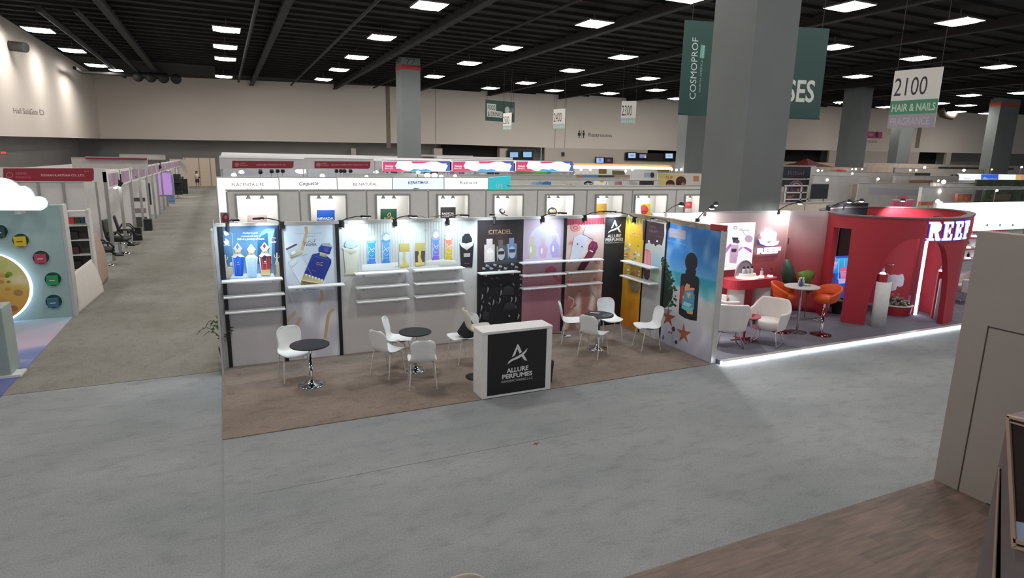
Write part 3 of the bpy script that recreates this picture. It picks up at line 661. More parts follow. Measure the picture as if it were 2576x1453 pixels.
a.P(z((570, 318), (652, 278), (690, 338), (600, 378)), 'ccd8e4', 'a8b8c6'); a.P(z((570, 318), (652, 278), (660, 290), (578, 330)), '4a4f55'); a.P(z((602, 372), (688, 338), (700, 358), (610, 395)), 'c9c0a0', '8a8264')
a.P(z((782, 358), (826, 350), (890, 378), (918, 400), (918, 430), (858, 560), (712, 505), (772, 365)), '2c3c8c', '1d2a78')
a.P(z((790, 375), (900, 405), (850, 540), (735, 500)), '24348a', '1a2670')
a.P(z((712, 505), (858, 560), (840, 590), (690, 598), (680, 585)), '8a8058', 'c9bd90'); a.P(z((690, 560), (845, 590), (840, 600), (685, 600)), '6a6040')
for i in range(6): x = 722 + i * 24; a.P(z((x, 508 + i * 8), (x + 16, 514 + i * 8), (x + 2, 532 + i * 8)), 'e8e4d0')
a.P(z((835, 340), (885, 352), (880, 385), (828, 372)), 'cfc8ac', '7a7350')
a.P(z((850, 280), (905, 276), (925, 305), (905, 360), (890, 358), (822, 340), (822, 312)), '3448a0', '1c2a6c'); a.P(z((845, 278), (900, 275), (925, 300), (922, 308), (845, 292)), '9aa2ac')
a.T('TASMIR', *z((800, 440))[0], *z((852, 452))[0], 4, 'a8a07c', 0.01, .2); a.L(z((805, 420), (830, 428), (858, 420)), 1, 'a8a07c'); a.L(z((770, 480), (800, 492)), .5, 'a8a07c')
a.L(z((700, 622), (712, 640), (730, 625), (820, 628), (828, 615)), 1.1, '5f6470')
a.L(z((782, 360), (712, 505)), .8, '4c5cb4'); a.L(z((918, 405), (860, 560)), .8, '141c5a'); a.L(z((790, 375), (900, 405)), .6, '6474c4'); a.P(z((865, 300), (900, 300), (893, 345), (860, 335)), '2a3a90', '5060b0')
a.L(z((700, 560), (838, 580)), 1.4, 'e0d8b8'); a.L(z((695, 575), (835, 592)), .7, '5c5434'); a.P(z((600, 430), (648, 396), (660, 420), (615, 460)), 'd8e2ec', 'c0ccda'); a.L(z((612, 470), (700, 590)), .5, 'e8eef4'); a.L(z((690, 370), (770, 520)), .6, 'a8b4c4')
a.P(z((612, 345), (640, 332), (648, 352), (620, 366)), 'e8eef4'); a.L(z((606, 380), (696, 348)), .8, 'efe8cc')
rr = random.Random(21)
for i in range(26): x, y = rr.uniform(555, 985), rr.uniform(640, 1100); a.L(z((x, y), (x + rr.uniform(-40, 40), y + rr.uniform(10, 50)), (x + rr.uniform(-50, 50), y + rr.uniform(50, 90))), .35, rr.choice(['cfcdd6', 'bab4b4', 'c8b8a8', 'd6d6e0']))
poster('poster', 'marble poster with a tilted blue perfume bottle left of the slatted white panel', a)
# 3 --- white slatted panel with bottles
z = zm(860, 540, 3.1575); a = Art(PB, G)
def f(s, t): return ramp([(0, 'c2c0bf'), (.35, 'b8b5b4'), (.66, 'b6b8b8'), (1, 'c2cccc')], t)
a.bg(UA[4], .02, UA[5], ZW, f, 12, 30)
us, vs_ = PB.uv(*z((95, 300))[0])[0], PB.uv(*z((400, 430))[0])[1]; ue = PB.uv(*z((975, 300))[0])[0]; n = 40
for i in range(n):
    u = us + (ue - us) * i / n; w = (ue - us) / n
    a.U([(u, vs_), (u + w * .38, vs_), (u + w * .38, ZW - .01), (u, ZW - .01)], 'a9b2b0' if 18 > i or i > 24 else 'c0cccc')
    a.k -= .9
arc = z((0, 235), (60, 190), (60, 150), (95, 100), (100, 70), (0, 70))
a.P(arc, 'c2d2da'); a.P(z((975, 70), (1000, 110), (1010, 150), (1070, 200), (1070, 70)), 'c6cccc')
for i in range(7): a.T('PARIS CORNER'[i * 2:i * 2 + 1] or 'R', *z((430 + i * 38, 132))[0], *z((448 + i * 38, 131))[0], 6, 'd6dcda' if i < 6 else '9aa29e', 0)
a.P(z((160, 395), (440, 375), (450, 400), (350, 440), (160, 445)), 'd6dedf', 'c2c8c8'); a.P(z((330, 425), (760, 398), (780, 410), (760, 425), (330, 442)), 'd4d8d8', 'b8bcbc')
a.E(*z((790, 372))[0], 38, 7, 'd8d8d0'); a.P(z((670, 372), (910, 368), (910, 395), (670, 402)), 'c6c8c2', 'b2b4ae')
def tallb(cx, top, bot, w, c1, c2, cap):
    a.P(z((cx - w, top + 70), (cx + w, top + 66), (cx + w * .95, bot), (cx - w * .95, bot + 4)), c1, c2)
    a.P(z((cx - w * 1.1, top + 60), (cx + w * 1.1, top + 56), (cx + w * .6, top + 78), (cx - w * .6, top + 80)), cap)
    a.E(*z((cx, top + 32))[0], w * .85 / 3.15, 32 / 3.15, cap, 'dfeaf0'); a.E(*z((cx + 4, top + 30))[0], w * .4 / 3.15, 18 / 3.15, 'd8e8f2')
    a.L(z((cx - w * .7, top + 160), (cx - w * .2, top + 130), (cx + w * .3, top + 150), (cx + w * .7, top + 120)), 1.0, 'd0e8f0'); a.L(z((cx - w * .7, top + 100), (cx - w * .7, bot - 20)), .8, 'a8d4e4')
    a.L(z((cx + w * .8, top + 80), (cx + w * .8, bot - 10)), .8, 'b0d8e8')
    a.P(z((cx - w * .5, bot - 30), (cx - w * .1, bot - 32), (cx - w * .1, bot - 8), (cx - w * .5, bot - 6)), mixh if 0 else c2)
def glint(x0, y0, x1, y1):
    a.L(z((x0, y0), (x1, y1)), .6, 'eef6f8')
tallb(235, 145, 385, 36, '3fa8b8', '3a72c8', '86b8d2'); tallb(350, 140, 380, 36, '6fa8d8', '3f7cc4', '5c9cca'); tallb(744, 120, 355, 32, '6a9ade', '7c5cc8', 'a8a8d8'); tallb(848, 120, 350, 32, 'd8807c', 'c8b83c', 'd2dac8')
a.P(z((816, 270), (878, 268), (875, 348), (818, 350)), 'c9b040', 'b8a83a')
def gold(x0, x1, top, bot, c):
    a.P(z((x0 + 4, top), (x1 - 4, top - 2), (x1 - 4, top + 72), (x0 + 4, top + 74)), 'b8ae6a', 'a89c58'); a.P(z((x0, top + 66), (x1, top + 64), (x1 - 5, bot), (x0 + 3, bot + 6)), c, c)
    a.P(z((x0 + 4, bot - 22), (x1 - 5, bot - 24), (x1 - 8, bot), (x0 + 6, bot + 8)), 'cdc690', 'a89c58')
    m = (x0 + x1) / 2; a.P(z((m - 14, bot - 10), (m - 18, bot - 70), (m - 4, bot - 105), (m + 10, bot - 100), (m + 4, bot - 70), (m + 18, bot - 30), (m + 16, bot - 10)), 'c2b268'); a.E(*z((m - 2, bot - 108))[0], 3.4, 3.8, 'c2b268')
for cx, tp, w in ((235, 145, 36), (350, 140, 36), (744, 120, 32), (848, 120, 32)):
    glint(cx - w + 4, tp + 80, cx - w + 6, tp + 225); glint(cx + w - 5, tp + 80, cx + w - 6, tp + 225); a.L(z((cx - w, tp + 205), (cx + w, tp + 202)), .6, 'c8dce8'); a.L(z((cx - w * .5, tp + 110), (cx, tp + 135), (cx + w * .6, tp + 115)), 1.2, 'd8e8f0'); a.L(z((cx - w * .6, tp + 165), (cx, tp + 185), (cx + w * .5, tp + 170)), 1.0, 'b8d0e4')
gold(452, 540, 228, 410, 'b9c8d4'); gold(578, 660, 222, 400, '4a4440')
a.P(z((12, 275), (136, 270), (118, 450), (130, 470), (20, 475), (28, 450)), 'c4c8bc', 'b8bca8'); a.P(z((30, 300), (118, 298), (108, 420), (38, 425)), 'c0c4b8'); a.P(z((0, 255), (70, 270), (140, 250), (120, 290), (70, 318), (20, 290)), 'd9dcd0', '8f927c')
a.P(z((32, 200), (50, 182), (100, 190), (118, 240), (100, 262), (40, 265), (20, 245)), 'b4cede', 'a2bccc')
a.P(z((934, 230), (1046, 215), (1034, 415), (944, 410)), '24242a', '1b1b20'); a.P(z((950, 218), (955, 175), (975, 150), (1010, 148), (1032, 190), (1030, 222), (990, 245)), '2c3036', '20242a')
a.P(z((930, 215), (985, 228), (1048, 208), (1035, 245), (990, 280), (945, 250)), 'e2e2da', '9a9a90'); a.P(z((965, 305), (1018, 303), (1016, 332), (967, 334)), '9a9890'); a.L(z((970, 384), (1012, 382)), .8, '8a8880')
poster('poster', 'wide white slatted wall graphic with coloured glass bottles on round plinths', a)
# 4 --- black citadel poster
z = zm(1180, 520, 2.849); a = Art(PB, G)
a.bg(UA[5], .02, UA[6], ZW, lambda s, t: mixc(ramp([(0, '17181e'), (.55, '1d1c22'), (.8, '33292a'), (1, '1f1d1f')], t), '5a4038', max(0, .5 - abs(s - .5) * 1.8 - abs(t - .8) * 2.5)), 16, 30)
a.T('CITADEL', *z((140, 194))[0], *z((306, 190))[0], 10.5, 'a88c70', 0.0); a.L(z((138, 197), (310, 192)), .5, '7a6654'); a.T('a fragrance fit for royalty', *z((110, 137))[0], *z((320, 130))[0], 1.8, '4a3c38', 0)
def cit(x0, x1, top, bot, c, c2, cw):
    m = (x0 + x1) / 2; a.P(z((m - cw, top), (m + cw, top - 3), (m + cw, top + 42), (m - cw, top + 44)), c); a.P(z((x0, top + 42), (x1, top + 38), (x1, bot - 6), (x0, bot)), c, c2)
    a.E(*z((m + 4, (top + bot) / 2 + 22))[0], (x1 - x0) * .36 / 2.849, 44 / 2.849, 'a8acb4' if c2 != 'cfc8c6' else 'd8d2d0'); a.P(z((m - 18, top + 80), (m + 26, top + 78), (m + 26, top + 102), (m - 18, top + 104)), c2 if c2 != 'cfc8c6' else 'e0dada')
cit(108, 184, 230, 398, 'c0b8b6', 'cfc8c6', 22); cit(190, 262, 238, 395, '5c5c5c', '2a2a2c', 16); cit(268, 340, 224, 382, '6a86aa', '24406c', 18)
a.P(z((110, 398), (185, 392), (270, 380), (345, 380), (350, 405), (280, 412), (200, 420), (110, 420)), '4a4c54', '23242c')
rr = random.Random(3)
for i in range(54):
    x, y = rr.uniform(68, 372), rr.choice([rr.uniform(405, 470), rr.uniform(500, 800), rr.uniform(500, 800)]); w = rr.uniform(5, 13); h = rr.uniform(8, 30); d = rr.uniform(-14, 14)
    a.P(z((x, y), (x + w, y + h * .4), (x + w * .6 + d, y + h), (x - w * .3, y + h * .6)), rr.choice(['3c4048', '585c66', '7c808a', 'a4a8b0', '2c3038']))
for x, y, w, h in ((230, 560, 90, 70), (235, 680, 95, 60), (90, 740, 50, 70)): a.P(z((x, y + h), (x + w * .2, y + h * .2), (x + w * .5, y), (x + w, y + h * .3), (x + w * .9, y + h)), '3c3e46', '22242a')
for x, y in ((120, 410), (150, 430), (175, 405), (215, 415), (300, 400), (330, 420), (95, 430), (250, 430)):
    a.P(z((x, y), (x + 22, y + 8), (x + 14, y + 22), (x - 6, y + 16)), 'b0b6c0', '5c606a')
for x, y in ((130, 570), (90, 620), (225, 590), (170, 660), (85, 700), (330, 640), (215, 645), (350, 760), (75, 760), (300, 640)):
    a.P(z((x, y), (x + 10, y + 14), (x + 4, y + 36), (x - 8, y + 50), (x - 2, y + 24)), 'a8acb4', '6c707a')
for x0, tp in ((112, 275), (196, 285), (274, 268)): a.L(z((x0 + 4, tp), (x0 + 4, tp + 100)), .7, 'e4e0e0'); a.L(z((x0 + 66, tp), (x0 + 66, tp + 100)), .5, '8c8c94')
poster('poster', 'black poster headed citadel with three bottles over rocks', a)
# 5 --- pink poster with three pale crowned bottles
a = Art(PB, G)
def f(s, t): return mixc(ramp([(0, 'a06a78'), (.2, 'a87482'), (.45, 'a86f80'), (.58, 'b08a94'), (.7, 'b4a8c0'), (1, 'a89aa8')], t), 'b4b4e0', max(0, .9 - math.hypot((s - .55) * 2.0, (t - .8) * 4)) + .2 * nz(s, t, 4))
a.bg(UA[6], .02, UA[7], ZW, f, 20, 36)
a.E(*z((540, 260))[0], 40, 45, 'c0bcea', 'b8aed0'); a.E(*z((540, 262))[0], 34, 40, 'b0b2e6', 'c4bcd8')
def crown(cx, c, top, bot, w):
    a.P(z((cx - 20, top), (cx - 8, top + 8), (cx, top - 6), (cx + 10, top + 8), (cx + 20, top), (cx + 14, top + 38), (cx - 12, top + 38)), 'c4b098', c)
    a.P(z((cx - 12, top + 38), (cx + 12, top + 38), (cx + w, top + 75), (cx + w * .8, bot - 40), (cx + w * .4, bot), (cx - w * .4, bot), (cx - w * .8, bot - 40), (cx - w, top + 75)), c, c)
    a.E(*z((cx - w * .3, top + 95))[0], 2.5, 8, 'e2dce8')
crown(452, 'bcb8a6', 212, 372, 32); crown(530, 'bfa2be', 220, 384, 34); crown(612, 'a49ccc', 205, 372, 34)
a.P(z((400, 375), (660, 360), (680, 385), (395, 400)), 'c8c4dc', 'b8b0cc')
for x, y, r in ((570, 450, 9), (588, 438, 8), (602, 450, 9), (560, 460, 7), (640, 500, 14), (655, 515, 12)): a.E(*z((x, y))[0], r, r * .6, 'b4586c', 'a04c62')
poster('poster', 'pink and lilac poster with three pale crowned perfume bottles', a)
# 6 --- rose poster with red awning
a = Art(PB, G)
def f(s, t):
    c = ramp([(0, 'a06862'), (.25, 'a5706a'), (.45, 'b28a80'), (.62, 'bfa49c'), (1, 'c4b2b0')], t)
    return mixc(c, 'e4d4cc', max(0, nz(s * 1.6 + t, t * 2 - s, 2.6, 5) * 1.5))
a.bg(UA[8], .02, UA[9], ZW, f, 24, 44)
a.P(z((694, 88), (970, 78), (970, 122), (694, 128)), 'a03a52', '8c2e46')
for i in range(14): x = 706 + i * 19.8; a.E(*z((x, 124 - i * .5))[0], 2.9, 3, '96324a'); a.L(z((x + 10, 86), (x + 10, 124)), .5, 'c06a7c')
for x, y, r in ((762, 150, 36), (735, 258, 20), (720, 532, 24), (718, 655, 14), (928, 398, 16)):
    for q, c in ((1, 'c47a7c'), (.75, 'd49a98'), (.55, 'b85a62'), (.3, 'd08c8c')): a.E(*z((x, y))[0], r * q / 2.8, r * q * .75 / 2.8, c)
for x, y, r in ((860, 540, 10), (905, 520, 14), (745, 700, 16), (845, 760, 30), (790, 600, 12)): a.E(*z((x, y))[0], r / 2, r / 3.4, 'b27c72', 'a86a60')
a.P(z((735, 300), (750, 220), (800, 195), (850, 215), (830, 300), (780, 385), (720, 375)), 'c4c8e0', 'c8ccd8'); a.P(z((830, 150), (905, 195), (890, 235), (815, 195)), 'd0c4c8', 'b49ca0'); a.E(*z((775, 266))[0], 2, 1.6, '2a2a30'); a.E(*z((808, 285))[0], 2, 1.6, '2a2a30')
a.L(z((845, 250), (800, 370)), 6, 'd8ccd0')
a.P(z((862, 300), (905, 325), (815, 465), (772, 450)), '6c2038', '4a1224'); a.P(z((858, 270), (880, 240), (915, 255), (922, 290), (895, 335), (850, 305)), '7c2c54', '54183c'); a.L(z((862, 310), (886, 322)), 3.2, 'd8c8c8'); a.L(z((880, 262), (862, 296)), 1, 'a85c84'); a.L(z((905, 268), (885, 306)), 1, 'a85c84')
a.L(z((710, 640), (745, 660), (745, 700), (725, 720)), 3, 'cbb0a6'); a.L(z((880, 610), (940, 690), (920, 730)), 3, 'c4a89e')
poster('poster', 'cream and rose poster with a red scalloped awning and tilted dark red bottle', a)
# 7 --- black poster with white logo
def allure_logo(a, ax, ay, k, col='e9ecee', sx=1.0, sl=0.0):
    """the A with a swoosh; origin at its apex, k image pixels per unit"""
    q = lambda *ps: [(ax + x * k * sx, ay + y * k + x * k * sl) for x, y in ps]
    a.P(q((0, 0), (.06, .02), (.26, .48), (.12, .56), (0, .26), (-.14, .62), (-.32, .70)), col)
    c = [(-.58, 1.08), (-.5, .92), (-.36, .82), (-.1, .73), (.2, .60), (.40, .46), (.58, .30), (.52, .48), (.34, .68), (.06, .82), (-.3, .92)]
    a.P(q(*c[:4], *c[9:], ), col); a.P(q(*c[3:10]), col)
    a.P(q((.22, .72), (.36, .64), (.56, 1.02), (.40, .98)), col)
a = Art(PB, G); a.bg(UA[9], .02, UA[10], ZW, lambda s, t: mixc('1b1c22', '2b3038', t - .3), 6, 12)
allure_logo(a, 1546, 553, 31, 'f0f4f6', .95)
a.T('ALLURE', 1528, 597, 1562, 596, 8, 'e4e8ea', 0.03); a.T('PERFUMES', 1523, 607, 1567, 605.5, 8, 'dde2e4', 0.03); a.T('MANUFACTURING L.L.C', 1522, 612, 1568, 610.5, 3, 'c2c8ca', 0.02)
poster('poster', 'narrow black poster with the white allure perfumes logo in the booth corner', a)
# ------- side wall
z = zm(1480, 520, 3.459)
S1 = PS.uv(1608, 838)[0] - .03; S2 = PS.uv(1660, 860)[0] - .03
a = Art(PS, G); zt = ZW
def f(s, t): return mixc(ramp([(0, 'c87820'), (.3, 'c48c20'), (.5, 'c09a34'), (.65, 'c8a860'), (.8, 'd0a820'), (.93, 'd8a028'), (1, '8a8c38')], t), 'e0a030' if t < .4 else 'd8b858', max(0, 1.4 * nz(s, t * 2, 4, 2)))
a.bg(.002, .02, S1, zt, f, 14, 44)
rr = random.Random(11)
for i in range(46): x, y = rr.uniform(312, 462), rr.uniform(300, 600); r = rr.uniform(5, 15); a.E(*z((x, y))[0], r / 3.4, r / 3.8, rr.choice(['ded2c0', 'c8a878', 'b87848', '7c9cb4', 'e6dcd2', 'b0885c', 'c8c0b8', '5c7c9c', 'd8c068']), n=9)
a.E(*z((410, 700))[0], 9, 13, 'a8a090', '6c6858'); a.P(z((340, 640), (455, 690), (440, 720), (400, 740), (380, 690)), '8c9080')
for i in range(5): a.P(z((330 + i * 28, 95 + i * 2), (350 + i * 28, 96), (340 + i * 28 + 10, 150)), 'b4781c' if i == 2 else '6c7a2c')
a.T('Hawa', *z((358, 250))[0], *z((450, 262))[0], 9, 'e2c070', .0, .2); a.L(z((355, 215), (380, 230), (410, 215), (440, 235)), 1.4, 'e0bc68')
poster('poster', 'narrow yellow poster with fruit and splashes beside the corner', a)
a = Art(PS, G)
a.bg(S1 + .03, .02, S2, zt, lambda s, t: ramp([(0, 'b0b0b2'), (.5, 'a9adac'), (.8, 'b4b8b6'), (1, 'b4b8b6')], t), 6, 20)
dr = [(474, 115), (662, 150), (662, 250), (640, 340), (622, 325), (600, 330), (585, 345), (570, 320), (548, 325), (530, 300), (512, 320), (500, 318), (492, 345), (484, 290), (474, 290)]
a.P(z(*dr), '3c2830', '402c34')
for x, y, r in ((528, 298, 9), (600, 298, 8)): a.E(*z((x, y))[0], r / 3.4, r / 3.2, 'd8d8d8')
a.T('HALAL', *z((540, 180))[0], *z((592, 188))[0], 6, '76606a', 0); a.T('CREAM', *z((528, 218))[0], *z((600, 228))[0], 7, '7c6670', 0); a.L(z((495, 240), (635, 262)), .7, '5c464e')
def lolly(cx, top, w, h, c, c2, lines, sk=.16):
    q = lambda ps: z(*[(cx + x, top + y + x * sk) for x, y in ps])
    pts = [(-w, h), (-w, w)] + [(-w * math.cos(math.radians(t)), w - w * math.sin(math.radians(t))) for t in range(15, 166, 15)] + [(w, w), (w, h)]
    a.P(q(pts), c, c2)
    if lines:
        for k in range(-2, 3): a.L(q([(k * w * .36, w * .5), (k * w * .36, h - 6)]), 1.3, lines)
lolly(512, 368, 34, 135, 'cc7078', 'd07c84', 'dca8ac'); lolly(588, 390, 34, 135, '9cb8c2', '8cacc2', None)
lolly(508, 515, 32, 0, 'cc7078', 'cc7078', None)
a.P(z((476, 525), (544, 538), (542, 640), (520, 660), (476, 640)), 'b8b4b0', 'b8b4b0'); a.P(z((480, 530), (540, 540), (534, 615), (518, 635), (492, 622), (480, 590)), '5c4c44', '3c3030')
lolly(584, 535, 33, 120, '92b29c', '9cb8a2', 'a8c4ae')
poster('poster', 'white poster with dripping chocolate and ice lolly shapes on the side wall', a)
z = zm(1640, 540, 3.632); a = Art(PS, G)
Sb = PS.len
def vz(px, py): return PS.uv(px, py)[1]
zh = PS.uv(*z((340, 490))[0])[1] - .0
def f(s, t):
    zz = t * zt
    if zz > 1.52: c = ramp([(1.52, '5c9cc8'), (1.8, '3478b8'), (2.15, '2a66a4'), (2.42, '2a70b8')], zz)
    elif zz > 1.12 + .18 * (1 - s) - .04 * math.sin(s * 9): c = ramp([(1.1, '7cb8c0'), (1.3, '3c98a8'), (1.52, '2c8ca8')], zz)
    else: c = ramp([(0, 'a4a4b6'), (.3, 'b0b2c0'), (.8, 'b8b6b8'), (1.1, 'b2b6b8'), (1.35, '96b4bc')], zz)
    return mixc(c, 'd0dce4', max(0, .7 * nz(s * 3, t * 3, 2.2, 1)))
a.bg(S2 + .03, .02, Sb, zt, f, 28, 60)
a.P(z((155, 118), (312, 145), (305, 230), (155, 200)), '8a8492'); 
for i in range(2): a.T('SUMMER' if i == 0 else 'VIBES', *z((165, 160 + i * 34))[0], *z((298, 186 + i * 34))[0], 5.5, '94929c', .0)
a.T('Wherever you go', *z((140, 238))[0], *z((312, 276))[0], 3.4, '6c9cc8', 0, .2)
rr = random.Random(5)
a.P(z((98, 380), (130, 450), (170, 540), (175, 640), (195, 700), (180, 780), (140, 840), (70, 870)), '1e3228', '16241e')
for i in range(90):
    y = rr.uniform(390, 840); xm = 100 + 95 * math.sin((y - 380) / 470 * 2.2) ** .9; x = rr.uniform(xm - 40, xm + 14 + (22 if y > 600 else 0)); r = rr.uniform(7, 13)
    a.k -= .97
    a.E(*z((x, y))[0], r / 3.6, r / 3.3, rr.choice(['24402c', '2c5034', '1c3024', '34583c', '182820']), n=8)
a.P(z((68, 850), (190, 870), (160, 900), (66, 940)), '6c7c88', '98a0b0')
dk = '1d1d24'
a.E(*z((361, 432))[0], 15.6, 24, dk, n=28)
a.P(z((318, 495), (405, 505), (402, 545), (388, 560), (310, 545), (306, 515)), dk)
a.P(z((272, 538), (305, 536), (395, 552), (425, 572), (435, 600), (410, 968), (360, 962), (300, 942), (250, 908), (246, 890), (266, 560)), dk)
for pts, c in (([(268, 650), (290, 640), (296, 720), (285, 800), (262, 820), (258, 740)], 'a03a34'), ([(300, 660), (320, 625), (350, 640), (345, 665), (392, 668), (390, 690), (300, 690)], 'c88c6c'), ([(300, 690), (378, 692), (392, 740), (385, 860), (350, 880), (272, 850), (275, 800)], '4c86a8'),
               ([(316, 702), (364, 712), (358, 765), (318, 750)], '5c94b8'), ([(322, 712), (356, 718), (332, 768)], 'c8b048'), ([(272, 830), (380, 850), (375, 880), (320, 878), (275, 855)], '5cb0b4'), ([(316, 878), (378, 882), (372, 912), (325, 900)], 'c89460'), ([(280, 820), (300, 790), (370, 820), (340, 842)], '8cc0c0'), ([(284, 740), (296, 738), (296, 765), (284, 762)], 'c8a840')):
    a.P(z(*pts), c)
def star(cx, cy, r, rot, c, sx=.72):
    ps = []
    for i in range(10):
        t = rot + i * PI / 5; q = r if i % 2 == 0 else r * .36; ps.append((cx + q * math.sin(t) * sx, cy - q * math.cos(t) + q * math.sin(t) * sx * .25))
    u = z(*ps); u0 = z((cx, cy))[0]
    for i in range(0, 10): a.P([u0, u[i - 1], u[i]], c, c); a.k -= .95
star(150, 935, 92, .05, '8c4a3a'); star(292, 1085, 96, .0, '9c5a44')
for x, y, r in ((198, 1042, 18), (158, 1072, 9), (180, 1078, 8), (222, 1162, 14), (104, 1125, 10), (108, 1108, 8)): a.E(*z((x, y))[0], r / 4.2, r / 2.9, '403c48' if r > 10 else '7a5868')
poster('poster', 'beach poster with a black bottle silhouette and starfish on the side wall', a)
# ------------------------------------------------------------------ shelves
def shelf(px0, px1, py, z_, label, grp='white shelves on the perfume booth wall', depth=.22):
    p0 = atY(px0, py, BYW - depth); p1 = atY(px1, py, BYW - depth); xm = (p0.x + p1.x) / 2; w = (p1.x - p0.x)
    o = thing('wall_shelf', label, 'shelf', (xm, BYW - .03, z_), 0, grp)
    b = B(); b.box(-w / 2, -depth + .03, -.028, w / 2, .0, 0, .004); b.build('shelf_board', M_WHITE, o)
    for s in (-1, 1):
        b = B(); b.box(s * w * .34 - .012, -depth * .6, -.07, s * w * .34 + .012, 0, -.03); b.build('bracket', M_WFRAME, o)
    return o
SH = [(557, 712, 704, 1.54, 'topmost of three shelves under the blue poster'), (562, 717, 746, 1.28, 'middle of three shelves under the blue poster'), (566, 719, 785, 1.02, 'lowest of three shelves under the blue poster'),
      (725, 868, 719, 1.37, 'single shelf crossing the marble poster with the tilted bottle'),
      (895, 1030, 686, 1.54, 'topmost left shelf on the slatted white graphic'), (897, 1031, 722, 1.29, 'middle left shelf below the slatted white graphic'), (899, 1031, 758, 1.03, 'lowest left shelf below the slatted white graphic'),
      (1044, 1171, 676, 1.545, 'topmost right shelf on the slatted white graphic'), (1046, 1171, 710, 1.29, 'middle right shelf below the slatted white graphic'), (1047, 1171, 745, 1.04, 'lowest right shelf below the slatted white graphic'),
      (1210, 1310, 685, 1.405, 'single shelf across the black citadel poster'),
      (1315, 1427, 659, 1.565, 'topmost shelf on the pink poster'), (1316, 1426, 692, 1.305, 'middle shelf on the pink poster'), (1317, 1426, 724, 1.04, 'lowest shelf on the pink poster'),
      (1429, 1520, 655, 1.555, 'topmost shelf on the rose poster'), (1431, 1518, 686, 1.31, 'middle shelf on the rose poster'), (1431, 1516, 718, 1.05, 'lowest shelf on the rose poster')]
for x0, x1, y, z_, l in SH: shelf(x0, x1, y, z_, 'long white ' + l)
for pa, pb_, l in (((1560, 654), (1635, 674), 'upper white shelf across the yellow and lolly posters'), ((1558, 692), (1634, 713), 'lower white shelf across the yellow and lolly posters')):
    q0 = atX(*pa, BX1 - .28); q1 = atX(*pb_, BX1 - .28); zz = (q0.z + q1.z) / 2
    o = thing('wall_shelf', l, 'shelf', (BX1 - .05, (q0.y + q1.y) / 2, zz), 0, 'white shelves on the perfume booth wall')
    w = abs(q0.y - q1.y); b = B(); b.box(-.23, -w / 2, -.028, .0, w / 2, 0, .004); b.build('shelf_board', M_WHITE, o)
    for s in (-1, 1):
        b = B(); b.box(-.16, s * w * .3 - .012, -.07, 0, s * w * .3 + .012, -.03); b.build('bracket', M_WFRAME, o)
# ------------------------------------------------------------------ clip lamps on top of the walls
M_BULB = mat('led_head_face', 'eaf6ff', 0.3, emit=20, ecol='dceeff', var=0)
def clip_lamp(px, ang, label, on=True, side=False, power=34):
    """clamped to the wall top; arm reaches out into the booth; head shines back at the wall"""
    if side: q = PS.uv(px[0], px[1]); base = PS.pt(q[0], ZW, .02); rz = -PI / 2
    else: q = PB.uv(px[0], px[1]); base = PB.pt(q[0], ZW + .03, .02); rz = 0
    o = thing('clip_lamp', label, 'lamp', base, rz + ang, 'black clip lamps on the perfume booth wall')
    b = B(); b.box(-.025, -.04, -.09, .025, .06, .03, .008); b.box(-.018, -.05, -.10, .018, -.035, 0); b.build('clamp', M_BLACK, o)
    b = B(); b.tube([(0, 0, .02), (0, -.12, .07), (0, -.30, .11), (0, -.42, .12)], .009, 6); b.build('arm', M_BLACK, o)
    b = B(); b.box(-.05, -.56, .10, .05, -.38, .135, .012); h = b.build('lamp_head', M_BLACK, o)
    b = B(); b.box(-.03, -.54, .0975, .03, -.42, .1005); b.build('lamp_glass', M_BULB if on else M_WFRAME, h)
    ld = bpy.data.lights.new('beam', 'SPOT'); ld.energy = power * (1 if on else .0); ld.color = (.80, .92, 1.0); ld.spot_size = 2.35; ld.spot_blend = .9; ld.shadow_soft_size = .04
    lo = bpy.data.objects.new('beam', ld); C.objects.link(lo); lo.parent = o; lo.location = (0, -.48, .085)
    lo.rotation_euler = (math.radians(32), 0, 0)
    return o
CL = [((572, 570), .25, 'black clip lamp above the blue poster at the left end'), ((708, 560), -.9, 'black clip lamp at the first black post'), ((858, 556), .9, 'black clip lamp at the second black post'), ((992, 562), .5, 'black clip lamp below the green wall picture'), ((1124, 558), .4, 'black clip lamp above the black round topped bottle print'),
      ((1243, 550), -.5, 'black clip lamp above the citadel poster'), ((1363, 546), .5, 'black clip lamp above the pink poster'), ((1470, 545), .8, 'black clip lamp with lit head above the rose poster')]
for px, an, l in CL: clip_lamp(px, an, l)
clip_lamp((1598, 552), -.6, 'black clip lamp above the yellow poster on the side wall', side=True, power=30)
clip_lamp((1684, 560), .3, 'black clip lamp on top of the side wall near the beach poster', side=True, power=24)
b = B()
for q in range(len(CL) - 1):
    p0 = PB.pt(PB.uv(*CL[q][0])[0], ZW + .06, .0); p1 = PB.pt(PB.uv(*CL[q + 1][0])[0], ZW + .06, .0); b.tube([p0, p0.lerp(p1, .2) - Vector((0, 0, .045)), p0.lerp(p1, .5) - Vector((0, 0, .04)), p0.lerp(p1, .8) - Vector((0, 0, .045)), p1], .0045, 5)
tag(b.build('lamp_cable', M_BLACK), 'thin black cable trailing along the top of the booth wall', 'cable')
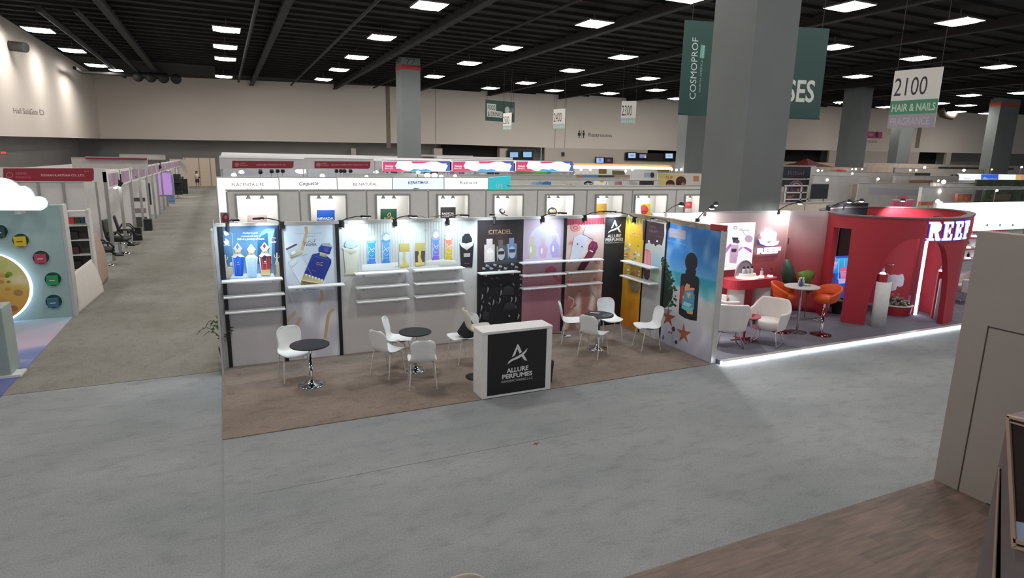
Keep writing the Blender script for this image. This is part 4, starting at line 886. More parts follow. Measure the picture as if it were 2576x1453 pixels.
# ------------------------------------------------------------------ furniture of the perfume booth
M_SHELL = mat('white_plastic', 'f2f5f5', 0.35, var=0.01); M_TUBE = mat('white_steel', 'd2d2d0', 0.35)
M_CHROME = mat('chrome', 'c8cace', 0.12, 1.0, var=0.01); M_BTOP = mat('black_laminate', '26282c', 0.5, var=.15)
def catmull(pts, n):
    out = []
    P = [pts[0]] + list(pts) + [pts[-1]]
    m = len(pts) - 1
    for k in range(n + 1):
        t = k / n * m; i = min(int(t), m - 1); f = t - i
        a, b_, c, d = P[i], P[i + 1], P[i + 2], P[i + 3]
        out.append(tuple(.5 * (2 * b_[j] + (c[j] - a[j]) * f + (2 * a[j] - 5 * b_[j] + 4 * c[j] - d[j]) * f * f + (3 * b_[j] - a[j] - 3 * c[j] + d[j]) * f ** 3) for j in range(len(b_))))
    return out
def shell_mesh(prof, dz=0.0, k=1.0, curl=.03):
    pr = catmull(prof, 26); b = B()
    def fn(u, v):
        i = min(int(v * 26 + .5), 26); x, z, w = pr[i]; s = 2 * u - 1
        back = max(0, min(1, (z - .47) / .12)); e = abs(s) ** 2.4
        return ((x + back * curl * 1.3 * e) * k, s * w * k, z + (1 - back) * curl * e + dz)
    b.grid(fn, 14, 26); return b
CH_PROF = [(.215, .425, .17), (.205, .448, .205), (.12, .45, .225), (0, .438, .228), (-.10, .438, .22), (-.165, .462, .205), (-.205, .53, .185), (-.228, .62, .188), (-.255, .73, .195), (-.275, .80, .165), (-.283, .835, .10)]
def chair_proto(name, label):
    o = thing(name, label, 'chair')
    shell_mesh(CH_PROF).build('seat_shell', M_SHELL, o, [('sol', .009)])
    for sx, sy in ((1, 1), (1, -1), (-1, 1), (-1, -1)):
        b = B(); b.tube([(sx * .05, sy * .16, .428), (sx * .11, sy * .178, .428), (sx * .135, sy * .186, .40), (sx * .20, sy * .215, .013)], [.011, .011, .011, .008], 8); b.build('leg', M_TUBE, o)
    b = B(); b.box(-.06, -.165, .418, .06, .165, .428); b.build('seat_bracket', M_TUBE, o)
    return o
CHAIRS = [(738, 888, -80, 'white shell chair facing the camera behind the leftmost black table'),
          (975, 880, 32, 'white shell chair seen from behind at the left of the middle black table'),
          (1003, 853, -25, 'white shell chair with a leaflet on its seat, left behind the middle black table'),
          (1062, 905, 78, 'white shell chair with its back to the camera in front of the middle black table'),
          (1163, 848, 190, 'white shell chair holding a black bag, half behind the white counter'),
          (1438, 808, -28, 'white shell chair on the left side of the right black table'),
          (1494, 838, 28, 'white shell chair seen from behind in front of the right black table'),
          (1533, 803, -100, 'white shell chair facing the camera behind the right black table'),
          (1629, 822, 168, 'white shell chair seen from the side in front of the beach poster')]
proto_ch = None; CH = []
for px, py, ang, l in CHAIRS:
    p = at(px, py, .45)
    if proto_ch is None: proto_ch = chair_proto('shell_chair', l); o = proto_ch
    else: o = dup(proto_ch, label=l)
    o.location = (p.x, p.y, .012); o.rotation_euler = (0, 0, math.radians(ang)); o['group'] = 'white shell chairs of the perfume booth'; CH.append(o)
def table(name, px, py, ztop, r, label, topm=M_BTOP, basem=M_CHROME, group=None, z0=.012, rb=.2, lever=True):
    p = at(px, py, ztop); o = thing(name, label, 'table', (p.x, p.y, z0), .3, group); h = ztop - z0
    b = B(); b.lathe([(r - .006, h - .022), (r, h - .016), (r, h - .004), (r - .004, h)], n=40); b.build('table_top', topm, o)
    b = B(); b.lathe([(.030, .09), (.030, h - .3), (.024, h - .3), (.024, h - .022)], n=20); b.build('pole', basem, o)
    b = B(); b.lathe([(rb, 0), (rb + .003, .008), (rb * .9, .016), (rb * .4, .03), (.06, .05), (.036, .10)], n=36); b.build('base_plate', basem, o)
    if lever:
        b = B(); b.tube([(.02, 0, h - .05), (.12, -.02, h - .05), (.17, -.03, h - .06)], .006, 6); b.build('lever', M_BLACK, o)
    return o
tp = 'round black bistro tables'
T1 = table('bistro_table', 779, 865, .69, .30, 'leftmost round black table on a chrome pedestal', group=tp)
T2 = table('bistro_table', 1044, 833, .70, .275, 'middle round black table on a chrome pedestal', group=tp)
T3 = table('bistro_table', 1508, 790, .70, .275, 'right round black table with leaflets lying on it', group=tp)
# leaflets, magazine and bag
def sheet(name, label, p, w, h, rz, c, c2=None, cat='leaflet', t=.004, stripes=()):
    o = thing(name, label, cat, p, rz)
    b = B(); b.box(-w / 2, -h / 2, 0, w / 2, h / 2, t); b.build('paper', mat('paper_' + c, c, .6), o)
    if c2:
        b = B(); b.box(-w * .32, -h * .34, t, w * .30, h * .30, t + .001); b.build('picture', mat('print_' + c2, c2, .5), o)
    return o
p = at(1004, 857, .458 + .012); sheet('magazine', 'open magazine lying on a white chair seat', (p.x, p.y, .46), .16, .2, .6, 'd8d4d2', 'b0807c', 'magazine')
p = at(1496, 786, .706); sheet('leaflet', 'white folded leaflet on the right black table', (p.x, p.y, .701), .05, .18, .9, 'dcdcdc')
p = at(1528, 792, .706); sheet('leaflet', 'grey patterned leaflet at the edge of the right black table', (p.x, p.y, .701), .22, .12, .5, '8c9298', '30363c')
def blob(name, label, cat, c, prof, m, n=20, sx=1, sy=1, rz=0, wob=.0):
    o = thing(name, label, cat, c, rz)
    b = B(); b.lathe(prof, n=n, sx=sx, sy=sy)
    if wob: b.v = [(x + wob * nz(x * 9, y * 9 + z * 9), y + wob * nz(y * 9 + 5, z * 9), z + wob * nz(x * 9, z * 9 + 3) * (1 if z > .01 else 0)) for x, y, z in b.v]
    b.build('body', m, o); return o
p = at(1176, 846, .46)
o = blob('bag', 'black slouchy bag resting on a white chair behind the counter', 'bag', (p.x, p.y, .47), [(.10, 0), (.17, .02), (.18, .08), (.14, .18), (.07, .27), (.03, .31)], mat('black_cloth', '232428', .9), sx=1.0, sy=.8, wob=.03)
b = B(); b.tube([(-.04, 0, .28), (-.05, .02, .34), (.03, .02, .34), (.04, 0, .28)], .008, 6); b.build('handle', M_BLACK, o)
# bar stool behind the counter
STP = [(.20, .01, .17), (.19, .03, .20), (.10, .03, .215), (-.02, .018, .215), (-.10, .03, .205), (-.155, .08, .185), (-.185, .17, .17), (-.205, .27, .16), (-.22, .335, .10)]
def stool_shell(b, prof, curl=.05):
    pr = catmull(prof, 22)
    def fn(u, v):
        i = min(int(v * 22 + .5), 22); x, z, w = pr[i]; s = 2 * u - 1; back = max(0, min(1, (z - .05) / .1)); e = abs(s) ** 2.2
        return (x + back * curl * e, s * w, z + (1 - back) * curl * .8 * e)
    b.grid(fn, 14, 22); return b
p = at(1204, 834, .80)
o = thing('bar_stool', 'cream shell bar stool standing behind the white counter', 'stool', (p.x, p.y + .02, .012), math.radians(-8)); H = .78
b = B(); b = stool_shell(b, [(x * 1.05, z * 1.05 + H, w) for x, z, w in STP]) if 0 else stool_shell(b, STP); b.v = [(x * 1.2, y * 1.15, z * 1.2 + H) for x, y, z in b.v]; b.build('seat_shell', mat('cream_plastic', 'd9d4c4', .4), o, [('sol', .012)])
b = B(); b.lathe([(.03, .08), (.03, .45), (.02, .45), (.02, H + .01)], n=16); b.build('pole', M_CHROME, o)
b = B(); b.lathe([(.20, 0), (.205, .01), (.1, .03), (.03, .08)], n=30); b.build('base_plate', M_BLACK, o)
# counter with logo
X0, X1, Y0, Y1, HC = 3.335, 4.515, 8.13, 8.50, 1.065
o = thing('reception_counter', 'white reception counter with black allure perfumes logo front', 'counter', ((X0 + X1) / 2, (Y0 + Y1) / 2, .012))
b = B(); b.box(X0, Y0, .012, X1, Y1, HC - .04, .004); local(b.build('body', M_WHITE), o)
b = B(); b.box(X0 - .004, Y0 - .004, HC - .04, X1 + .004, Y1 + .004, HC, .004); local(b.build('counter_top', M_WHITE), o)
PC = Plane((X0, Y0), (X1, Y0)); a = Art(PC, 1.0)
uv = [PC.uv(*q) for q in ((1227, 842), (1375, 826), (1371, 973), (1227, 997))]
a.U([(uv[0][0], (uv[2][1] + uv[3][1]) / 2), (uv[2][0], (uv[2][1] + uv[3][1]) / 2), (uv[2][0], (uv[0][1] + uv[1][1]) / 2), (uv[0][0], (uv[0][1] + uv[1][1]) / 2)], '1c1c1f')
allure_logo(a, 1301.5, 865, 44, 'dfe0e0', 1.0, -.14)
a.T('ALLURE', 1274, 938, 1329, 929, 11.5, 'dcdcdc', 0.035); a.T('PERFUMES', 1263, 953, 1339, 942, 11, 'dcdcdc', 0.035); a.T('MANUFACTURING L.L.C', 1261, 963.5, 1340, 951.5, 6, 'b4b4b4', 0.02)
local(a.build('logo_front', PRINT), o)
o = thing('waste_bin', 'black waste bin standing behind the right end of the counter', 'bin', (4.60, 8.46, .012))
b = B(); b.lathe([(.10, 0), (.105, .01), (.13, .34), (.132, .35), (.122, .35), (.11, .05)], n=24); b.build('body', M_BLACK, o)
b = B(); q0 = at(1392, 838, .02); q1 = at(1412, 839, .02); q2 = at(1424, 845, .02)
b.tube([q0 - Vector((.5, 0, 0)), q0, q1, q2], .012, 6); o = b.build('floor_cable', M_BLACK); tag(o, 'black power cable on the booth carpet behind the counter', 'cable')
p = at(1430, 846, .03); o = thing('plug', 'white plug at the end of the black floor cable', 'plug', (p.x, p.y, .012)); b = B(); b.box(-.05, -.03, 0, .05, .03, .05, .01); b.cyl((-.05, 0, .025), (-.08, 0, .025), .012); b.build('body', M_WHITE, o)
# potted fern behind the left end of the wall
M_LEAF = mat('dark_leaf', '3c4a34', .7, var=.3)
def fern(loc, label, n=16, r=.35, h=.5, pot=True, m=None, z0=0.0, cat='plant', name='potted_plant'):
    o = thing(name, label, cat, loc); rr = random.Random(int(loc[0] * 100))
    if pot:
        b = B(); b.lathe([(.09, 0), (.13, .28), (.135, .30), (.115, .30), (.11, .26)], n=20); b.build('pot', M_BLACK, o)
    b = B()
    for i in range(n):
        t = 2 * PI * i / n + rr.uniform(-.2, .2); L_ = r * rr.uniform(.7, 1.1); hh = h * rr.uniform(.5, 1.1); pts = []
        for k in range(7):
            s = k / 6; pts.append(Vector((math.cos(t) * L_ * s, math.sin(t) * L_ * s, z0 + .28 * pot + hh * math.sin(s * 2.3))))
        for k in range(6):
            d = (pts[k + 1] - pts[k]).normalized(); sd = d.cross(Vector((0, 0, 1))).normalized(); w = .055 * math.sin((k + .8) / 7 * PI)
            for sg in (-1, 1):
                q = pts[k]; tip = q + sd * sg * w * 1.6 + d * .05 + Vector((0, 0, .01)); b.add([q, q + d * .05, tip], [(0, 1, 2)])
        b.tube(pts, .004, 4)
    b.build('fronds', m or M_LEAF, o); return o
q = atY(548, 800, BYW + .25); fern((q.x + .1, BYW + .3, 0), 'dark fern like plant sticking out behind the left end of the booth wall', r=.42, h=.55)
bpy.context.view_layer.update()
# ------------------------------------------------------------------ the pink and red perfume stand
ZP = .08; RXa, RXb = 7.99, 21.5; RY0 = 8.0
M_RW = mat('red_lacquer', 'b4303e', .55, var=.03, scale=.8); M_PINKW = mat('rose_wall', 'bd8a8e', .7, var=.03)
M_REDD = mat('deep_red', 'a12c38', .6); M_GLOWST = mat('led_strip', 'ffffff', .4, emit=9, ecol='eaf2ff', var=0)
M_GLOW2 = mat('sign_glow', 'ffffff', .4, emit=1.1, ecol='f4f6ff', var=0); M_GLOWB = mat('blue_glow', '2a38b8', .4, emit=.55, ecol='4048d8', var=0)
o = thing('stand_platform', 'low grey carpeted platform of the red stand edged with a white light strip', 'platform', (12, 9.5, 0))
b = B(); b.box(RXa, RY0 + .05, 0, RXb, 10.66, ZP); b.box(12.05, 10.66, 0, RXb, 11.5, ZP); local(b.build('deck', M_REEFC), o)
b = B(); b.box(RXa - .02, RY0 + .0, .0, RXb, RY0 + .045, .075); local(b.build('light_strip', M_GLOWST), o)
b = B(); b.box(RXa, RY0 + .0, .076, RXb, RY0 + .09, ZP + .006); local(b.build('edge_trim', M_WFRAME), o)
# graded rose wall: colour runs from pale at the top to red below
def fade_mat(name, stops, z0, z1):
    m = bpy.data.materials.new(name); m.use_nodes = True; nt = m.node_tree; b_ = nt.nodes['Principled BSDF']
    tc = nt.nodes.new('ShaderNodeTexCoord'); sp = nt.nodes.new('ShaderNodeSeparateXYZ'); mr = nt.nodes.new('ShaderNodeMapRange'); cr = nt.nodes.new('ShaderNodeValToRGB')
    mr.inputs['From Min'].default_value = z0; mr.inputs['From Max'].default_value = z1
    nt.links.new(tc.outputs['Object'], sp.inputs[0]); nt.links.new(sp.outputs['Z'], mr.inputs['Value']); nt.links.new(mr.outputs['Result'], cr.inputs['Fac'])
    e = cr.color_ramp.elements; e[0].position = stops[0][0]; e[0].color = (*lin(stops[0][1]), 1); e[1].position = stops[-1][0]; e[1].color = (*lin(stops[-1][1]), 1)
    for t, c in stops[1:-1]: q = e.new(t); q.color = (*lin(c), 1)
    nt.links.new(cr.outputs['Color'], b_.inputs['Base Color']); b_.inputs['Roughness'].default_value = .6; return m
M_FADE = fade_mat('pale_to_red', [(0, 'a8303c'), (.38, 'ae3e48'), (.60, 'b06268'), (.82, 'cba6aa'), (1, 'd6c6ca')], 0, 2.5)
YR = 10.35; ZR = atY(1980, 531, YR).z
o = thing('stand_wall', 'rose fading wall of the pink stand with poster lightbox and lit logo', 'wall', (10, YR, ZP))
xr = atY(1977, 600, YR).x; PR = Plane((RXa + .02, YR), (xr, YR))
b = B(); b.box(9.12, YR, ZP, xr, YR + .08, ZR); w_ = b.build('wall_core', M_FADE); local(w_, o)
b = B(); b.box(RXa + .06, YR, ZP, 9.12, YR + .08, ZR + .02); local(b.build('glare_section', M_WHITE), o)  # left end coloured white to carry the glare of the lamps
b = B(); b.box(RXa + .02, YR - .01, ZR, xr, YR + .09, ZR + .02); local(b.build('top_trim', M_WFRAME), o)
o = thing('stand_wall', 'white inner side wall of the pink stand behind the beach poster wall', 'wall', (8.05, 9.3, ZP))
b = B(); b.box(RXa + .0, 8.3, ZP, RXa + .05, YR, ZR - .02); local(b.build('wall_core', M_WHITE), o)
# curved screen wall
o = thing('stand_wall', 'curved pale to red wall between the lit logo and the red drum', 'wall', (12, YR - .2, ZP))
b = B(); cx0 = xr; cx1, cy1 = 12.95, 10.0
def fn(u, v):
    x = cx0 + (cx1 - cx0) * u; y = YR + (cy1 - YR) * u + .30 * math.sin(PI * u); return (x, y, ZP + (ZR - ZP) * v)
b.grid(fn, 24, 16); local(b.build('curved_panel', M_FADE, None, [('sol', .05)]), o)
q = fn(.12, 0); b = B(); b.box(q[0] - .01, q[1] - .05, 1.75, q[0] + .01, q[1] - .02, 1.9); local(b.build('door_pull', M_CHROME), o)
# poster lightbox
def lightbox(name, label, pl, quad, draw, cat='lightbox', depth=.06, off=.0, emit=GLOW, gain=1.0, group=None, frame=True):
    us = [pl.uv(*q) for q in quad]; u0 = min(us[0][0], us[3][0]); u1 = max(us[1][0], us[2][0]); v1 = (us[0][1] + us[1][1]) / 2; v0 = (us[2][1] + us[3][1]) / 2
    o = thing(name, label, cat, pl.pt((u0 + u1) / 2, v0, off), 0, group)
    b = B(); b.prect(pl, u0, v0, u1, v1, off, off + depth); local(b.build('box_frame', M_WFRAME), o)
    a = Art(pl, gain, off + depth + .001); a.bg(u0 + .01, v0 + .01, u1 - .01, v1 - .01, lambda s, t: mixc('f2f2f4', 'ffffff', t), 4, 4); draw(a); local(a.build('backlit_print', emit), o); return o
z6 = zm(1780, 500, 3.46)
def d(a):
    a.P(z6((105, 470), (180, 385), (195, 400), (105, 520)), 'b060c8', 'd8a0e0'); a.P(z6((290, 418), (320, 415), (365, 440), (365, 468)), 'b060c8'); a.P(z6((250, 440), (270, 415), (290, 418), (255, 455)), 'c890d8')
    a.E(*z6((340, 345))[0], 10, 9, 'c8a8c8'); a.E(*z6((130, 330))[0], 5, 7, 'c4c4c8'); a.E(*z6((120, 420))[0], 4, 6, 'd0d0d4'); a.L(z6((280, 270), (310, 310), (345, 335)), 1.3, 'a8a0a8')
    a.P(z6((190, 395), (252, 395), (248, 470), (232, 558), (172, 552), (175, 470)), 'dab0d4', 'c8a0b8'); a.P(z6((190, 430), (235, 430), (232, 460), (190, 460)), '3c2c44')
    a.P(z6((195, 332), (250, 334), (248, 350), (232, 380), (205, 378), (198, 350)), '35303a'); a.E(*z6((240, 368))[0], 6, 5, '58506a')
    for i in range(4): a.L(z6((195 + i * 12, 480), (190 + i * 12, 545)), .6, '9c6c90')
    a.E(*z6((225, 248))[0], 5, 4, '8c8c90'); a.E(*z6((225, 248))[0], 3.5, 2.6, 'f4f4f4'); a.T('Illumi', *z6((250, 272))[0], *z6((345, 280))[0], 6, 'a4a4a8', 0, .2)
    a.E(*z6((120, 580))[0], 6, 4, 'e0dce0')
lightbox('poster_lightbox', 'bright backlit poster of a pink perfume bottle on the rose wall', PR, [(1803, 558), (1892, 558), (1885, 676), (1803, 678)], d)
# lit logo
o = thing('lit_logo', 'glowing white flower emblem above glowing reef lettering', 'sign', PR.pt(PR.uv(1930, 600)[0], PR.uv(1930, 638)[1]))
b = B()
def blob2(cx, cy, rx, ry, off=.03):
    b.ppoly(PR, [PR.uv(cx + rx * math.cos(t * PI / 12), cy - ry * math.sin(t * PI / 12)) for t in range(24)], off, off + .04)
for cx, cy, rx, ry in ((1929, 580, 10, 8), (1918, 589, 8, 8), (1941, 589, 8, 8), (1929, 596, 11, 10), (1921, 600, 9, 7), (1938, 600, 9, 7)): blob2(cx, cy, rx, ry, .03 + .001 * cx % .003)
b.ppoly(PR, [PR.uv(x, y) for x, y in ((1905, 601), (1915, 603), (1929, 611), (1945, 604), (1954, 605), (1950, 613), (1940, 617), (1922, 617), (1910, 612))], .034, .075)
local(b.build('emblem', M_GLOW2), o)
b = B(); b.ppoly(PR, [PR.uv(x, y) for x, y in ((1903, 602), (1915, 604), (1929, 612), (1945, 605), (1956, 606), (1951, 616), (1940, 619), (1922, 619), (1908, 614))], .02, .031); local(b.build('emblem_halo', M_GLOWB), o)
vs, fs, xa, xb, lo, hi = glyphs('REEF', .07, 0)
q0 = PR.uv(1898, 637); q1 = PR.uv(1957, 640); k = (PR.uv(1898, 623)[1] - q0[1]) / .73
b = B(); P2 = [(q0[0] + (q1[0] - q0[0]) * (x - xa) / (xb - xa), q0[1] + y * k - .0 * x) for x, y in vs]
n = len(P2); b.add([PR.pt(u, v, .07) for u, v in P2], fs); local(b.build('letters', M_GLOW2), o)
# ---- the red drum
ring0 = [(13.05, 10.25), (12.62, 9.6), (12.72, 9.15), (13.0, 8.72), (13.45, 8.42), (14.2, 8.2), (15.0, 8.22), (15.6, 8.45), (16.5, 8.85), (17.3, 9.5), (17.5, 10.3), (17.0, 10.95), (16.0, 11.3), (15.0, 11.35), (14.0, 11.05), (13.4, 10.7), (13.05, 10.25)]
NR = 288; ring = catmull([(x, y) for x, y in ring0], NR); ZD = 2.5
cum = [0]
for p, q in zip(ring, ring[1:]): cum.append(cum[-1] + math.hypot(q[0] - p[0], q[1] - p[1]))
LT = cum[-1]
def near(x, y): return min(range(NR), key=lambda i: (ring[i][0] - x) ** 2 + (ring[i][1] - y) ** 2)
iA0 = near(12.94, 8.81) ; iA1 = near(14.75, 8.2); iB0 = near(15.45, 8.4); iB1 = near(17.3, 9.5)
iD0 = near(13.0, 10.2); iD1 = near(12.66, 9.35)
def pX(x, y, z=1.3):
    c_ = RM.transposed() @ (Vector((x, y, z)) - EYE); return W_PX / 2 + F_PX * c_.x / -c_.z
iD0 = next(i for i in range(2, NR // 4) if pX(*ring[i]) > 2082); iD1 = max([i for i in range(5, NR // 4) if pX(*ring[i]) < 2132 and ring[i][1] > 8.9] or [iD1])
def zb(i):
    s = cum[i]
    for a_, b_, top in ((iA0, iA1, 2.08), (iB0, iB1, 2.08)):
        if cum[a_] < s < cum[b_]:
            t = 2 * (s - cum[a_]) / (cum[b_] - cum[a_]) - 1; return ZP + .0 + (top - ZP) * (1 - abs(t) ** 3.2) ** .5
    if cum[iD0] < s < cum[iD1]: return 2.22
    return ZP
o = thing('red_drum', 'tall rounded red drum shaped room with arched openings and lit reef letters', 'stand', (15, 9.9, ZP))
def drum_wall(i0, i1, name, m, par, th=.12):
    b = B(); vs = []
    for i in range(i0, i1 + 1):
        p = Vector((*ring[i % NR], 0)); q = Vector((*ring[(i + 1) % NR], 0)); r_ = Vector((*ring[(i - 1) % NR], 0)); d_ = (q - r_).normalized(); nn = Vector((-d_.y, d_.x, 0)) * th
        z0 = zb(i % NR); vs += [p + Vector((0, 0, z0)), p + Vector((0, 0, ZD)), p + nn + Vector((0, 0, ZD)), p + nn + Vector((0, 0, z0))]
    fs = []
    for k in range(i1 - i0):
        a0 = k * 4
        for e in range(4): f = (e + 1) % 4; fs.append((a0 + e, a0 + 4 + e, a0 + 4 + f, a0 + f))
    b.add(vs, fs, False); b.add(vs[:4], [(0, 1, 2, 3)], False); b.add(vs[-4:], [(3, 2, 1, 0)], False)
    return local(b.build(name, m), par)
drum_wall(0, NR // 2 + 30, 'front_wall', M_RW, o); drum_wall(NR // 2 + 30, NR, 'back_wall', M_RW, o)
b = B(); tv = []
for i in range(NR + 1):
    p = Vector((*ring[i % NR], 0)); q = Vector((*ring[(i + 1) % NR], 0)); r_ = Vector((*ring[(i - 1) % NR], 0)); d_ = (q - r_).normalized(); nn = Vector((-d_.y, d_.x, 0))
    tv += [p - nn * .02 + Vector((0, 0, ZD)), p + nn * .15 + Vector((0, 0, ZD)), p + nn * .15 + Vector((0, 0, ZD + .03)), p - nn * .02 + Vector((0, 0, ZD + .03))]
b.add(tv, [(k * 4 + e, k * 4 + 4 + e, k * 4 + 4 + (e + 1) % 4, k * 4 + (e + 1) % 4) for k in range(NR) for e in range(4)]); local(b.build('top_rim', mat('grey_rim', '6f6764', .6)), o)
# dark upper lining inside the back of the drum
b = B(); i0, i1 = near(15.9, 11.32), near(13.1, 10.35); vs = []
for i in range(i0, i1):
    p = Vector((*ring[i], 0)); q = Vector((*ring[(i + 1) % NR], 0)); d_ = (q - p).normalized(); nn = Vector((-d_.y, d_.x, 0)) * .14
    vs += [p + nn + Vector((0, 0, .3)), p + nn + Vector((0, 0, ZD + .12))]
b.add(vs, [(k * 2, k * 2 + 1, k * 2 + 3, k * 2 + 2) for k in range(len(vs) // 2 - 1)]); local(b.build('dark_lining', mat('dark_fabric', '26282e', .9), None, [('sol', .01)]), o)
# inner red fin (door) with lever, and the right hand pillar side
b = B(); b.slab((15.0, 10.6), (15.9, 9.75), ZP, 2.3, .05); local(b.build('inner_door', M_RW), o)
b = B(); q = Vector((15.45, 10.15, 1.12)); b.tube([q, q + Vector((-.03, -.07, 0)), q + Vector((.09, -.13, 0))], .014, 8); local(b.build('door_lever', M_CHROME), o)
b = B(); b.slab((15.5, 8.5), (15.62, 9.25), ZP, 2.45, .08); local(b.build('pillar_fin', M_REDD), o)
# vertical light strip
p = at(2310, 757, ZP); k = .92
b = B(); b.slab((15.05, 9.05), (15.11, 9.02), ZP, 2.14, .05); st = b.build('light_strip', M_GLOWST); local(st, o)
b = B(); b.slab((14.97, 9.10), (15.05, 9.06), ZP, 2.14, .06); local(b.build('strip_channel', mat('pink_channel', 'c46a80', .5)), o)
# REEF letters standing on the drum, slab serif, each bent to the wall
def letter_strokes(ch):
    s = .2
    if ch == 'R': return [[(0, 0), (.5, 0), (.5, .12), (.36, .12), (.36, .42), (.48, .42), (.66, 0), (.98, 0), (.98, .12), (.88, .14), (.72, .46), (.9, .58), (.9, .86), (.72, 1), (0, 1), (0, .88), (.13, .88), (.13, .12), (0, .12)]]
    if ch == 'E': return [[(0, 0), (.86, 0), (.86, .34), (.74, .34), (.70, .14), (.38, .14), (.38, .44), (.54, .44), (.56, .34), (.64, .34), (.64, .68), (.56, .68), (.54, .57), (.38, .57), (.38, .87), (.68, .87), (.72, .68), (.84, .68), (.84, 1), (0, 1), (0, .88), (.13, .88), (.13, .12), (0, .12)]]
    return [[(0, 0), (.52, 0), (.52, .12), (.38, .12), (.38, .44), (.54, .44), (.56, .34), (.64, .34), (.64, .68), (.56, .68), (.54, .57), (.38, .57), (.38, .87), (.68, .87), (.72, .68), (.84, .68), (.84, 1), (0, 1), (0, .88), (.13, .88), (.13, .12), (0, .12)]]
def on_ring(s, off):
    i = max(1, min(NR - 1, next((k for k in range(NR) if cum[k] >= s), NR - 1)))
    p = Vector((*ring[i - 1], 0)); q = Vector((*ring[i], 0)); t = (s - cum[i - 1]) / max(1e-6, cum[i] - cum[i - 1]); d_ = (q - p).normalized()
    return p.lerp(q, t) + Vector((d_.y, -d_.x, 0)) * off
sgn = thing('lit_letters', 'large glowing white reef letters on the rim of the red drum', 'sign', (14.3, 8.2, 2.1))
s0 = cum[near(13.72, 8.33)]; LH, LWd = .41, .34; zl = 2.04
s0 = None
for i in range(NR):      # start where the picture shows the first letter
    p = Vector((*ring[i], 2.1)); d_ = p - EYE; c_ = RM.transposed() @ d_; X = W_PX / 2 + F_PX * c_.x / -c_.z
    if s0 is None and X > 2325 and p.y < 9: s0 = cum[i]
for j, ch in enumerate('REEF'):
    for halo in (1, 0):
        for pts in letter_strokes(ch):
            b = B(); g_ = .016 if halo else 0; n = len(pts); cx_, cy_ = .45, .5
            def grow(x, y): return (x + (g_ / LWd if x > cx_ else -g_ / LWd) * .8, y + (g_ / LH if y > cy_ else -g_ / LH) * .8)
            PT = [grow(x, y) for x, y in pts]
            o0, o1 = (.008, .018) if halo else (.028, .045)
            vs = [on_ring(s0 + (j * 1.13 + x) * LWd, o0) + Vector((0, 0, zl + y * LH)) for x, y in PT] + [on_ring(s0 + (j * 1.13 + x) * LWd, o1) + Vector((0, 0, zl + y * LH)) for x, y in PT]
            b.add(vs, [tuple(range(n - 1, -1, -1)), tuple(range(n, 2 * n))] + [(i, (i + 1) % n, n + (i + 1) % n, n + i) for i in range(n)])
            q = b.build('letter_halo' if halo else 'letter', M_GLOWB if halo else M_GLOW2); local(q, sgn)
# screen wall seen through the doorway
PX = Plane((13.75, 10.35), (15.0, 10.35)) ; a = Art(PX, 1, .045)
o = thing('video_wall', 'tall dark screen showing a pink coral picture on blue, seen through the drum doorway', 'screen', (13.7, 10.95, ZP))
b = B(); b.prect(PX, 0, ZP, 1.2, 2.38, 0, .04); local(b.build('screen_case', M_BLKP), o)
q = lambda *ps: z6(*ps)
a.P(q((990, 500), (1240, 490), (1200, 860), (980, 860)), '2058b8', '1a3ca0'); a.P(q((1000, 520), (1220, 510), (1215, 640), (995, 650)), '3cb0e0', '2878c8')
for x in (1030, 1130, 1180): a.L(q((x, 520), (x - 8, 700)), 2.5, '58c4e8')
a.P(q((1050, 520), (1080, 465), (1110, 520), (1095, 600), (1080, 640), (1062, 600)), 'b48cd0', '8c6cc0'); a.P(q((1035, 540), (1120, 545), (1112, 570), (1045, 565)), 'c8a8e0'); a.P(q((1040, 580), (1112, 575), (1105, 605), (1050, 605)), 'a88cd4')
a.P(q((1055, 640), (1090, 640), (1095, 730), (1045, 730)), '382848', '5c3068'); a.E(*q((1170, 620))[0], 9, 9, 'e05c8c'); a.P(q((1140, 630), (1205, 625), (1200, 690), (1145, 700)), 'e88cac', 'c85c90'); a.P(q((1125, 690), (1200, 690), (1195, 730), (1125, 735)), 'b8a8d8'); a.P(q((1010, 680), (1050, 670), (1040, 720), (1008, 715)), '7c2c6c')
a.P(q((1010, 650), (1230, 640), (1230, 520), (1225, 520), (1225, 636), (1010, 646)), '2a64c0')
local(a.build('screen_picture', SCREEN), o)
q = at(2103, 790, ZP); o = thing('flower_pot', 'black planter pot inside the drum doorway', 'pot', (13.35, 9.85, ZP)); b = B(); b.lathe([(.10, 0), (.14, .3), (.145, .32), (.12, .32), (.1, .06)], n=20); b.build('pot_body', M_BLACK, o); b = B(); b.ball((0, 0, .30), .12, sq=(1, 1, .5)); b.build('soil_cover', mat('grey_stones', '8c8a88', .9, var=.4, scale=60), o)
# white half round pedestals with bottles
M_BOT = mat('tinted_glass', 'c890a0', .15, alpha=1); M_CAPG = mat('grey_cap', '8c8890', .3)
def bottle(loc, label, h=.14, w=.035, m=None, cap=None, group=None, glow=False, rz=0):
    o = thing('perfume_bottle', label, 'perfume bottle', loc, rz, group); m = m or M_BOT
    b = B(); b.lathe([(w * .9, 0), (w, .006), (w, h * .58), (w * .8, h * .66), (w * .3, h * .68), (w * .3, h * .72)], n=14); b.build('glass', m, o)
    b = B(); b.lathe([(w * .55, h * .72), (w * .6, h * .96), (w * .5, h)], n=14); b.build('cap', cap or M_CAPG, o)
    return o
def puck(loc, label, r=.07, group='glowing display pucks'):
    o = thing('display_puck', label, 'display base', loc, 0, group); b = B(); b.lathe([(r, 0), (r, .025), (r * .8, .035)], n=20); b.build('disc', mat('puck_glow', 'ffffff', .4, emit=3, var=0), o); return o
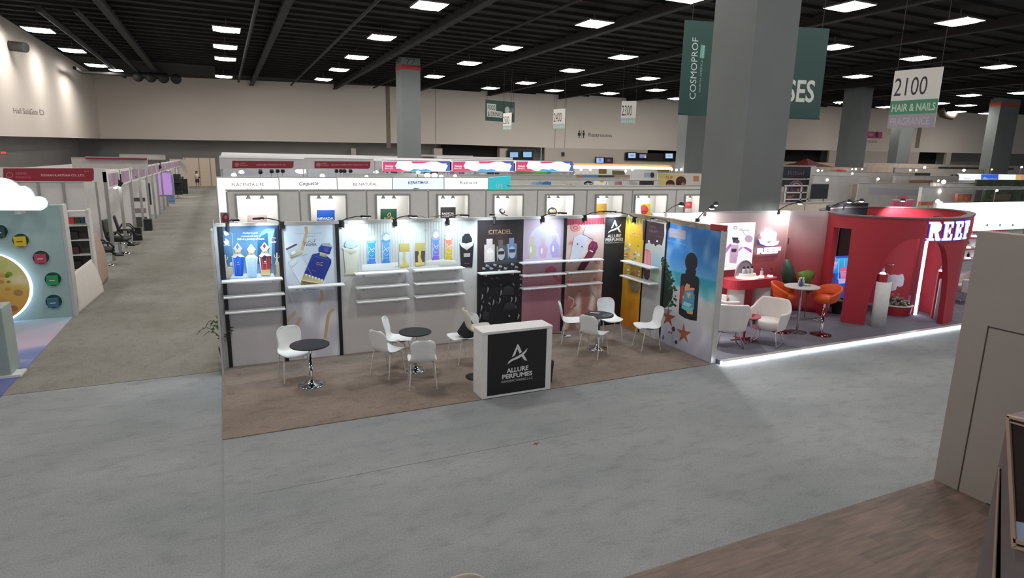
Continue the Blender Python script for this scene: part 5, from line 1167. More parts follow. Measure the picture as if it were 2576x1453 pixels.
for px, l in (((2207, 819, 2243, 700), 'left of the arch'), ((2360, 803, 2372, 745), 'right of the arch')):
    p = at(px[0], px[1], ZP + .0)
    o = thing('pedestal', 'white curved pedestal wrapping a red post, ' + l, 'pedestal', (p.x, p.y, ZP), 0, 'white curved pedestals')
    hh = (1.02 if l[0] == 'l' else .98); r = .17 if l[0] == 'l' else .12
    b = B()
    def fnp(u, v, r=r, hh=hh): t = PI * (1.02 + .96 * u) - .55; return (r * math.cos(t), r * .8 * math.sin(t), hh * v)
    b.grid(fnp, 18, 2); b.build('curved_shell', M_WHITE, o, [('sol', .02)])
    b = B(); b.lathe([(r * .62, 0), (r * .62, hh + .16)], (0, .05 if l[0] == 'l' else .1, 0), n=20); b.build('red_post', M_RW, o)
    yy = .05 if l[0] == 'l' else .1
    puck((p.x, p.y + yy, ZP + hh + .16), 'glowing white disc on the pedestal ' + l, .06)
    bottle((p.x, p.y + yy, ZP + hh + .195), ('clear small perfume bottle on the pedestal ' if l[0] == 'l' else 'pink small perfume bottle on the pedestal ') + l, .13, .03, None if l[0] == 'r' else mat('clear_glass', 'd0d4d8', .1))
# round planter with white flowers and a white cut-out cloud figure
p = at(2257, 793, ZP); PLc = (14.75, 9.35)
o = thing('round_planter', 'low round red planter inside the arch', 'planter', (*PLc, ZP))
b = B(); b.lathe([(.36, 0), (.38, .22), (.38, .24), (.33, .24), (.32, .18)], n=36); b.build('planter_body', M_RW, o)
b = B(); b.lathe([(.385, .215), (.395, .225), (.395, .245), (.37, .25), (.33, .245)], n=36); b.build('white_rim', M_WHITE, o)
rr = random.Random(9); fl = thing('flower_bed', 'white flowers and green leaves filling the round red planter', 'flowers', (*PLc, ZP + .2))
b = B()
for i in range(60):
    t, r_ = rr.uniform(0, 6.28), .34 * rr.random() ** .5; b.ball((r_ * math.cos(t), r_ * math.sin(t), .05 + .22 * (1 - r_ / .4) * rr.random() + .03), .028, 7, 5, (1, 1, .7))
q = b.build('blossoms', mat('white_petals', 'd6d4c8', .8), fl); q['kind'] = 'stuff'
b = B()
for i in range(150):
    t, r_ = rr.uniform(0, 6.28), .36 * rr.random() ** .5; c = Vector((r_ * math.cos(t), r_ * math.sin(t), .02 + .2 * rr.random() * (1.1 - r_ / .4))); d_ = Vector((rr.uniform(-1, 1), rr.uniform(-1, 1), rr.uniform(.1, 1))).normalized() * .06; e_ = d_.cross(Vector((rr.uniform(-1, 1), 1, .3))).normalized() * .022
    b.add([c - d_, c + e_, c + d_, c - e_], [(0, 1, 2, 3)])
q = b.build('leaves', mat('green_leaf', '4c6238', .7, var=.3), fl); q['kind'] = 'stuff'
PK = Plane((14.3, 9.62), (15.1, 9.62))
o = thing('cloud_figure', 'white winged cut out figure standing behind the flower planter', 'decoration', PK.pt(.4, ZP + .2))
b = B(); z7 = zm(2120, 500, 3.46); out = z7((283, 650), (310, 640), (340, 655), (375, 645), (400, 665), (440, 655), (470, 662), (508, 650), (518, 690), (508, 750), (480, 765), (455, 755), (445, 790), (400, 800), (372, 790), (370, 770), (330, 770), (300, 745), (288, 700))
b.ppoly(PK, [PK.uv(*q) for q in out], 0, .06); q = b.build('figure_body', mat('frosted_white', 'c6cdd6', .5), None, [('bev', .015)]); local(q, o)
# big leaf decorations near the tables
def big_leaf(px, pts, Y, col, label):
    pl = Plane((10, Y), (14, Y)); pp = z6(*pts); c = pl.uv(sum(p[0] for p in pp) / len(pp), max(p[1] for p in pp))
    o = thing('leaf_decoration', label, 'plant', (pl.pt(c[0], ZP)), 0)
    uvs = [pl.uv(*q) for q in pp]; b = B(); cu = sum(u for u, v in uvs) / len(uvs); cv = sum(v for u, v in uvs) / len(uvs)
    vs = [pl.pt(cu, cv, .10)] + [pl.pt(u, v, .02 * (i % 2)) for i, (u, v) in enumerate(uvs)]; n = len(uvs)
    b.add(vs, [(0, 1 + i, 1 + (i + 1) % n) for i in range(n)], True); local(b.build('leaf_blade', mat('leaf_' + col, col, .5, var=.25, scale=3), None, [('sol', .012)]), o)
    b = B(); b.tube([pl.pt(c[0], ZP + .01), pl.pt(c[0], c[1] + .05)], .012, 6); local(b.build('stem', M_LEAF), o)
big_leaf(0, [(640, 650), (650, 580), (665, 535), (690, 520), (720, 545), (745, 600), (765, 670), (780, 730), (760, 790), (700, 800), (660, 740), (645, 690)], 9.9, '2f4434', 'tall dark green leaf standing behind the left orange stool')
big_leaf(0, [(780, 640), (830, 625), (880, 615), (925, 630), (935, 650), (910, 690), (860, 725), (900, 800), (870, 830), (840, 790), (800, 720)], 9.8, '5f7c2c', 'bright green leaf hanging behind the white bar table')
# ---- display table with domed case
p = at(1868, 700, .95)
YT = 9.95; a0 = atY(1849, 700, YT - .25); a1 = atY(1954, 700, YT - .1); zt_ = atY(1868, 705, YT - .2).z
o = thing('display_table', 'red topped display table on two white half round legs by the rose wall', 'table', ((a0.x + a1.x) / 2, YT, ZP)); hw = (a1.x - a0.x) / 2
def oval(hw, hd, z0, z1, b):
    P_ = [(hw - hd + hd * math.cos(t * PI / 12), hd * math.sin(t * PI / 12)) for t in range(-6, 7)] + [(-hw + hd - hd * math.cos(t * PI / 12), -hd * math.sin(t * PI / 12)) for t in range(-6, 7)]
    n = len(P_); b.add([(x, y, z0) for x, y in P_] + [(x, y, z1) for x, y in P_], [tuple(range(n - 1, -1, -1)), tuple(range(n, 2 * n))] + [(i, (i + 1) % n, n + (i + 1) % n, n + i) for i in range(n)])
b = B(); oval(hw, .24, zt_ - ZP - .2, zt_ - ZP, b); b.build('table_top', M_RW, o)
for s in (-1, 1):
    b = B(); b.lathe([(.20, 0), (.20, zt_ - ZP - .2)], (s * hw * .55, 0, 0), n=24, sy=.9); b.build('leg', M_WHITE, o)
xc = atY(1880, 690, YT).x
o = thing('bottle_case', 'arched lilac display case with three small bottles on the red table', 'display case', (xc, YT, zt_)); R_ = .25
b = B(); n = 16; pr = [(-R_, 0)] + [(-R_ * math.cos(t * PI / n), .06 + R_ * 1.25 * math.sin(t * PI / n)) for t in range(n + 1)] + [(R_, 0)]
b.add([(x, .1, z) for x, z in pr] + [(x, .13, z) for x, z in pr], [tuple(range(len(pr)))[::-1], tuple(range(len(pr), 2 * len(pr)))] + [(i, (i + 1) % len(pr), len(pr) + (i + 1) % len(pr), len(pr) + i) for i in range(len(pr))]); b.build('arched_back', mat('lilac_panel', 'b8a4b4', .6), o)
b = B(); b.tube([(x, .09, z) for x, z in pr], .012, 6); b.build('arch_rim', M_CAPG, o)
b = B(); b.lathe([(.28, 0), (.28, .03)], n=30, sy=.7); b.build('glow_base', mat('warm_glow', 'ffd0b8', .5, emit=2.2, ecol='ffc8a8', var=0), o)
b = B(); b.lathe([(.23, .03), (.23, .09), (.22, .10)], n=30, sy=.55); b.build('plinth', M_WHITE, o)
for i, dx in enumerate((-.12, 0, .12)): bottle((xc + dx, YT, zt_ + .10), 'dark capped small bottle in the arched case, ' + ('left one', 'middle one', 'right one')[i], .16, .035, mat('clear_glass'), M_BLACK, 'bottles in the arched case')
for px, l, m in ((1915, 'white necked bottle standing alone on the red table', mat('clear_glass')), (1937, 'dark red bottle at the right end of the red table', mat('wine_glass', '7c2430', .2))):
    q = atY(px, 697, YT - .05); puck((q.x, YT - .05, zt_), 'glowing disc under the ' + l, .06); bottle((q.x, YT - .05, zt_ + .035), l, .17, .035, m, None if px < 1920 else mat('wine_glass'))
# ---- white tub armchairs round the low pink table
M_TUB = mat('white_leather', 'e6e0dd', .5, var=.02, bump=.05); 
def tub_proto(label):
    o = thing('tub_chair', label, 'armchair')
    b = B()
    def fn(u, v):      # wrap round back and arms
        t = -2.25 + 4.5 * u; w = abs(t) / 2.25; top = .80 - .17 * max(0, (w - .30) / .3) if w < .6 else .63 - .02 * (w - .6)
        r0 = .27 + .07 * v; ct, st_ = math.cos(t), math.sin(t); x = -r0 * math.copysign(abs(ct) ** .75, ct) + .02; y = r0 * math.copysign(abs(st_) ** .7, st_) * 1.05
        if w > .8: x += (w - .8) * .25
        z = .30 + (top - .30) * v; return (x, y, z)
    b.grid(fn, 28, 10); b.build('back_and_arms', M_TUB, o, [('sol', .05), ('sub', 1)])
    b = B(); b.lathe([(.18, .27), (.24, .30), (.255, .36), (.26, .42), (.24, .45), (.02, .46)], n=28); b.build('seat', M_TUB, o)
    for s in (-1, 1):
        b = B(); b.tube([(.08, s * .16, .30), (.24, s * .25, .015), (.24, s * .25, .012), (-.24, s * .25, .012), (-.10, s * .16, .30)], .011, 8); b.build('sled_leg', M_CHROME, o)
    return o
tc = at(1877, 792, .53 + ZP)
o = thing('coffee_table', 'low round pink table on a red star foot between white tub chairs', 'table', (tc.x, tc.y, ZP))
b = B(); b.lathe([(.27, .50), (.28, .51), (.28, .525), (.27, .53)], n=36); b.build('table_top', mat('pink_top', 'c05c70', .4), o)
b = B(); b.cyl((0, 0, .03), (0, 0, .5), .022); b.build('pole', M_REDD, o)
for k in range(5): t = 2 * PI * k / 5 + .3; b = B(); b.tube([(0, 0, .04), (.28 * math.cos(t), .28 * math.sin(t), .012)], [.02, .012], 6); b.build('foot', M_REDD, o)
o = thing('box', 'flat pink box lying on the low pink table', 'box', (tc.x - .04, tc.y - .06, ZP + .53)); b = B(); b.box(-.12, -.07, 0, .14, .05, .04, .005); b.build('carton', mat('pink_box', 'cc7480', .5), o); b = B(); b.box(-.125, -.075, .04, .145, .055, .048); b.build('lid', mat('pink_box'), o)
puck((tc.x + .05, tc.y + .1, ZP + .53), 'glowing disc on the low pink table', .07)
tub = tub_proto('white tub armchair nearest the aisle, seen from behind beside the beach wall')
tub.scale = (1.02, 1.02, 1.12); tub.location = (*at(1832, 822, .45)[:2], ZP); tub.rotation_euler = (0, 0, math.radians(62)); tub['group'] = 'white tub armchairs'
dup(tub, (*at(1808, 778, .52)[:2], ZP), math.radians(-20), 'white tub armchair farthest left against the beach wall', 'white tub armchairs')
dup(tub, (*at(1934, 812, .5)[:2], ZP), math.radians(205), 'white tub armchair on the right of the low pink table', 'white tub armchairs')
# ---- bar table and orange stools
bt = at(2018, 719, 1.05); kk = 8.95 / bt.y; bt = Vector((bt.x * kk, 8.95, EYE.z + (bt.z - EYE.z) * kk))
o = thing('bar_table', 'tall white round bar table with slim chrome pole', 'table', (bt.x, bt.y, ZP), 0); h = bt.z - ZP
b = B(); b.lathe([(.33, h - .025), (.34, h - .018), (.34, h - .005), (.335, h)], n=40, sx=1.1); b.build('table_top', mat('white_top', 'cdc8c4', .4), o)
b = B(); b.cyl((0, 0, .02), (0, 0, h - .02), .024); b.build('pole', M_CHROME, o)
b = B(); b.lathe([(.2, 0), (.2, .008), (.05, .02), (.024, .05)], n=30); b.build('base_plate', mat('dark_base', '3c3c42', .3), o)
q = Vector((bt.x - .07, bt.y - .02, bt.z)); bottle(q, 'dark blue perfume bottle on the white bar table', .16, .035, mat('blue_glass', '2c4878', .2), mat('blue_glass'))
for i, (dx, dy, l) in enumerate(((-.02, .06, 'left'), (.04, .08, 'middle'), (.10, .07, 'right'))): bottle(Vector((bt.x + dx, bt.y + dy, bt.z)), 'frosted bottle in the cluster on the white bar table, ' + l + ' one', .17, .03, mat('frost_glass', 'c8c4be', .3), mat('white_cap', 'e0e0dc', .4), 'frosted bottles on the bar table')
o = thing('tray', 'small dark tray on the white bar table', 'tray', (bt.x + .14, bt.y - .02, bt.z)); b = B(); b.box(-.09, -.04, 0, .05, .04, .012, .004); b.build('tray_base', mat('brown_tray', '6c5c50', .5), o); b = B(); b.box(-.085, -.035, .012, .045, .035, .02); b.build('cards', mat('card', 'b8aca0', .6), o)
M_OR = mat('orange_leather', 'e25a22', .4, var=.04)
def orange(loc, rz, label):
    o = thing('bar_stool', label, 'stool', loc, rz, 'orange bar stools'); o.scale = (1.12, 1.12, 1.2); H = .62
    b = B()
    def fn(u, v): t = -2.0 + 4.0 * u; w = abs(t) / 2.0; z0 = H + .04 + .06 * (1 - w); z1 = H + .28 - .16 * w ** 2; r = .21 + .05 * v; return (-r * math.cos(t), r * math.sin(t) * 1.05, z0 + (z1 - z0) * v)
    b.grid(fn, 24, 6); b.build('hoop_back', M_OR, o, [('sol', .04), ('sub', 1)])
    b = B(); b.lathe([(.12, H - .04), (.19, H), (.215, H + .05), (.20, H + .09), (.02, H + .10)], n=28, sy=1.05); b.build('seat', M_OR, o)
    b = B(); b.lathe([(.028, .05), (.028, .35), (.02, .35), (.02, H)], n=14); b.build('pole', M_CHROME, o)
    b = B(); b.tube([(0, .0, .30), (.16, .04, .28), (.17, -.1, .28), (0, -.02, .30)], .008, 6); b.build('footrest', M_CHROME, o)
    b = B(); b.lathe([(.19, 0), (.19, .01), (.05, .03), (.028, .06)], n=30); b.build('base_plate', mat('red_base', '6c2c30', .15, .6), o); return o
s1 = at(1984, 743, .88); s2 = at(2070, 752, .86)
orange((s1.x - .05, s1.y + .05, ZP), math.radians(-60), 'orange bar stool on the left of the white bar table, half behind it')
orange((s2.x + .07, s2.y, ZP), math.radians(170), 'orange bar stool on the right of the white bar table')
o = thing('pink_pillow', 'small pink cloth hanging on the left orange stool', 'cloth', (s1.x - .1, s1.y + .02, ZP + .72)); b = B(); b.box(-.05, -.06, 0, .05, .06, .12, .02); b.build('cushion', mat('pink_cloth', 'd04c70', .8), o); b = B(); b.tube([(-.05, -.06, .06), (.05, -.06, .06)], .004, 5); b.build('seam', mat('pink_cloth'), o)
o = thing('black_bag', 'black tote bag on the floor behind the left orange stool', 'bag', (s1.x - .12, s1.y + .35, ZP)); b = B(); b.box(-.1, -.05, 0, .1, .05, .42, .02); b.build('bag_body', mat('black_cloth'), o); b = B(); b.tube([(-.06, 0, .42), (-.05, 0, .5), (.05, 0, .5), (.06, 0, .42)], .007, 6); b.build('handle', M_BLACK, o)
o = thing('pink_box', 'bright pink tall box beside the black tote bag', 'box', (s1.x - .33, s1.y + .42, ZP)); b = B(); b.box(-.08, -.08, 0, .08, .08, .62, .01); b.build('carton', mat('pink_cloth'), o); b = B(); b.box(-.082, -.082, .6, .082, .082, .63); b.build('lid', mat('pink_cloth'), o)
# ---- lamps on the stand walls
def stand_lamp(p, dirn, label, power, on=True, col=(1, .97, .93)):
    """short arm lamp clamped on a wall top at p; head over dirn"""
    o = thing('arm_lamp', label, 'lamp', p, math.atan2(dirn[1], dirn[0]), 'arm lamps of the red stand')
    b = B(); b.box(-.03, -.03, -.06, .03, .03, .04); b.build('clamp', M_BLACK, o)
    b = B(); b.tube([(0, 0, .03), (.2, 0, .16), (.42, 0, .24)], .01, 6); b.build('arm', M_BLACK, o)
    b = B(); b.lathe([(.03, .04), (.06, .0), (.075, -.03)], (.47, 0, .24), n=18); h_ = b.build('lamp_head', M_BLACK, o)
    b = B(); b.ball((.47, 0, .21), .05, sq=(1, 1, .5)); b.build('bulb', mat('bulb_glow', 'ffffff', .3, emit=30, var=0), h_)
    if power:
        ld = bpy.data.lights.new('beam', 'SPOT'); ld.energy = power; ld.color = col; ld.spot_size = 2.4; ld.spot_blend = .8; ld.shadow_soft_size = .06
        lo = bpy.data.objects.new('beam', ld); C.objects.link(lo); lo.parent = o; lo.location = (.47, 0, .14); lo.rotation_euler = (0, .55, 0)
    return o
stand_lamp(Vector((8.35, YR, ZR)), (0, -1), 'lamp with glowing head at the left end of the rose wall', 220)
stand_lamp(Vector((8.02, 9.0, ZR)), (1, .3), 'lamp clamped on the white inner side wall of the pink stand', 160)
stand_lamp(Vector((9.4, YR, ZR)), (-.3, -1), 'second lamp with glowing head on the rose wall', 48)
stand_lamp(Vector((11.6, YR, ZR)), (.3, -1), 'lamp on the rose wall beside the curved panel', 42)
stand_lamp(Vector((14.1, 10.98, ZD)), (.2, -1), 'left lamp glowing above the dark lining of the drum', 60)
stand_lamp(Vector((14.9, 11.2, ZD)), (.1, -1), 'right lamp glowing above the dark lining of the drum', 60)
stand_lamp(Vector((16.9, 10.9, ZD)), (-1, -.6), 'long armed lamp reaching over the right rim of the drum', 80, col=(1, .9, .9))
# ---- bright white shelf wall right of the drum
YW = 10.6; PW = Plane((17.9, YW), (26, YW))
o = thing('shelf_wall', 'brightly lit white wall with pink edged shelves at the right of the stand', 'wall', (20, YW, ZP)); zt2 = atY(2430, 511, YW).z
b = B(); b.prect(PW, 0, ZP, 8.1, zt2, -.08, 0); local(b.build('wall_core', M_WHITE), o)
b = B(); v1 = PW.uv(2440, 577)[1]; b.prect(PW, 0, v1, 8.1, zt2 + .02, .02, .32); local(b.build('glow_band', mat('fascia_glow', 'f8f8fa', .5, emit=1.25, var=0)), o)  # emission added so this bright wall band also lights the stand
b = B(); b.prect(PW, 0, v1 - .03, 8.1, v1, .0, .33); local(b.build('fascia_edge', M_RW), o)
for k in range(4):
    q = PW.uv(2452 + k * 32, 563); b = B(); b.cyl(PW.pt(q[0], q[1], .32), PW.pt(q[0], q[1], .34), .03); local(b.build('bolt', M_CAPG), o)
for i, py in enumerate((596, 623, 650)):
    q0 = PW.uv(2400 + (0 if i == 2 else 6), py); o = thing('wall_shelf', ('upper', 'middle', 'lower')[i] + ' pink edged glass shelf on the bright white wall', 'shelf', PW.pt(q0[0] + .8, q0[1], .1), 0, 'pink edged shelves')
    b = B(); b.prect(PW, q0[0], q0[1] - .03, q0[0] + 2.2, q0[1], 0, .26); local(b.build('shelf_board', mat('pink_edge', 'c4486a', .4)), o)
    b = B(); b.prect(PW, q0[0] + .02, q0[1], q0[0] + 2.2, q0[1] + .005, .01, .25); local(b.build('shelf_glass', M_WHITE), o)
    for j, px in enumerate((2422, 2447) if i else (2438,)):
        u = PW.uv(px, py)[0]; P3 = PW.pt(u, q0[1] + .006, .13); puck(P3, 'glowing disc on the ' + ('upper', 'middle', 'lower')[i] + ' pink shelf, ' + ('left one' if j == 0 else 'right one'), .07)
        bottle(P3 + Vector((0, 0, .036)), 'small bottle on the ' + ('upper', 'middle', 'lower')[i] + ' pink shelf, ' + ('left one' if j == 0 else 'right one'), .15, .035, M_BLACK if (i == 2 and j == 0) else mat('clear_glass'), None, 'bottles on the pink shelves')
q = at(2430, 705, .5); q = Vector((17.3, 9.0, 0)) if 0 else at(2432, 712, .62)
dup(tub, (q.x, q.y, ZP), math.radians(150), 'white tub chair seen past the right edge of the drum', 'white tub armchairs')
# ------------------------------------------------------------------ left: teal stand with cloud sign
YTL = 15.91; PT = Plane((-9.5, YTL), (-3.2, YTL)); zt3 = 2.44
M_TEAL = mat('teal_paint', 'a2bcba', .7, var=.03); M_TEALD = mat('niche_shade', '2f5a58', .7)
o = thing('stand_wall', 'pale teal wall with round niches and a big yellow disc at the left edge', 'wall', (-5, YTL, 0))
b = B(); b.prect(PT, 0, 0, 6.3, zt3, -.35, 0); local(b.build('wall_core', M_TEAL), o)
b = B(); b.box(-3.2, YTL - .005, 0, -3.14, YTL + .36, zt3 + .01); local(b.build('side_edge', M_WFRAME), o)
M_GLS = mat('print_yellow', 'd8b428', .5)
for i, (cx, cy, c, l) in enumerate(((53, 604, 'd4b62c', 'yellow box'), (104, 647, 'b04a5c', 'red pink box'), (134, 701, '2c9c5c', 'green box'), (136, 757, '3c6c7c', 'dark blue box'), (0, 582, '2c4c4c', 'dark box'))):
    b = B(); uv = [PT.uv(cx + 21 * math.cos(t * PI / 12), cy - 17 * math.sin(t * PI / 12)) for t in range(24)]
    b.ppoly(PT, uv, .002, .006); n = len(uv)  # flat disc on the solid wall; shaded recess depth is only its dark colour
    nb = b.build('niche', M_TEALD, None); local(nb, o)
    b = B(); uo = [PT.uv(cx + 22.5 * math.cos(t * PI / 12), cy - 18.5 * math.sin(t * PI / 12)) for t in range(24)]
    vs = [PT.pt(u, v, .001) for u, v in uo] + [PT.pt(u, v, .03) for u, v in uo] + [PT.pt(u, v, .03) for u, v in uv] + [PT.pt(u, v, .001) for u, v in uv]
    b.add(vs, [(k * 24 + e, k * 24 + (e + 1) % 24, ((k + 1) % 4) * 24 + (e + 1) % 24, ((k + 1) % 4) * 24 + e) for k in range(4) for e in range(24)]); q = b.build('niche_rim', M_TEAL); q.parent = nb
    u, v = PT.uv(cx + 1, cy + 14); P3 = PT.pt(u, v, .05)
    w = thing('product_box', l + ' standing in a round niche of the teal wall', 'box', P3, 0, 'product boxes in the round niches')
    b = B(); b.box(-.10, -.035, 0, .10, .035, .20, .004); b.build('carton', mat('box_' + c, c, .5), w)
    b = B(); b.box(-.05, -.038, .09, .05, -.0355, .11); b.build('print', mat('box_print_' + c, 'e0d8c0' if i != 0 else '5c4c14', .5), w)
q3 = [PT.uv(*q) for q in ((0, 637), (84, 730), (22, 804))]
(ax_, ay_), (bx_, by_), (cx_, cy_) = q3; D = 2 * (ax_ * (by_ - cy_) + bx_ * (cy_ - ay_) + cx_ * (ay_ - by_))
ux = ((ax_ ** 2 + ay_ ** 2) * (by_ - cy_) + (bx_ ** 2 + by_ ** 2) * (cy_ - ay_) + (cx_ ** 2 + cy_ ** 2) * (ay_ - by_)) / D
uy = ((ax_ ** 2 + ay_ ** 2) * (cx_ - bx_) + (bx_ ** 2 + by_ ** 2) * (ax_ - cx_) + (cx_ ** 2 + cy_ ** 2) * (bx_ - ax_)) / D
R3 = math.hypot(ax_ - ux, ay_ - uy)
disc = thing('lit_disc', 'large round yellow and orange cloud picture with a glowing rim on the teal wall', 'sign', PT.pt(ux, uy - R3))
b = B(); b.ppoly(PT, [(ux + R3 * math.cos(t * PI / 32), uy + R3 * math.sin(t * PI / 32)) for t in range(64)], .03, .12); local(b.build('glow_rim', mat('rim_glow', 'ffffff', .5, emit=1.6, ecol='d8e8ff', var=0)), disc)
a = Art(PT, 1.1, .122); rin = R3 * .975; n = 48; uvs = [(ux - .02, uy + .03)]; cols = []
def dcol(x, y):
    t = (y - uy) / R3; c = ramp([(-1, 'c87a38'), (-.55, 'd09a48'), (-.1, 'd0ac50'), (.3, 'd2c468'), (.6, 'c2c878'), (.85, 'd8cc74'), (1, 'e0c85c')], t)
    return mixc(c, 'b87448' if t < 0 else 'e2dcb0', max(0, 1.3 * nz(x * 2, y * 3.4, 1.6, 2)))
NRr = 12; uvs = []; fs = []
for k in range(NRr + 1):
    for j in range(n): t = 2 * PI * j / n; r = rin * k / NRr + 1e-4; uvs.append((ux - .015 + r * math.cos(t), uy + .015 + r * math.sin(t)))
for k in range(NRr):
    for j in range(n): j2 = (j + 1) % n; fs.append((k * n + j, k * n + j2, (k + 1) * n + j2, (k + 1) * n + j))
a.raw(uvs, fs, [tuple(min(1, x * 1.1) for x in lin(dcol(u, v))) for u, v in uvs])
for x, y, r, c in ((27, 687, 9, '7c9c34'), (22, 691, 7, '5c8428'), (10, 690, 8, 'd09a60'), (26, 706, 5, 'b87434'), (8, 706, 7, 'c88c4c'), (24, 724, 7, 'c89034'), (38, 772, 11, '9c6440'), (50, 733, 12, 'a8804c')): a.E(x, y, r, r * .7, c)
local(a.build('cloud_picture', PRINT), disc)
PCl = Plane((-9, 15.35), (-3, 15.35)); o = thing('cloud_sign', 'glowing white cloud shaped sign on top of the teal stand', 'sign', PCl.pt(PCl.uv(30, 527)[0], PCl.uv(30, 527)[1]))
cl = [(-90, 527), (-90, 440), (-40, 440), (-20, 447), (8, 447), (28, 453), (42, 462), (48, 468), (62, 467), (76, 475), (84, 486), (87, 494), (102, 494), (114, 499), (120, 509), (118, 520), (108, 527)]
b = B(); b.ppoly(PCl, [PCl.uv(*q) for q in cl], 0, .18); local(b.build('cloud_face', mat('cloud_glow', 'ffffff', .5, emit=1.5, ecol='eefcff', var=0)), o)
b = B(); b.ppoly(PCl, [PCl.uv(x + (1 if x > 0 else 0), y) for x, y in cl], -.1, -.01); local(b.build('cloud_back', M_TEAL), o)
b = B(); q = PCl.uv(40, 527); b.prect(PCl, q[0] - .05, 2.3, q[0] + .05, q[1] + .1, -.5, -.1); local(b.build('bracket', M_WFRAME), o)
# sky printed carpet
def sky_carpet():
    m = bpy.data.materials.new('sky_carpet'); m.use_nodes = True; nt = m.node_tree; b_ = nt.nodes['Principled BSDF']; L = nt.links.new
    tc = nt.nodes.new('ShaderNodeTexCoord'); n_ = nt.nodes.new('ShaderNodeTexNoise'); n_.inputs['Scale'].default_value = .55; n_.inputs['Detail'].default_value = 3
    mp = nt.nodes.new('ShaderNodeMapping'); mp.inputs['Scale'].default_value = (.6, 1.4, 1); L(tc.outputs['Object'], mp.inputs['Vector']); L(mp.outputs['Vector'], n_.inputs['Vector'])
    sp = nt.nodes.new('ShaderNodeSeparateXYZ'); L(tc.outputs['Object'], sp.inputs[0]); ma = nt.nodes.new('ShaderNodeMapRange'); ma.inputs['From Min'].default_value = 10.8; ma.inputs['From Max'].default_value = 15.9; L(sp.outputs['Y'], ma.inputs['Value'])
    ad = nt.nodes.new('ShaderNodeMath'); ad.operation = 'ADD'; mu = nt.nodes.new('ShaderNodeMath'); mu.operation = 'MULTIPLY_ADD'; mu.inputs[1].default_value = 1.3; mu.inputs[2].default_value = -.65
    L(n_.outputs['Fac'], mu.inputs[0]); L(mu.outputs[0], ad.inputs[0]); L(ma.outputs['Result'], ad.inputs[1])
    cr = nt.nodes.new('ShaderNodeValToRGB'); e = cr.color_ramp.elements; e[0].position = 0; e[0].color = (*lin('5a5c90'), 1); e[1].position = 1; e[1].color = (*lin('9fb4c4'), 1)
    for t, c in ((.25, '6470a8'), (.5, '7484b4'), (.62, 'b4a4b8'), (.8, 'b0a8bc')): q = e.new(t); q.color = (*lin(c), 1)
    L(ad.outputs[0], cr.inputs['Fac']); L(cr.outputs['Color'], b_.inputs['Base Color']); b_.inputs['Roughness'].default_value = .9; return m
t = slab_obj('sky_carpet', [(-9.5, 9.6), (-3.21, 9.6), (-3.21, YTL), (-9.5, YTL)], 0.0, .012, sky_carpet()); tag(t, 'carpet printed with pink and blue evening clouds at the left edge', 'carpet')
q = at(30, 950, 0)
o = thing('pylon', 'grey teal pylon with pale foot plate at the left edge', 'pylon', (q.x - .4, q.y + .2, .012))
b = B(); b.box(q.x - .9, q.y, .02, q.x, q.y + .5, 1.15, .01); local(b.build('shaft', mat('grey_teal', '9aa8a4', .7)), o)
b = B(); b.box(q.x - .95, q.y - .03, .012, q.x + .13, q.y + .30, .05); local(b.build('foot_plate', M_WHITE), o)
# leaning boards beside the teal stand
def bent(name, label, corners, c, bow, cat='board', z0=None):
    """four world corners, bowed across the middle"""
    A_, B_, C_, D_ = [Vector(x) for x in corners]; cen = (A_ + C_) / 2; o = thing(name, label, cat, (cen.x, cen.y, 0)); nn = (B_ - A_).cross(D_ - A_).normalized()
    b = B()
    def fn(u, v): p = A_.lerp(B_, u).lerp(D_.lerp(C_, u), v); return tuple(p + nn * bow * math.sin(PI * v))
    b.grid(fn, 10, 12); q = b.build('sheet', mat(name + c, c, .7, var=.04), None, [('sol', .008)]); local(q, o); return o
q0, q1 = at(198, 790, .01), at(262, 735, .01); bent('white_board', 'curved white board leaning beside the teal wall', [q0, (q1.x, q1.y, .012), atY(229, 651, q1.y), atY(178, 690, q0.y + .15)], 'd6d0ca', .04)
q0, q1 = at(250, 728, .01), at(273, 700, .01); bent('cardboard', 'brown cardboard sheet leaning behind the white board', [(q0.x, q0.y, .012), (q1.x, q1.y, .012), atY(243, 584, q1.y), atY(196, 612, q0.y)], 'a89080', .08)
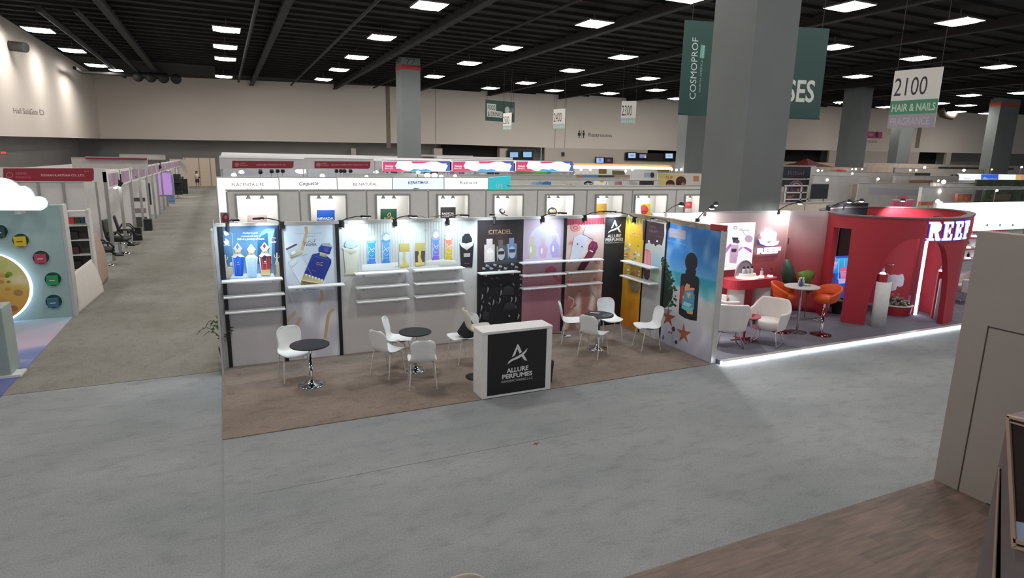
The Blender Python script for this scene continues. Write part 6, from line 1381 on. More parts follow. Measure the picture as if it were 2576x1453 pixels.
# white rack with dark goods
PRk = Plane((-6.0, 18.6), (-3.3, 18.6)); M_RACK = mat('rack_white', 'd2d0ce', .5)
o = thing('display_rack', 'white display rack behind the teal wall corner', 'rack', PRk.pt(PRk.uv(190, 600)[0], 0))
ul, ur = PRk.uv(158, 560)[0], PRk.uv(222, 560)[0]
for u in (ul, ur):
    b = B(); b.prect(PRk, u - .03, 0, u + .03, PRk.uv(215, 527)[1], -.35, 0); local(b.build('upright', M_RACK), o)
b = B(); b.prect(PRk, ul, 0, ur, PRk.uv(190, 565)[1], -.36, -.33); local(b.build('back_panel', mat('rack_back', '6f6a68', .8)), o)
for i, py in enumerate((531, 566, 603, 640, 677)):
    v = PRk.uv(190, py)[1]; b = B(); b.prect(PRk, ul, v - .03, ur, v, -.34, .02); local(b.build('rack_shelf', M_RACK), o)
for i, (x0, y0, x1, y1, c, l) in enumerate(((173, 547, 186, 563, 'cc3038', 'red box on the top of the white rack'), (187, 547, 201, 563, '34452f', 'dark green box next to the red one on the rack'), (202, 547, 209, 563, '30406c', 'dark blue box on the rack beside the green one'), (162, 591, 176, 602, '5c3038', 'dark maroon case on the second rack shelf'), (177, 583, 193, 601, '2a2422', 'black tall box on the second rack shelf'), (168, 622, 196, 640, '4c2c34', 'dark wine coloured goods on the third rack shelf'), (172, 657, 203, 676, '2a2726', 'black case on the lowest rack shelf'))):
    u0, v0 = PRk.uv(x0, y1); u1, v1 = PRk.uv(x1, y0); w = thing('product_box', l, 'box', PRk.pt((u0 + u1) / 2, v0, -.1), 0, 'goods on the white rack'); b = B(); b.prect(PRk, u0, v0 + .004, u1, v1 - .03, -.22, -.03); local(b.build('carton', mat('goods_' + c, c, .6)), w); b = B(); b.prect(PRk, u0 - .004, v1 - .03, u1 + .004, v1, -.225, -.025); local(b.build('lid', mat('goods_' + c)), w)
# ------------------------------------------------------------------ row of shell scheme booths along the left aisle
XA = -3.5; M_SHW = mat('scheme_panel', 'e0dcda', .7, var=.03); M_ALU = mat('scheme_aluminium', 'a8a5a2', .4, .4); M_CRIM = mat('crimson_board', '9c2434', .6)
divs = [at(*q)[1] for q in ((290, 655), (340, 600), (382, 548), (403, 541))]; divs = [24.0, 30.0, 36.0, 41.5, 47.5, 54, 61, 68]
ZH0, ZH1 = 2.35, 2.92
for i, y in enumerate(divs[:-1]):
    y2 = divs[i + 1]; o = thing('booth_bay', 'white panelled booth bay on the left aisle, ' + ['nearest one behind the crimson header', 'second from the near end with white shelving', 'third with the black coat', 'fourth with lilac glow', 'fifth with bright blue lamp', 'sixth, far along', 'last before the pale door'][i], 'booth', (XA - 1.5, y, 0), 0, 'shell scheme booths on the left aisle')
    b = B(); b.box(XA - 3.2, y - .03, 0, XA - .0, y + .03, ZH0 if i else .02); b.box(XA - 3.2, y + .04, 0, XA - 3.14, y2 - .06, ZH1)
    local(b.build('partition', M_SHW), o)
    for yy in (y, (y + y2) / 2):
        b = B(); b.box(XA - .05, yy - .05, 0, XA + .05, yy + .05, ZH1); local(b.build('upright', M_ALU), o)
    b = B(); b.box(XA - .04, y + .06, ZH0, XA + .03, y2 - .06, ZH1); local(b.build('header', M_SHW), o)
    b = B(); ya, yb = y + .5, (y + y2) / 2 - .35; b.box(XA + .03, ya, ZH0 + .08, XA + .045, yb, ZH1 - .08); ya, yb = (y + y2) / 2 + .35, y2 - .5; b.box(XA + .03, ya, ZH0 + .08, XA + .045, yb, ZH1 - .08); local(b.build('header_print', mat('header_mauve', 'a88ca0', .6, var=.25, scale=1.2)), o)
    b = B()
    for k in range(1, 6): b.box(XA - 3.14, y + k * (y2 - y) / 6 - .02, 0, XA - 3.12, y + k * (y2 - y) / 6 + .02, ZH0)
    local(b.build('panel_joints', M_ALU), o)
PH = Plane((-12, divs[0] - .05), (XA + .05, divs[0] - .05))
o = thing('header_board', 'crimson rounded header board reading china pavilion above the nearest left booth', 'sign', (-6, divs[0], ZH0))
hz0 = PH.uv(200, 458)[1]; hz1 = PH.uv(200, 423)[1]
b = B(); b.prect(PH, 0, hz0, PH.len, hz1, -.08, 0); local(b.build('board_back', M_SHW), o)
a = Art(PH, 1.15, .002); a.P([(8, 423), (234, 423), (236, 428), (236, 452), (230, 456), (8, 455)], '8e2434')
a.T('CHINA', 40, 438, 67, 438, 5, 'b48088'); a.T('PAVILION', 40, 448, 78, 448, 5, 'a8707a'); a.E(24, 440, 9, 7, 'a8707a'); a.E(24, 440, 7, 5, '8e2434'); a.T('FOSHAN K.ARTISAN CO., LTD.', 104, 443, 213, 443, 5.5, 'd0b4b4', .02); a.T('4279', 212, 432, 224, 432, 3, 'b89094')
local(a.build('header_lettering', PRINT), o)
b = B(); b.box(-12, divs[0], 0, XA - .6, divs[0] + .06, hz0 + .0); w_ = thing('booth_wall', 'white panelled back wall below the crimson china pavilion header', 'wall', (-7, divs[0], 0)); local(b.build('panels', M_SHW), w_)
b = B()
for px in (45, 97, 160, 243): u = PH.uv(px, 480)[0]; b.prect(PH, u - .03, 0, u + .03, hz0, -.05, -.01)
local(b.build('panel_joints', M_ALU), w_)
# second and third header farther behind
for (x0, y0, x1, y1, Y, c, l) in ((182, 398, 370, 424, 31.0, 'c4beba', 'long grey white header beam behind the crimson one'), (215, 396, 369, 400, 30.8, '8c2434', 'thin crimson edge of the second header seen from the near side'), (301, 389, 415, 400, 44, 'b8b2ae', 'far pale header beam high on the left'), (432, 400, 468, 462, 64, 'bab2aa', 'pale end wall of the last left booth')):
    p0 = atY(x0, y1, Y); p1 = atY(x1, y0, Y); w = thing('header_beam', l, 'beam', (p0.x, Y, p0.z)); b = B(); b.box(p0.x, Y, 0 if Y == 64 else p0.z, p1.x, Y + .1, p1.z); local(b.build('beam', mat('beam_' + c, c, .6)), w); b = B(); b.box(p0.x, Y - .02, p1.z - .04, p1.x, Y, p1.z); local(b.build('edge', M_ALU), w)
# furnishings in the bays
def small(name, label, cat, px, py, Y, boxes, m, group=None, z0=0.0):
    p = atY(px, py, Y); o = thing(name, label, cat, (p.x, Y, z0), 0, group)
    for nm, (x0, y0, za, x1, y1, zb_), mm in boxes: b = B(); b.box(x0, y0, za, x1, y1, zb_, .01); b.build(nm, mm, o)
    return o
M_BLK2 = mat('black_leather', '1f1d1d', .5, var=.2)
def salon(px, py, rz, label, s=1.0):
    p = at(px, py, 0); o = thing('salon_chair', label, 'chair', (p.x, p.y, 0), rz, 'black salon chairs'); o.scale = (s, s, s)
    b = B(); b.box(-.28, -.28, .42, .28, .30, .56, .05); b.build('seat', M_BLK2, o)
    b = B(); b.grid(lambda u, v: (-.25 - .12 * v, (-.27 + .54 * u) * (1 - .25 * v * v), .5 + .62 * v), 8, 8); b.build('backrest', M_BLK2, o, [('sol', .09), ('sub', 1)])
    for s_ in (-1, 1):
        b = B(); b.tube([(-.25, s_ * .31, .58), (-.15, s_ * .36, .74), (.12, s_ * .36, .74), (.24, s_ * .34, .60), (.2, s_ * .3, .5)], .03, 8); b.build('armrest', M_BLK2, o)
    b = B(); b.box(.28, -.2, .28, .52, .2, .34, .02); b.tube([(.15, 0, .45), (.4, 0, .3)], .03); b.build('footrest', M_BLK2, o)
    b = B(); b.cyl((0, 0, .05), (0, 0, .42), .05); b.build('pole', M_CHROME, o); b = B(); b.lathe([(.28, 0), (.28, .02), (.06, .06)], n=24); b.build('base_plate', M_CHROME, o)
salon(304, 638, math.radians(-15), 'black reclining salon chair nearest the aisle post', 1.1); salon(262, 668, math.radians(20), 'black salon chair half behind the white partition with cardboard', 1.05); salon(322, 612, math.radians(5), 'black salon chair with looped armrest at the aisle edge')
o = small('white_cabinet', 'white shelving unit in the second left bay', 'cabinet', 347, 560, 34.5, [('body', (-.45, 0, 0, .45, .4, 2.2), M_RACK), ('recess', (-.4, -.02, 1.25, .4, .01, 1.42), mat('recess_shade', '4c4a48', .8)), ('recess', (-.4, -.02, .70, .4, .01, .92), mat('grey_goods', '8c7c80', .8)), ('recess', (-.35, -.02, .02, .4, .01, .5), mat('recess_shade'))], None)  # dark slabs on the closed front, coloured as shaded compartments
small('black_coat', 'black coat hanging at the edge of the third left bay', 'coat', 369, 500, 37.0, [('cloth', (-.22, -.1, .9, .2, .1, 2.0), M_BLK2), ('hanger', (-.06, -.02, 2.0, .06, .02, 2.15), M_ALU)], None)
small('black_bin', 'black bin at the foot of the second left bay', 'bin', 346, 590, 29.4, [('body', (-.16, -.16, 0, .16, .16, .5), M_BLK2), ('lid', (-.17, -.17, .5, .17, .17, .53), M_BLK2)], None)
small('black_bin', 'second black bin farther along the left aisle', 'bin', 374, 575, 33.0, [('body', (-.16, -.16, 0, .16, .16, .5), M_BLK2), ('lid', (-.17, -.17, .5, .17, .17, .53), M_BLK2)], None)
small('suitcase', 'black suitcase standing at the far left booths', 'suitcase', 461, 470, 62, [('case', (-.35, -.2, .03, .35, .2, 1.3), M_BLK2), ('handle', (-.08, -.02, 1.3, .08, .02, 1.5), M_BLK2)], None)
small('red_stool', 'red and pink goods stand beside the aisle at the third left bay', 'stand', 389, 525, 42.5, [('frame', (-.3, -.2, .3, .3, .2, 1.5), mat('pink_red_goods', 'a85860', .7, var=.3)), ('base', (-.25, -.2, 0, .25, .2, .3), M_BLK2)], None)
small('lilac_screen', 'lilac lit wall inside the fourth left bay', 'lightbox', 385, 450, 45.5, [('glow_panel', (-1.1, 0, .9, 1.0, .08, 2.3), mat('lilac_glow', 'b088d0', .5, emit=.55, var=0)), ('frame', (-1.15, .08, .8, 1.05, .12, 2.4), M_ALU)], None)
small('blue_banner', 'blue roll up banner at the end of the fifth left bay', 'banner', 424, 485, 50, [('sheet', (-.3, 0, .1, .35, .03, 2.0), mat('blue_banner', '6c84b8', .6, var=.3)), ('base', (-.32, -.1, 0, .37, .12, .1), M_ALU)], None)
small('dark_chairs', 'dark chair piled with clothes near the far suitcase', 'chair', 444, 470, 56, [('seat', (-.35, -.3, .3, .4, .3, .6), M_BLK2), ('back', (-.4, .2, .5, .4, .3, 1.2), M_BLK2), ('clothes', (-.3, -.2, 1.2, .35, .3, 1.9), M_BLK2)], None)
o = thing('white_cloth', 'crumpled white cloth lying on the carpet far down the left aisle', 'cloth', (*at(465, 497)[:2], .006)); b = B(); b.grid(lambda u, v: ((u - .5) * 1.6, (v - .5) * .8, .03 + .10 * abs(nz(u * 5, v * 5, 1, 3)) * math.sin(PI * u) * math.sin(PI * v)), 16, 10); b.build('folds', mat('white_rag', 'c8c0b4', .9), o)
for (px, py, Y, l) in ((297, 462, 26.5, 'first spot lamp under the left booth headers'), (333, 447, 31.5, 'second spot lamp under the left booth headers'), (360, 436, 36.5, 'third spot lamp with blue rim under the left booth headers'), (399, 421, 43, 'fourth spot lamp near the lilac glow'), (414, 416, 50, 'bright far spot lamp cluster on the left')):
    p = atY(px, py, Y); o = thing('spot_lamp', l, 'lamp', (p.x, p.y, p.z), 0, 'spot lamps of the left booths'); b = B(); b.cyl((.1, 0, .1), (-.02, 0, -.04), .10, .12); b.cyl((.1, 0, .1), (.1, 0, .35), .02); b.build('lamp_body', M_BLK2, o); b = B(); b.ball((-.09, -.05, -.10), .08 if px != 414 else .22); b.build('bulb', mat('bulb_glow'), o)
# person far down the left aisle
p = at(498, 474); o = thing('person', 'person with dark hair in a white top and dark shorts far down the left aisle', 'person', (p.x, p.y, .006), .4)
M_SKIN = mat('skin', 'a87c68', .6)
def figure(parent):
    me = bpy.data.meshes.new('body'); V = [(0, 0, .92), (0, 0, 1.12), (0, .01, 1.32), (0, 0, 1.45), (0, -.01, 1.56), (0, -.02, 1.66), (.17, 0, 1.36), (.22, -.05, 1.10), (.10, -.22, 1.08), (-.17, 0, 1.36), (-.22, -.05, 1.10), (-.08, -.22, 1.14), (.09, 0, .88), (.10, -.03, .48), (.11, .03, .08), (.11, -.10, .03), (-.09, 0, .88), (-.10, .06, .48), (-.10, .10, .08), (-.10, -.03, .03)]
    E_ = [(0, 1), (1, 2), (2, 3), (3, 4), (4, 5), (2, 6), (6, 7), (7, 8), (2, 9), (9, 10), (10, 11), (0, 12), (12, 13), (13, 14), (14, 15), (0, 16), (16, 17), (17, 18), (18, 19)]
    me.from_pydata(V, E_, []); ob = bpy.data.objects.new('body', me); link(ob, parent); me.materials.append(M_SKIN)
    sk = ob.modifiers.new('Skin', 'SKIN'); lay = me.skin_vertices[0] if me.skin_vertices else None
    if lay is None:
        me.attributes  # skin layer is made with the modifier in the interface; grow it here through bmesh
        import bmesh
        bm = bmesh.new(); bm.from_mesh(me); bm.verts.layers.skin.verify(); bm.to_mesh(me); bm.free(); lay = me.skin_vertices[0]
    R_ = [.14, .12, .14, .06, .085, .08, .06, .045, .03, .06, .045, .03, .09, .06, .04, .035, .09, .06, .04, .035]
    for v, r in zip(lay.data, R_): v.radius = (r, r)
    lay.data[0].use_root = True
    q = ob.modifiers.new('Subdivision', 'SUBSURF'); q.levels = q.render_levels = 2; return ob
figure(o)
b = B(); b.lathe([(.16, .95), (.17, 1.05), (.155, 1.15), (.19, 1.3), (.17, 1.42), (.07, 1.47)], n=20, sy=.75); b.build('top', mat('white_cloth', 'd8d4ce', .9), o)
b = B(); b.lathe([(.19, .62), (.20, .8), (.17, .97)], n=20, sy=.8); b.build('shorts', mat('dark_cloth', '33302f', .9), o)
b = B(); b.ball((0, .01, 1.68), .105, sq=(1, 1.05, 1)); b.lathe([(.09, 1.35), (.10, 1.55), (.08, 1.7)], (0, .06, 0), n=14, sy=.5); b.build('hair', mat('dark_hair', '2a2220', .7), o)
b = B(); b.box(.05, -.28, 1.05, .20, -.20, 1.18, .02); w = b.build('held_bag', M_BLK2, o)
# ------------------------------------------------------------------ niche row behind the perfume booth
YN = 20.9; ZN = atY(900, 479, YN).z
M_NW = mat('niche_panel', 'e6e5e2', .7, var=.02); M_NF = mat('niche_frame', 'a9aaa6', .5, .2)
PNi = Plane((-0.5, YN), (30, YN)); PNb = Plane((-0.5, YN + 1.0), (30, YN + 1.0))
bounds = [570, 753, 921, 1076, 1221, 1350, 1474, 1588, 1698, 1800]
opens = [(597, 698), (781, 869), (948, 1028), (1102, 1176), (1243, 1313), (1374, 1440), (1499, 1563), (1597, 1674), (1722, 1768)]
def nl(px): return PNi.uv(px, 520)[0]
def n1(a): a.P([(622, 541), (672, 540), (672, 566), (622, 566)], 'b8a8a4'); a.L([(645, 535), (655, 543), (670, 547)], 1.5, 'c8a8a4'); a.L([(641, 555), (650, 547), (654, 553), (645, 559), (641, 555)], .8, 'c4a070')
def n2(a): a.P([(797, 528), (842, 528), (842, 566), (797, 566)], '1c56b0'); a.T('NEVADA', 799, 553, 839, 552, 6.5, 'eef2f8', .03); a.T('NEVADA', 811, 512, 825, 512, 2.4, '8c8c90', .02); a.T('Booth 4020', 805, 519, 831, 519, 2.6, '707074', .02)
def n3(a): a.P([(957, 525), (998, 525), (998, 562), (957, 562)], '1f4a36'); a.T('orufa', 966, 551, 991, 551, 7, 'c8b878', .01); a.E(979, 540, 4, 5.5, 'c8b878', rot=.5); a.E(979, 540, 2.4, 4, '1f4a36', rot=.5); a.T('PERFUMES', 970, 555, 988, 555, 2, 'b8a870', 0); a.T('A NEW CONCEPT ABOUT', 948, 509, 995, 508, 2.6, '98989a', .0); a.T('Booth 3960', 968, 516, 990, 516, 2.6, '88888a', 0)
def n4(a): a.P([(1108, 521), (1146, 521), (1146, 557), (1108, 557)], '2a2829'); a.T('RADICAL', 1112, 540, 1143, 539, 5.5, 'e8e8e8', .02); a.T('COSMETICS', 1112, 546, 1143, 545, 4.4, 'd8d8d8', .02); a.L([(1116, 549), (1142, 548)], .6, 'a0a0a0'); a.T('QUALITY COSMETICS', 1112, 505, 1138, 505, 2, 'a0a0a4', 0); a.T('Booth 3862', 1117, 512, 1135, 512, 2.2, '98989c', 0)
def n5(a): a.E(1263, 531, 8, 6, '2c2c30', rot=.5); a.E(1264, 530, 5, 4, 'dcdcdc', rot=.5); a.L([(1256, 528), (1262, 538), (1277, 542)], 1.8, '2c2c30'); a.L([(1263, 524), (1262, 537)], 1.3, '4c4c50'); a.T('Booth', 1252, 509, 1262, 509, 2.4, '808084', 0)
def n6(a): a.E(1389, 533, 12, 12, '3c3c3f', n=28); a.E(1387, 530, 5, 4, 'c8b498'); a.E(1394, 531, 4, 5, 'b8a488'); a.L([(1380, 541), (1398, 539)], 1.6, 'e8e4dc')
def n7(a): a.P([(1497, 512), (1526, 512), (1526, 547), (1497, 547)], 'c0923c'); a.T('INNER', 1502, 528, 1522, 528, 4, 'd8b478', .0); a.T('GLOW', 1502, 536, 1522, 536, 4, 'd0a868', 0); a.T('NATURAL COSMETICS', 1502, 499, 1531, 498, 2, '9c9ca0', 0); a.T('Booth 4022', 1502, 505, 1520, 505, 2.4, '808084', 0)
def n8(a): a.P([(1612, 513), (1636, 513), (1636, 541), (1612, 541)], 'd0b83c'); a.P([(1612, 518), (1620, 514), (1628, 519), (1632, 528), (1626, 538), (1616, 540), (1612, 532)], 'b8403c'); a.T('Spicy', 1614, 534, 1627, 533, 4, '3c1c1c', .02)
def n9(a): a.P([(1712, 507), (1741, 507), (1741, 524), (1712, 524)], 'c43c48'); a.E(1731, 514, 5, 3, 'd87078'); a.T('Booth', 1725, 499, 1740, 499, 2.4, '8c8c90', 0); a.T('COLOMBIA', 1720, 494, 1745, 494, 2, '9c9ca0', 0)
NA = [n1, n2, n3, n4, n5, n6, n7, n8, n9]; NLAB = ['pale picture, first of the row', 'blue nevada sign', 'green sign with gold leaf emblem', 'black radical cosmetics sign', 'black bird like emblem', 'round dark badge', 'golden ochre sign', 'yellow and red sign', 'red sign beside the massive pillar']
M_SB = mat('niche_bulb', 'ffffff', .3, emit=14, ecol='fff8ee', var=0)
for i in range(9):
    l_, r_ = nl(bounds[i]), nl(bounds[i + 1]); ol, orr = nl(opens[i][0]), nl(opens[i][1]); zo = PNi.uv(opens[i][0], 492)[1]
    o = thing('niche_booth', 'white booth front with lit niche holding a ' + NLAB[i], 'booth', PNi.pt((l_ + r_) / 2, 0, -.5), 0, 'white niche booths in a row')
    b = B(); b.prect(PNi, l_ + .05, 0, ol, ZN, -.05, 0); b.prect(PNi, orr, 0, r_ - .003, ZN, -.05, 0); b.prect(PNi, ol, zo, orr, ZN, -.05, 0); local(b.build('front_wall', M_NW), o)
    b = B(); b.prect(PNi, l_ + .001, 0, l_ + .05, ZN - .02, -.06, .004); b.prect(PNi, l_, ZN, r_ - .001, ZN + .04, -.08, .03); local(b.build('frame', M_NF), o)
    b = B(); b.prect(PNi, ol - .06, 0, ol, zo + .06, 0, .05); b.prect(PNi, orr, 0, orr + .06, zo + .06, 0, .05); b.prect(PNi, ol, zo, orr, zo + .06, 0, .049); local(b.build('niche_frame', M_NF), o)
    b = B(); nl0, nr0 = max(ol - .5, l_ + .04), min(orr + .3, r_ - .04); b.prect(PNi, nl0, 0, nr0, ZN - .02, -1.10, -1.0); b.prect(PNi, nl0, 0, nl0 + .04, ZN - .02, -1.0, -.05); b.prect(PNi, nr0 - .04, 0, nr0, ZN - .02, -1.0, -.05); local(b.build('niche_back', M_NW), o)
    a = Art(PNb, 1.1, .002); NA[i](a); local(a.build('sign_print', PRINT), o)
    w = (orr - ol)
    for k, s in ((0, 'left'), (1, 'right')):
        p = PNi.pt(ol + w * (.30 + .34 * k), zo - .10, -.45); sp_ = thing('niche_lamp', s + ' lamp in the niche with the ' + NLAB[i], 'lamp', p, 0, 'small lamps in the white niches')
        b = B(); b.lathe([(.03, .08), (.07, .0), (.08, -.03)], n=16); b.cyl((0, 0, .07), (0, 0, .3), .012, n=6); b.build('lamp_shade', mat('lamp_shade', '8c8c8a', .4), sp_); b = B(); b.ball((0, 0, -.02), .055, sq=(1, 1, .5)); b.build('bulb', M_SB, sp_)
    P_ = PNi.pt((ol + orr) / 2, zo - .25, -.55); ld = bpy.data.lights.new('glow', 'POINT'); ld.energy = 30 if i in (0, 5, 7) else 17; ld.color = (1, .99, .97); ld.shadow_soft_size = .1
    lo = bpy.data.objects.new('glow', ld); C.objects.link(lo); lo.parent = sp_; lo.matrix_world = Matrix.Translation(P_); 
    lo.matrix_parent_inverse = sp_.matrix_world.inverted(); lo.location = P_
PTn = Plane((-0.6, 21.6), (1, 21.6))
o = thing('end_screen', 'red portrait picture panel above the left end of the booth wall', 'poster', atY(566, 572, 14.0)); PQ = Plane((-.4, 14.0), (2, 14.0))
b = B(); b.prect(PQ, PQ.uv(555, 560)[0], 0, PQ.uv(577, 560)[0], PQ.uv(560, 534)[1], -.03, 0); local(b.build('panel', M_WHITE), o)
a = Art(PQ, 1, .002); a.P([(555, 534), (577, 534), (577, 572), (555, 572)], '9a8c8c'); a.E(567, 550, 9, 14, '7c2c3c'); a.E(568, 546, 4, 5, 'b87c7c'); local(a.build('picture', PRINT), o)
# leaves lying on top of the niche row / booth wall
for i, (px, py, l) in enumerate(((1040, 551, 'dark green leaf lying on the booth wall top in the middle'), (1098, 549, 'green leaf beside the lamp on the booth wall top'))):
    p = PB.pt(PB.uv(px, 560)[0], ZW + .05, -.03); o = thing('fallen_leaf', l, 'leaf', p, .4 * i); b = B(); b.grid(lambda u, v: ((u - .5) * .32, (v - .5) * .10 * math.sin(PI * min(1, u + .05)), .03 + .05 * abs(u - .4)), 8, 4); b.build('blade', mat('olive_leaf', '4c5430', .7, var=.3), o, [('sol', .004)]); b = B(); b.tube([(.16, 0, .05), (.24, .01, .02)], .004, 5); b.build('stalk', mat('olive_leaf'), o)
# ------------------------------------------------------------------ row of glowing white header boxes
YL = 24.2; PL_ = Plane((-1.5, YL), (20, YL))
LBX = [(545, 702, 'placenta life', 'first on the left'), (703, 848, 'coquette', ''), (849, 987, 'be natural', ''), (988, 1117, 'keratimask', 'pale blue'), (1118, 1228, 'radiant', '')]
M_LB = mat('lightbox_white', 'ffffff', .5, emit=.88, var=0); M_LBB = mat('lightbox_pale_blue', 'dce8fa', .5, emit=.72, ecol='d4e4fa', var=0)
for i, (x0, x1, nm, ex) in enumerate(LBX):
    u0, u1 = PL_.uv(x0, 460)[0], PL_.uv(x1, 460)[0]; z1 = PL_.uv((x0 + x1) / 2, 447)[1]; z0 = 1.0 if i == 0 else 1.7
    o = thing('header_lightbox', 'glowing %s header box reading %s' % ('pale blue' if i == 3 else 'white', nm), 'lightbox', PL_.pt((u0 + u1) / 2, z0), 0, 'glowing header boxes')
    b = B(); b.prect(PL_, u0 + .01, z0, u1 - .01, z1, -.2, 0); local(b.build('glow_face', M_LBB if i == 3 else M_LB), o)
    b = B(); b.prect(PL_, u0, z1, u1, z1 + .03, -.22, .01); b.prect(PL_, u1 - .015, z0, u1 + .015, z1, -.2, .012); local(b.build('box_frame', M_NF), o)
    a = Art(PL_, 1, .004)
    if i == 0: a.T('PLACENTA LIFE', 583, 468, 664, 467, 8, '55554f', 0)
    if i == 1: a.T('Coquette', 753, 466, 801, 465, 10, '3c3c38', .012, .3)
    if i == 2: a.T('BE NATURAL', 889, 467, 949, 466, 7.5, '5c5c58', 0.005)
    if i == 3: a.T('KERATI', 1027, 463, 1058, 462, 7.5, '2c5cb0', .02); a.T('MASK', 1059, 462, 1078, 462, 7.5, '5c7ca8', 0.01)
    if i == 4: a.T('Radiant', 1157, 463, 1201, 462, 8, '4c4c4c', .0)
    local(a.build('lettering', PRINT), o)
u0 = PL_.uv(545, 460)[0]
o = thing('end_wall', 'glowing white end wall under the first header box', 'wall', PL_.pt(u0 + .3, 0)); b = B(); b.prect(PL_, u0, 0, PL_.uv(572, 500)[0], 1.0, -.2, 0); local(b.build('glow_face', mat('lightbox_soft', 'ffffff', .5, emit=.75, var=0)), o); b = B(); b.prect(PL_, u0 - .03, 0, u0, 2.5, -.2, .01); local(b.build('edge', M_NF), o)
pa = atY(1229, 447, YL); pb2 = at(1284, 451, pa.z); Pt_ = Plane((pa.x, YL), (pa.x + 1.7, YL + 2.2))
o = thing('teal_lightbox', 'angled turquoise header box at the right end of the glowing boxes', 'lightbox', (pa.x + .8, YL + 1.5, 1.7))
b = B(); b.prect(Pt_, 0, 1.7, Pt_.uv(1284, 460)[0], pa.z, -.15, 0); local(b.build('glow_face', mat('turquoise_glow', '18a8b4', .5, emit=.75, var=0)), o)
a = Art(Pt_, 1, .004); a.T('LIFE', 1248, 472, 1264, 475, 12, 'dff4f4', 0); local(a.build('lettering', PRINT), o)
# ------------------------------------------------------------------ general boxes far behind, each standing at its own distance
def fb(name, label, cat, x0, y0, x1, y1, Y, col, depth=.15, emit=0.0, floor=False, group=None, art=None, var=.05, edge=True):
    pl = Plane((-60, Y), (120, Y)); u0, v0 = pl.uv(x0, y1); u1, _ = pl.uv(x1, y1); v1 = (pl.uv(x0, y0)[1] + pl.uv(x1, y0)[1]) / 2
    v0 = 0 if floor else v0; o = thing(name, label, cat, pl.pt((u0 + u1) / 2, v0, -depth / 2), 0, group)
    b = B(); b.prect(pl, u0, v0, u1, v1, -depth, 0); local(b.build('panel', mat('%s_%s_%s' % (name, col, int(emit * 10)), col, .6, emit=emit, var=0 if emit else var, scale=1.5, gain=1.0 if emit else 1.6)), o)
    if v0 > .1 and depth > 0:
        b = B()
        for u in (u0 + .1, u1 - .1): b.prect(pl, u - .03, 0, u + .03, v0 + .02, -depth - .06, -depth)
        local(b.build('support_posts', M_ALU), o)
    if edge: b = B(); b.prect(pl, u0 - .01, v1, u1 + .01, v1 + .04, -depth - .01, .01); local(b.build('top_edge', M_ALU), o)
    if art: a = Art(pl, 1.1, .003); art(a); local(a.build('print', SCREEN if emit else PRINT), o)
    return o
W_ = 'c8c4c1'
# china pavilion headers in the middle
def red1(a): a.P([(584, 404), (739, 405), (738, 420), (733, 423), (584, 423)], '801c2c'); a.E(596, 414, 6, 5, 'a8606c'); a.T('CHINA', 604, 412, 617, 412, 3, 'b88890'); a.T('PAVILION', 604, 417, 623, 417, 3, 'b88890'); a.T('JIANGXI YIBEILU TECHNOLOGY CO., LTD.', 645, 416, 719, 416, 3.6, 'c8a8ac', 0)
def red2(a): a.P([(791, 405), (932, 406), (931, 421), (926, 424), (791, 423)], '801c2c'); a.E(801, 414, 6, 5, 'a8606c'); a.T('CHINA', 809, 412, 822, 412, 3, 'b88890'); a.T('PAVILION', 809, 417, 827, 417, 3, 'b88890'); a.T('GUANGZHOU COSMETIC SUPPLY TECHNOLOGY CO., LTD.', 833, 416, 926, 416, 3, 'c0a0a4', 0)
fb('pavilion_header', 'grey pavilion header with the left crimson company board', 'header', 553, 400, 768, 424, 40, 'a39fa2', art=red1)
fb('pavilion_header', 'grey pavilion header with the right crimson company board', 'header', 768, 400, 964, 424, 40, 'a39fa2', art=red2)
fb('pavilion_wall', 'pale blue grey inner wall below the two crimson company boards', 'wall', 556, 424, 962, 446, 43, 'a9adb6', floor=True, edge=False)
for i, (x, y) in enumerate(((588, 438), (607, 431), (655, 434), (683, 432), (698, 431), (711, 431), (757, 428), (846, 431), (857, 431), (866, 431), (881, 431), (944, 431), (810, 440))):
    lit = x in (588, 607, 757, 944, 810); p = atY(x, y, 41); o = thing('pavilion_lamp', ('lit ' if lit else 'dark ') + 'small spot below the crimson boards, %s' % ['far left', 'second from the left', 'third from the left', 'first of the three left of the big glow', 'second of the three left of the big glow', 'third of the three left of the big glow', 'biggest glow between the boards', 'first of four under the right board', 'second of four under the right board', 'third of four under the right board', 'last of four under the right board', 'near the right end', 'low white one'][i], 'lamp', p, 0, 'small spots of the pavilion')
    b = B(); b.cyl((0, 0, .15), (0, -.15, 0), .10, .13, 10); b.build('lamp_body', M_BLK2 if not lit else M_NF, o)
    b = B(); b.cyl((0, .2, -p.z), (0, .2, .15), .02, n=5); b.box(-.02, .0, .08, .02, .2, .14); b.build('pole', M_ALU, o)
    if lit: b = B(); b.ball((0, -.2, -.05), .22 if x == 757 else .10, sq=(1.6, 1, .7)); b.build('bulb', M_SB, o)
for i, (x0, x1, y0, y1, Y, c) in enumerate(((552, 968, 395.5, 400.5, 40.7, 'ececf0'), (556, 1000, 391.5, 394.5, 47, 'f0f0f2'), (558, 1001, 388, 391, 56, 'd8d4d2'), (558, 704, 386.5, 388, 64, 'c4c0bd'), (1060, 1190, 390, 393, 58, 'aaa6a4'), (1100, 1290, 394, 398, 49, 'bcbabc'), (940, 1345, 400, 404, 38.6, 'ececf0'))):
    fb('truss_beam', 'long pale beam above the pavilion, %s' % ['directly over the crimson boards', 'second up behind the crimson boards', 'third up and farther behind', 'thin topmost one at the left', 'far one right of the number 77 pillar', 'middle one right of the number 77 pillar', 'over the three pink lightboxes'][i], 'beam', x0, y0, x1, y1, Y, c, edge=False)
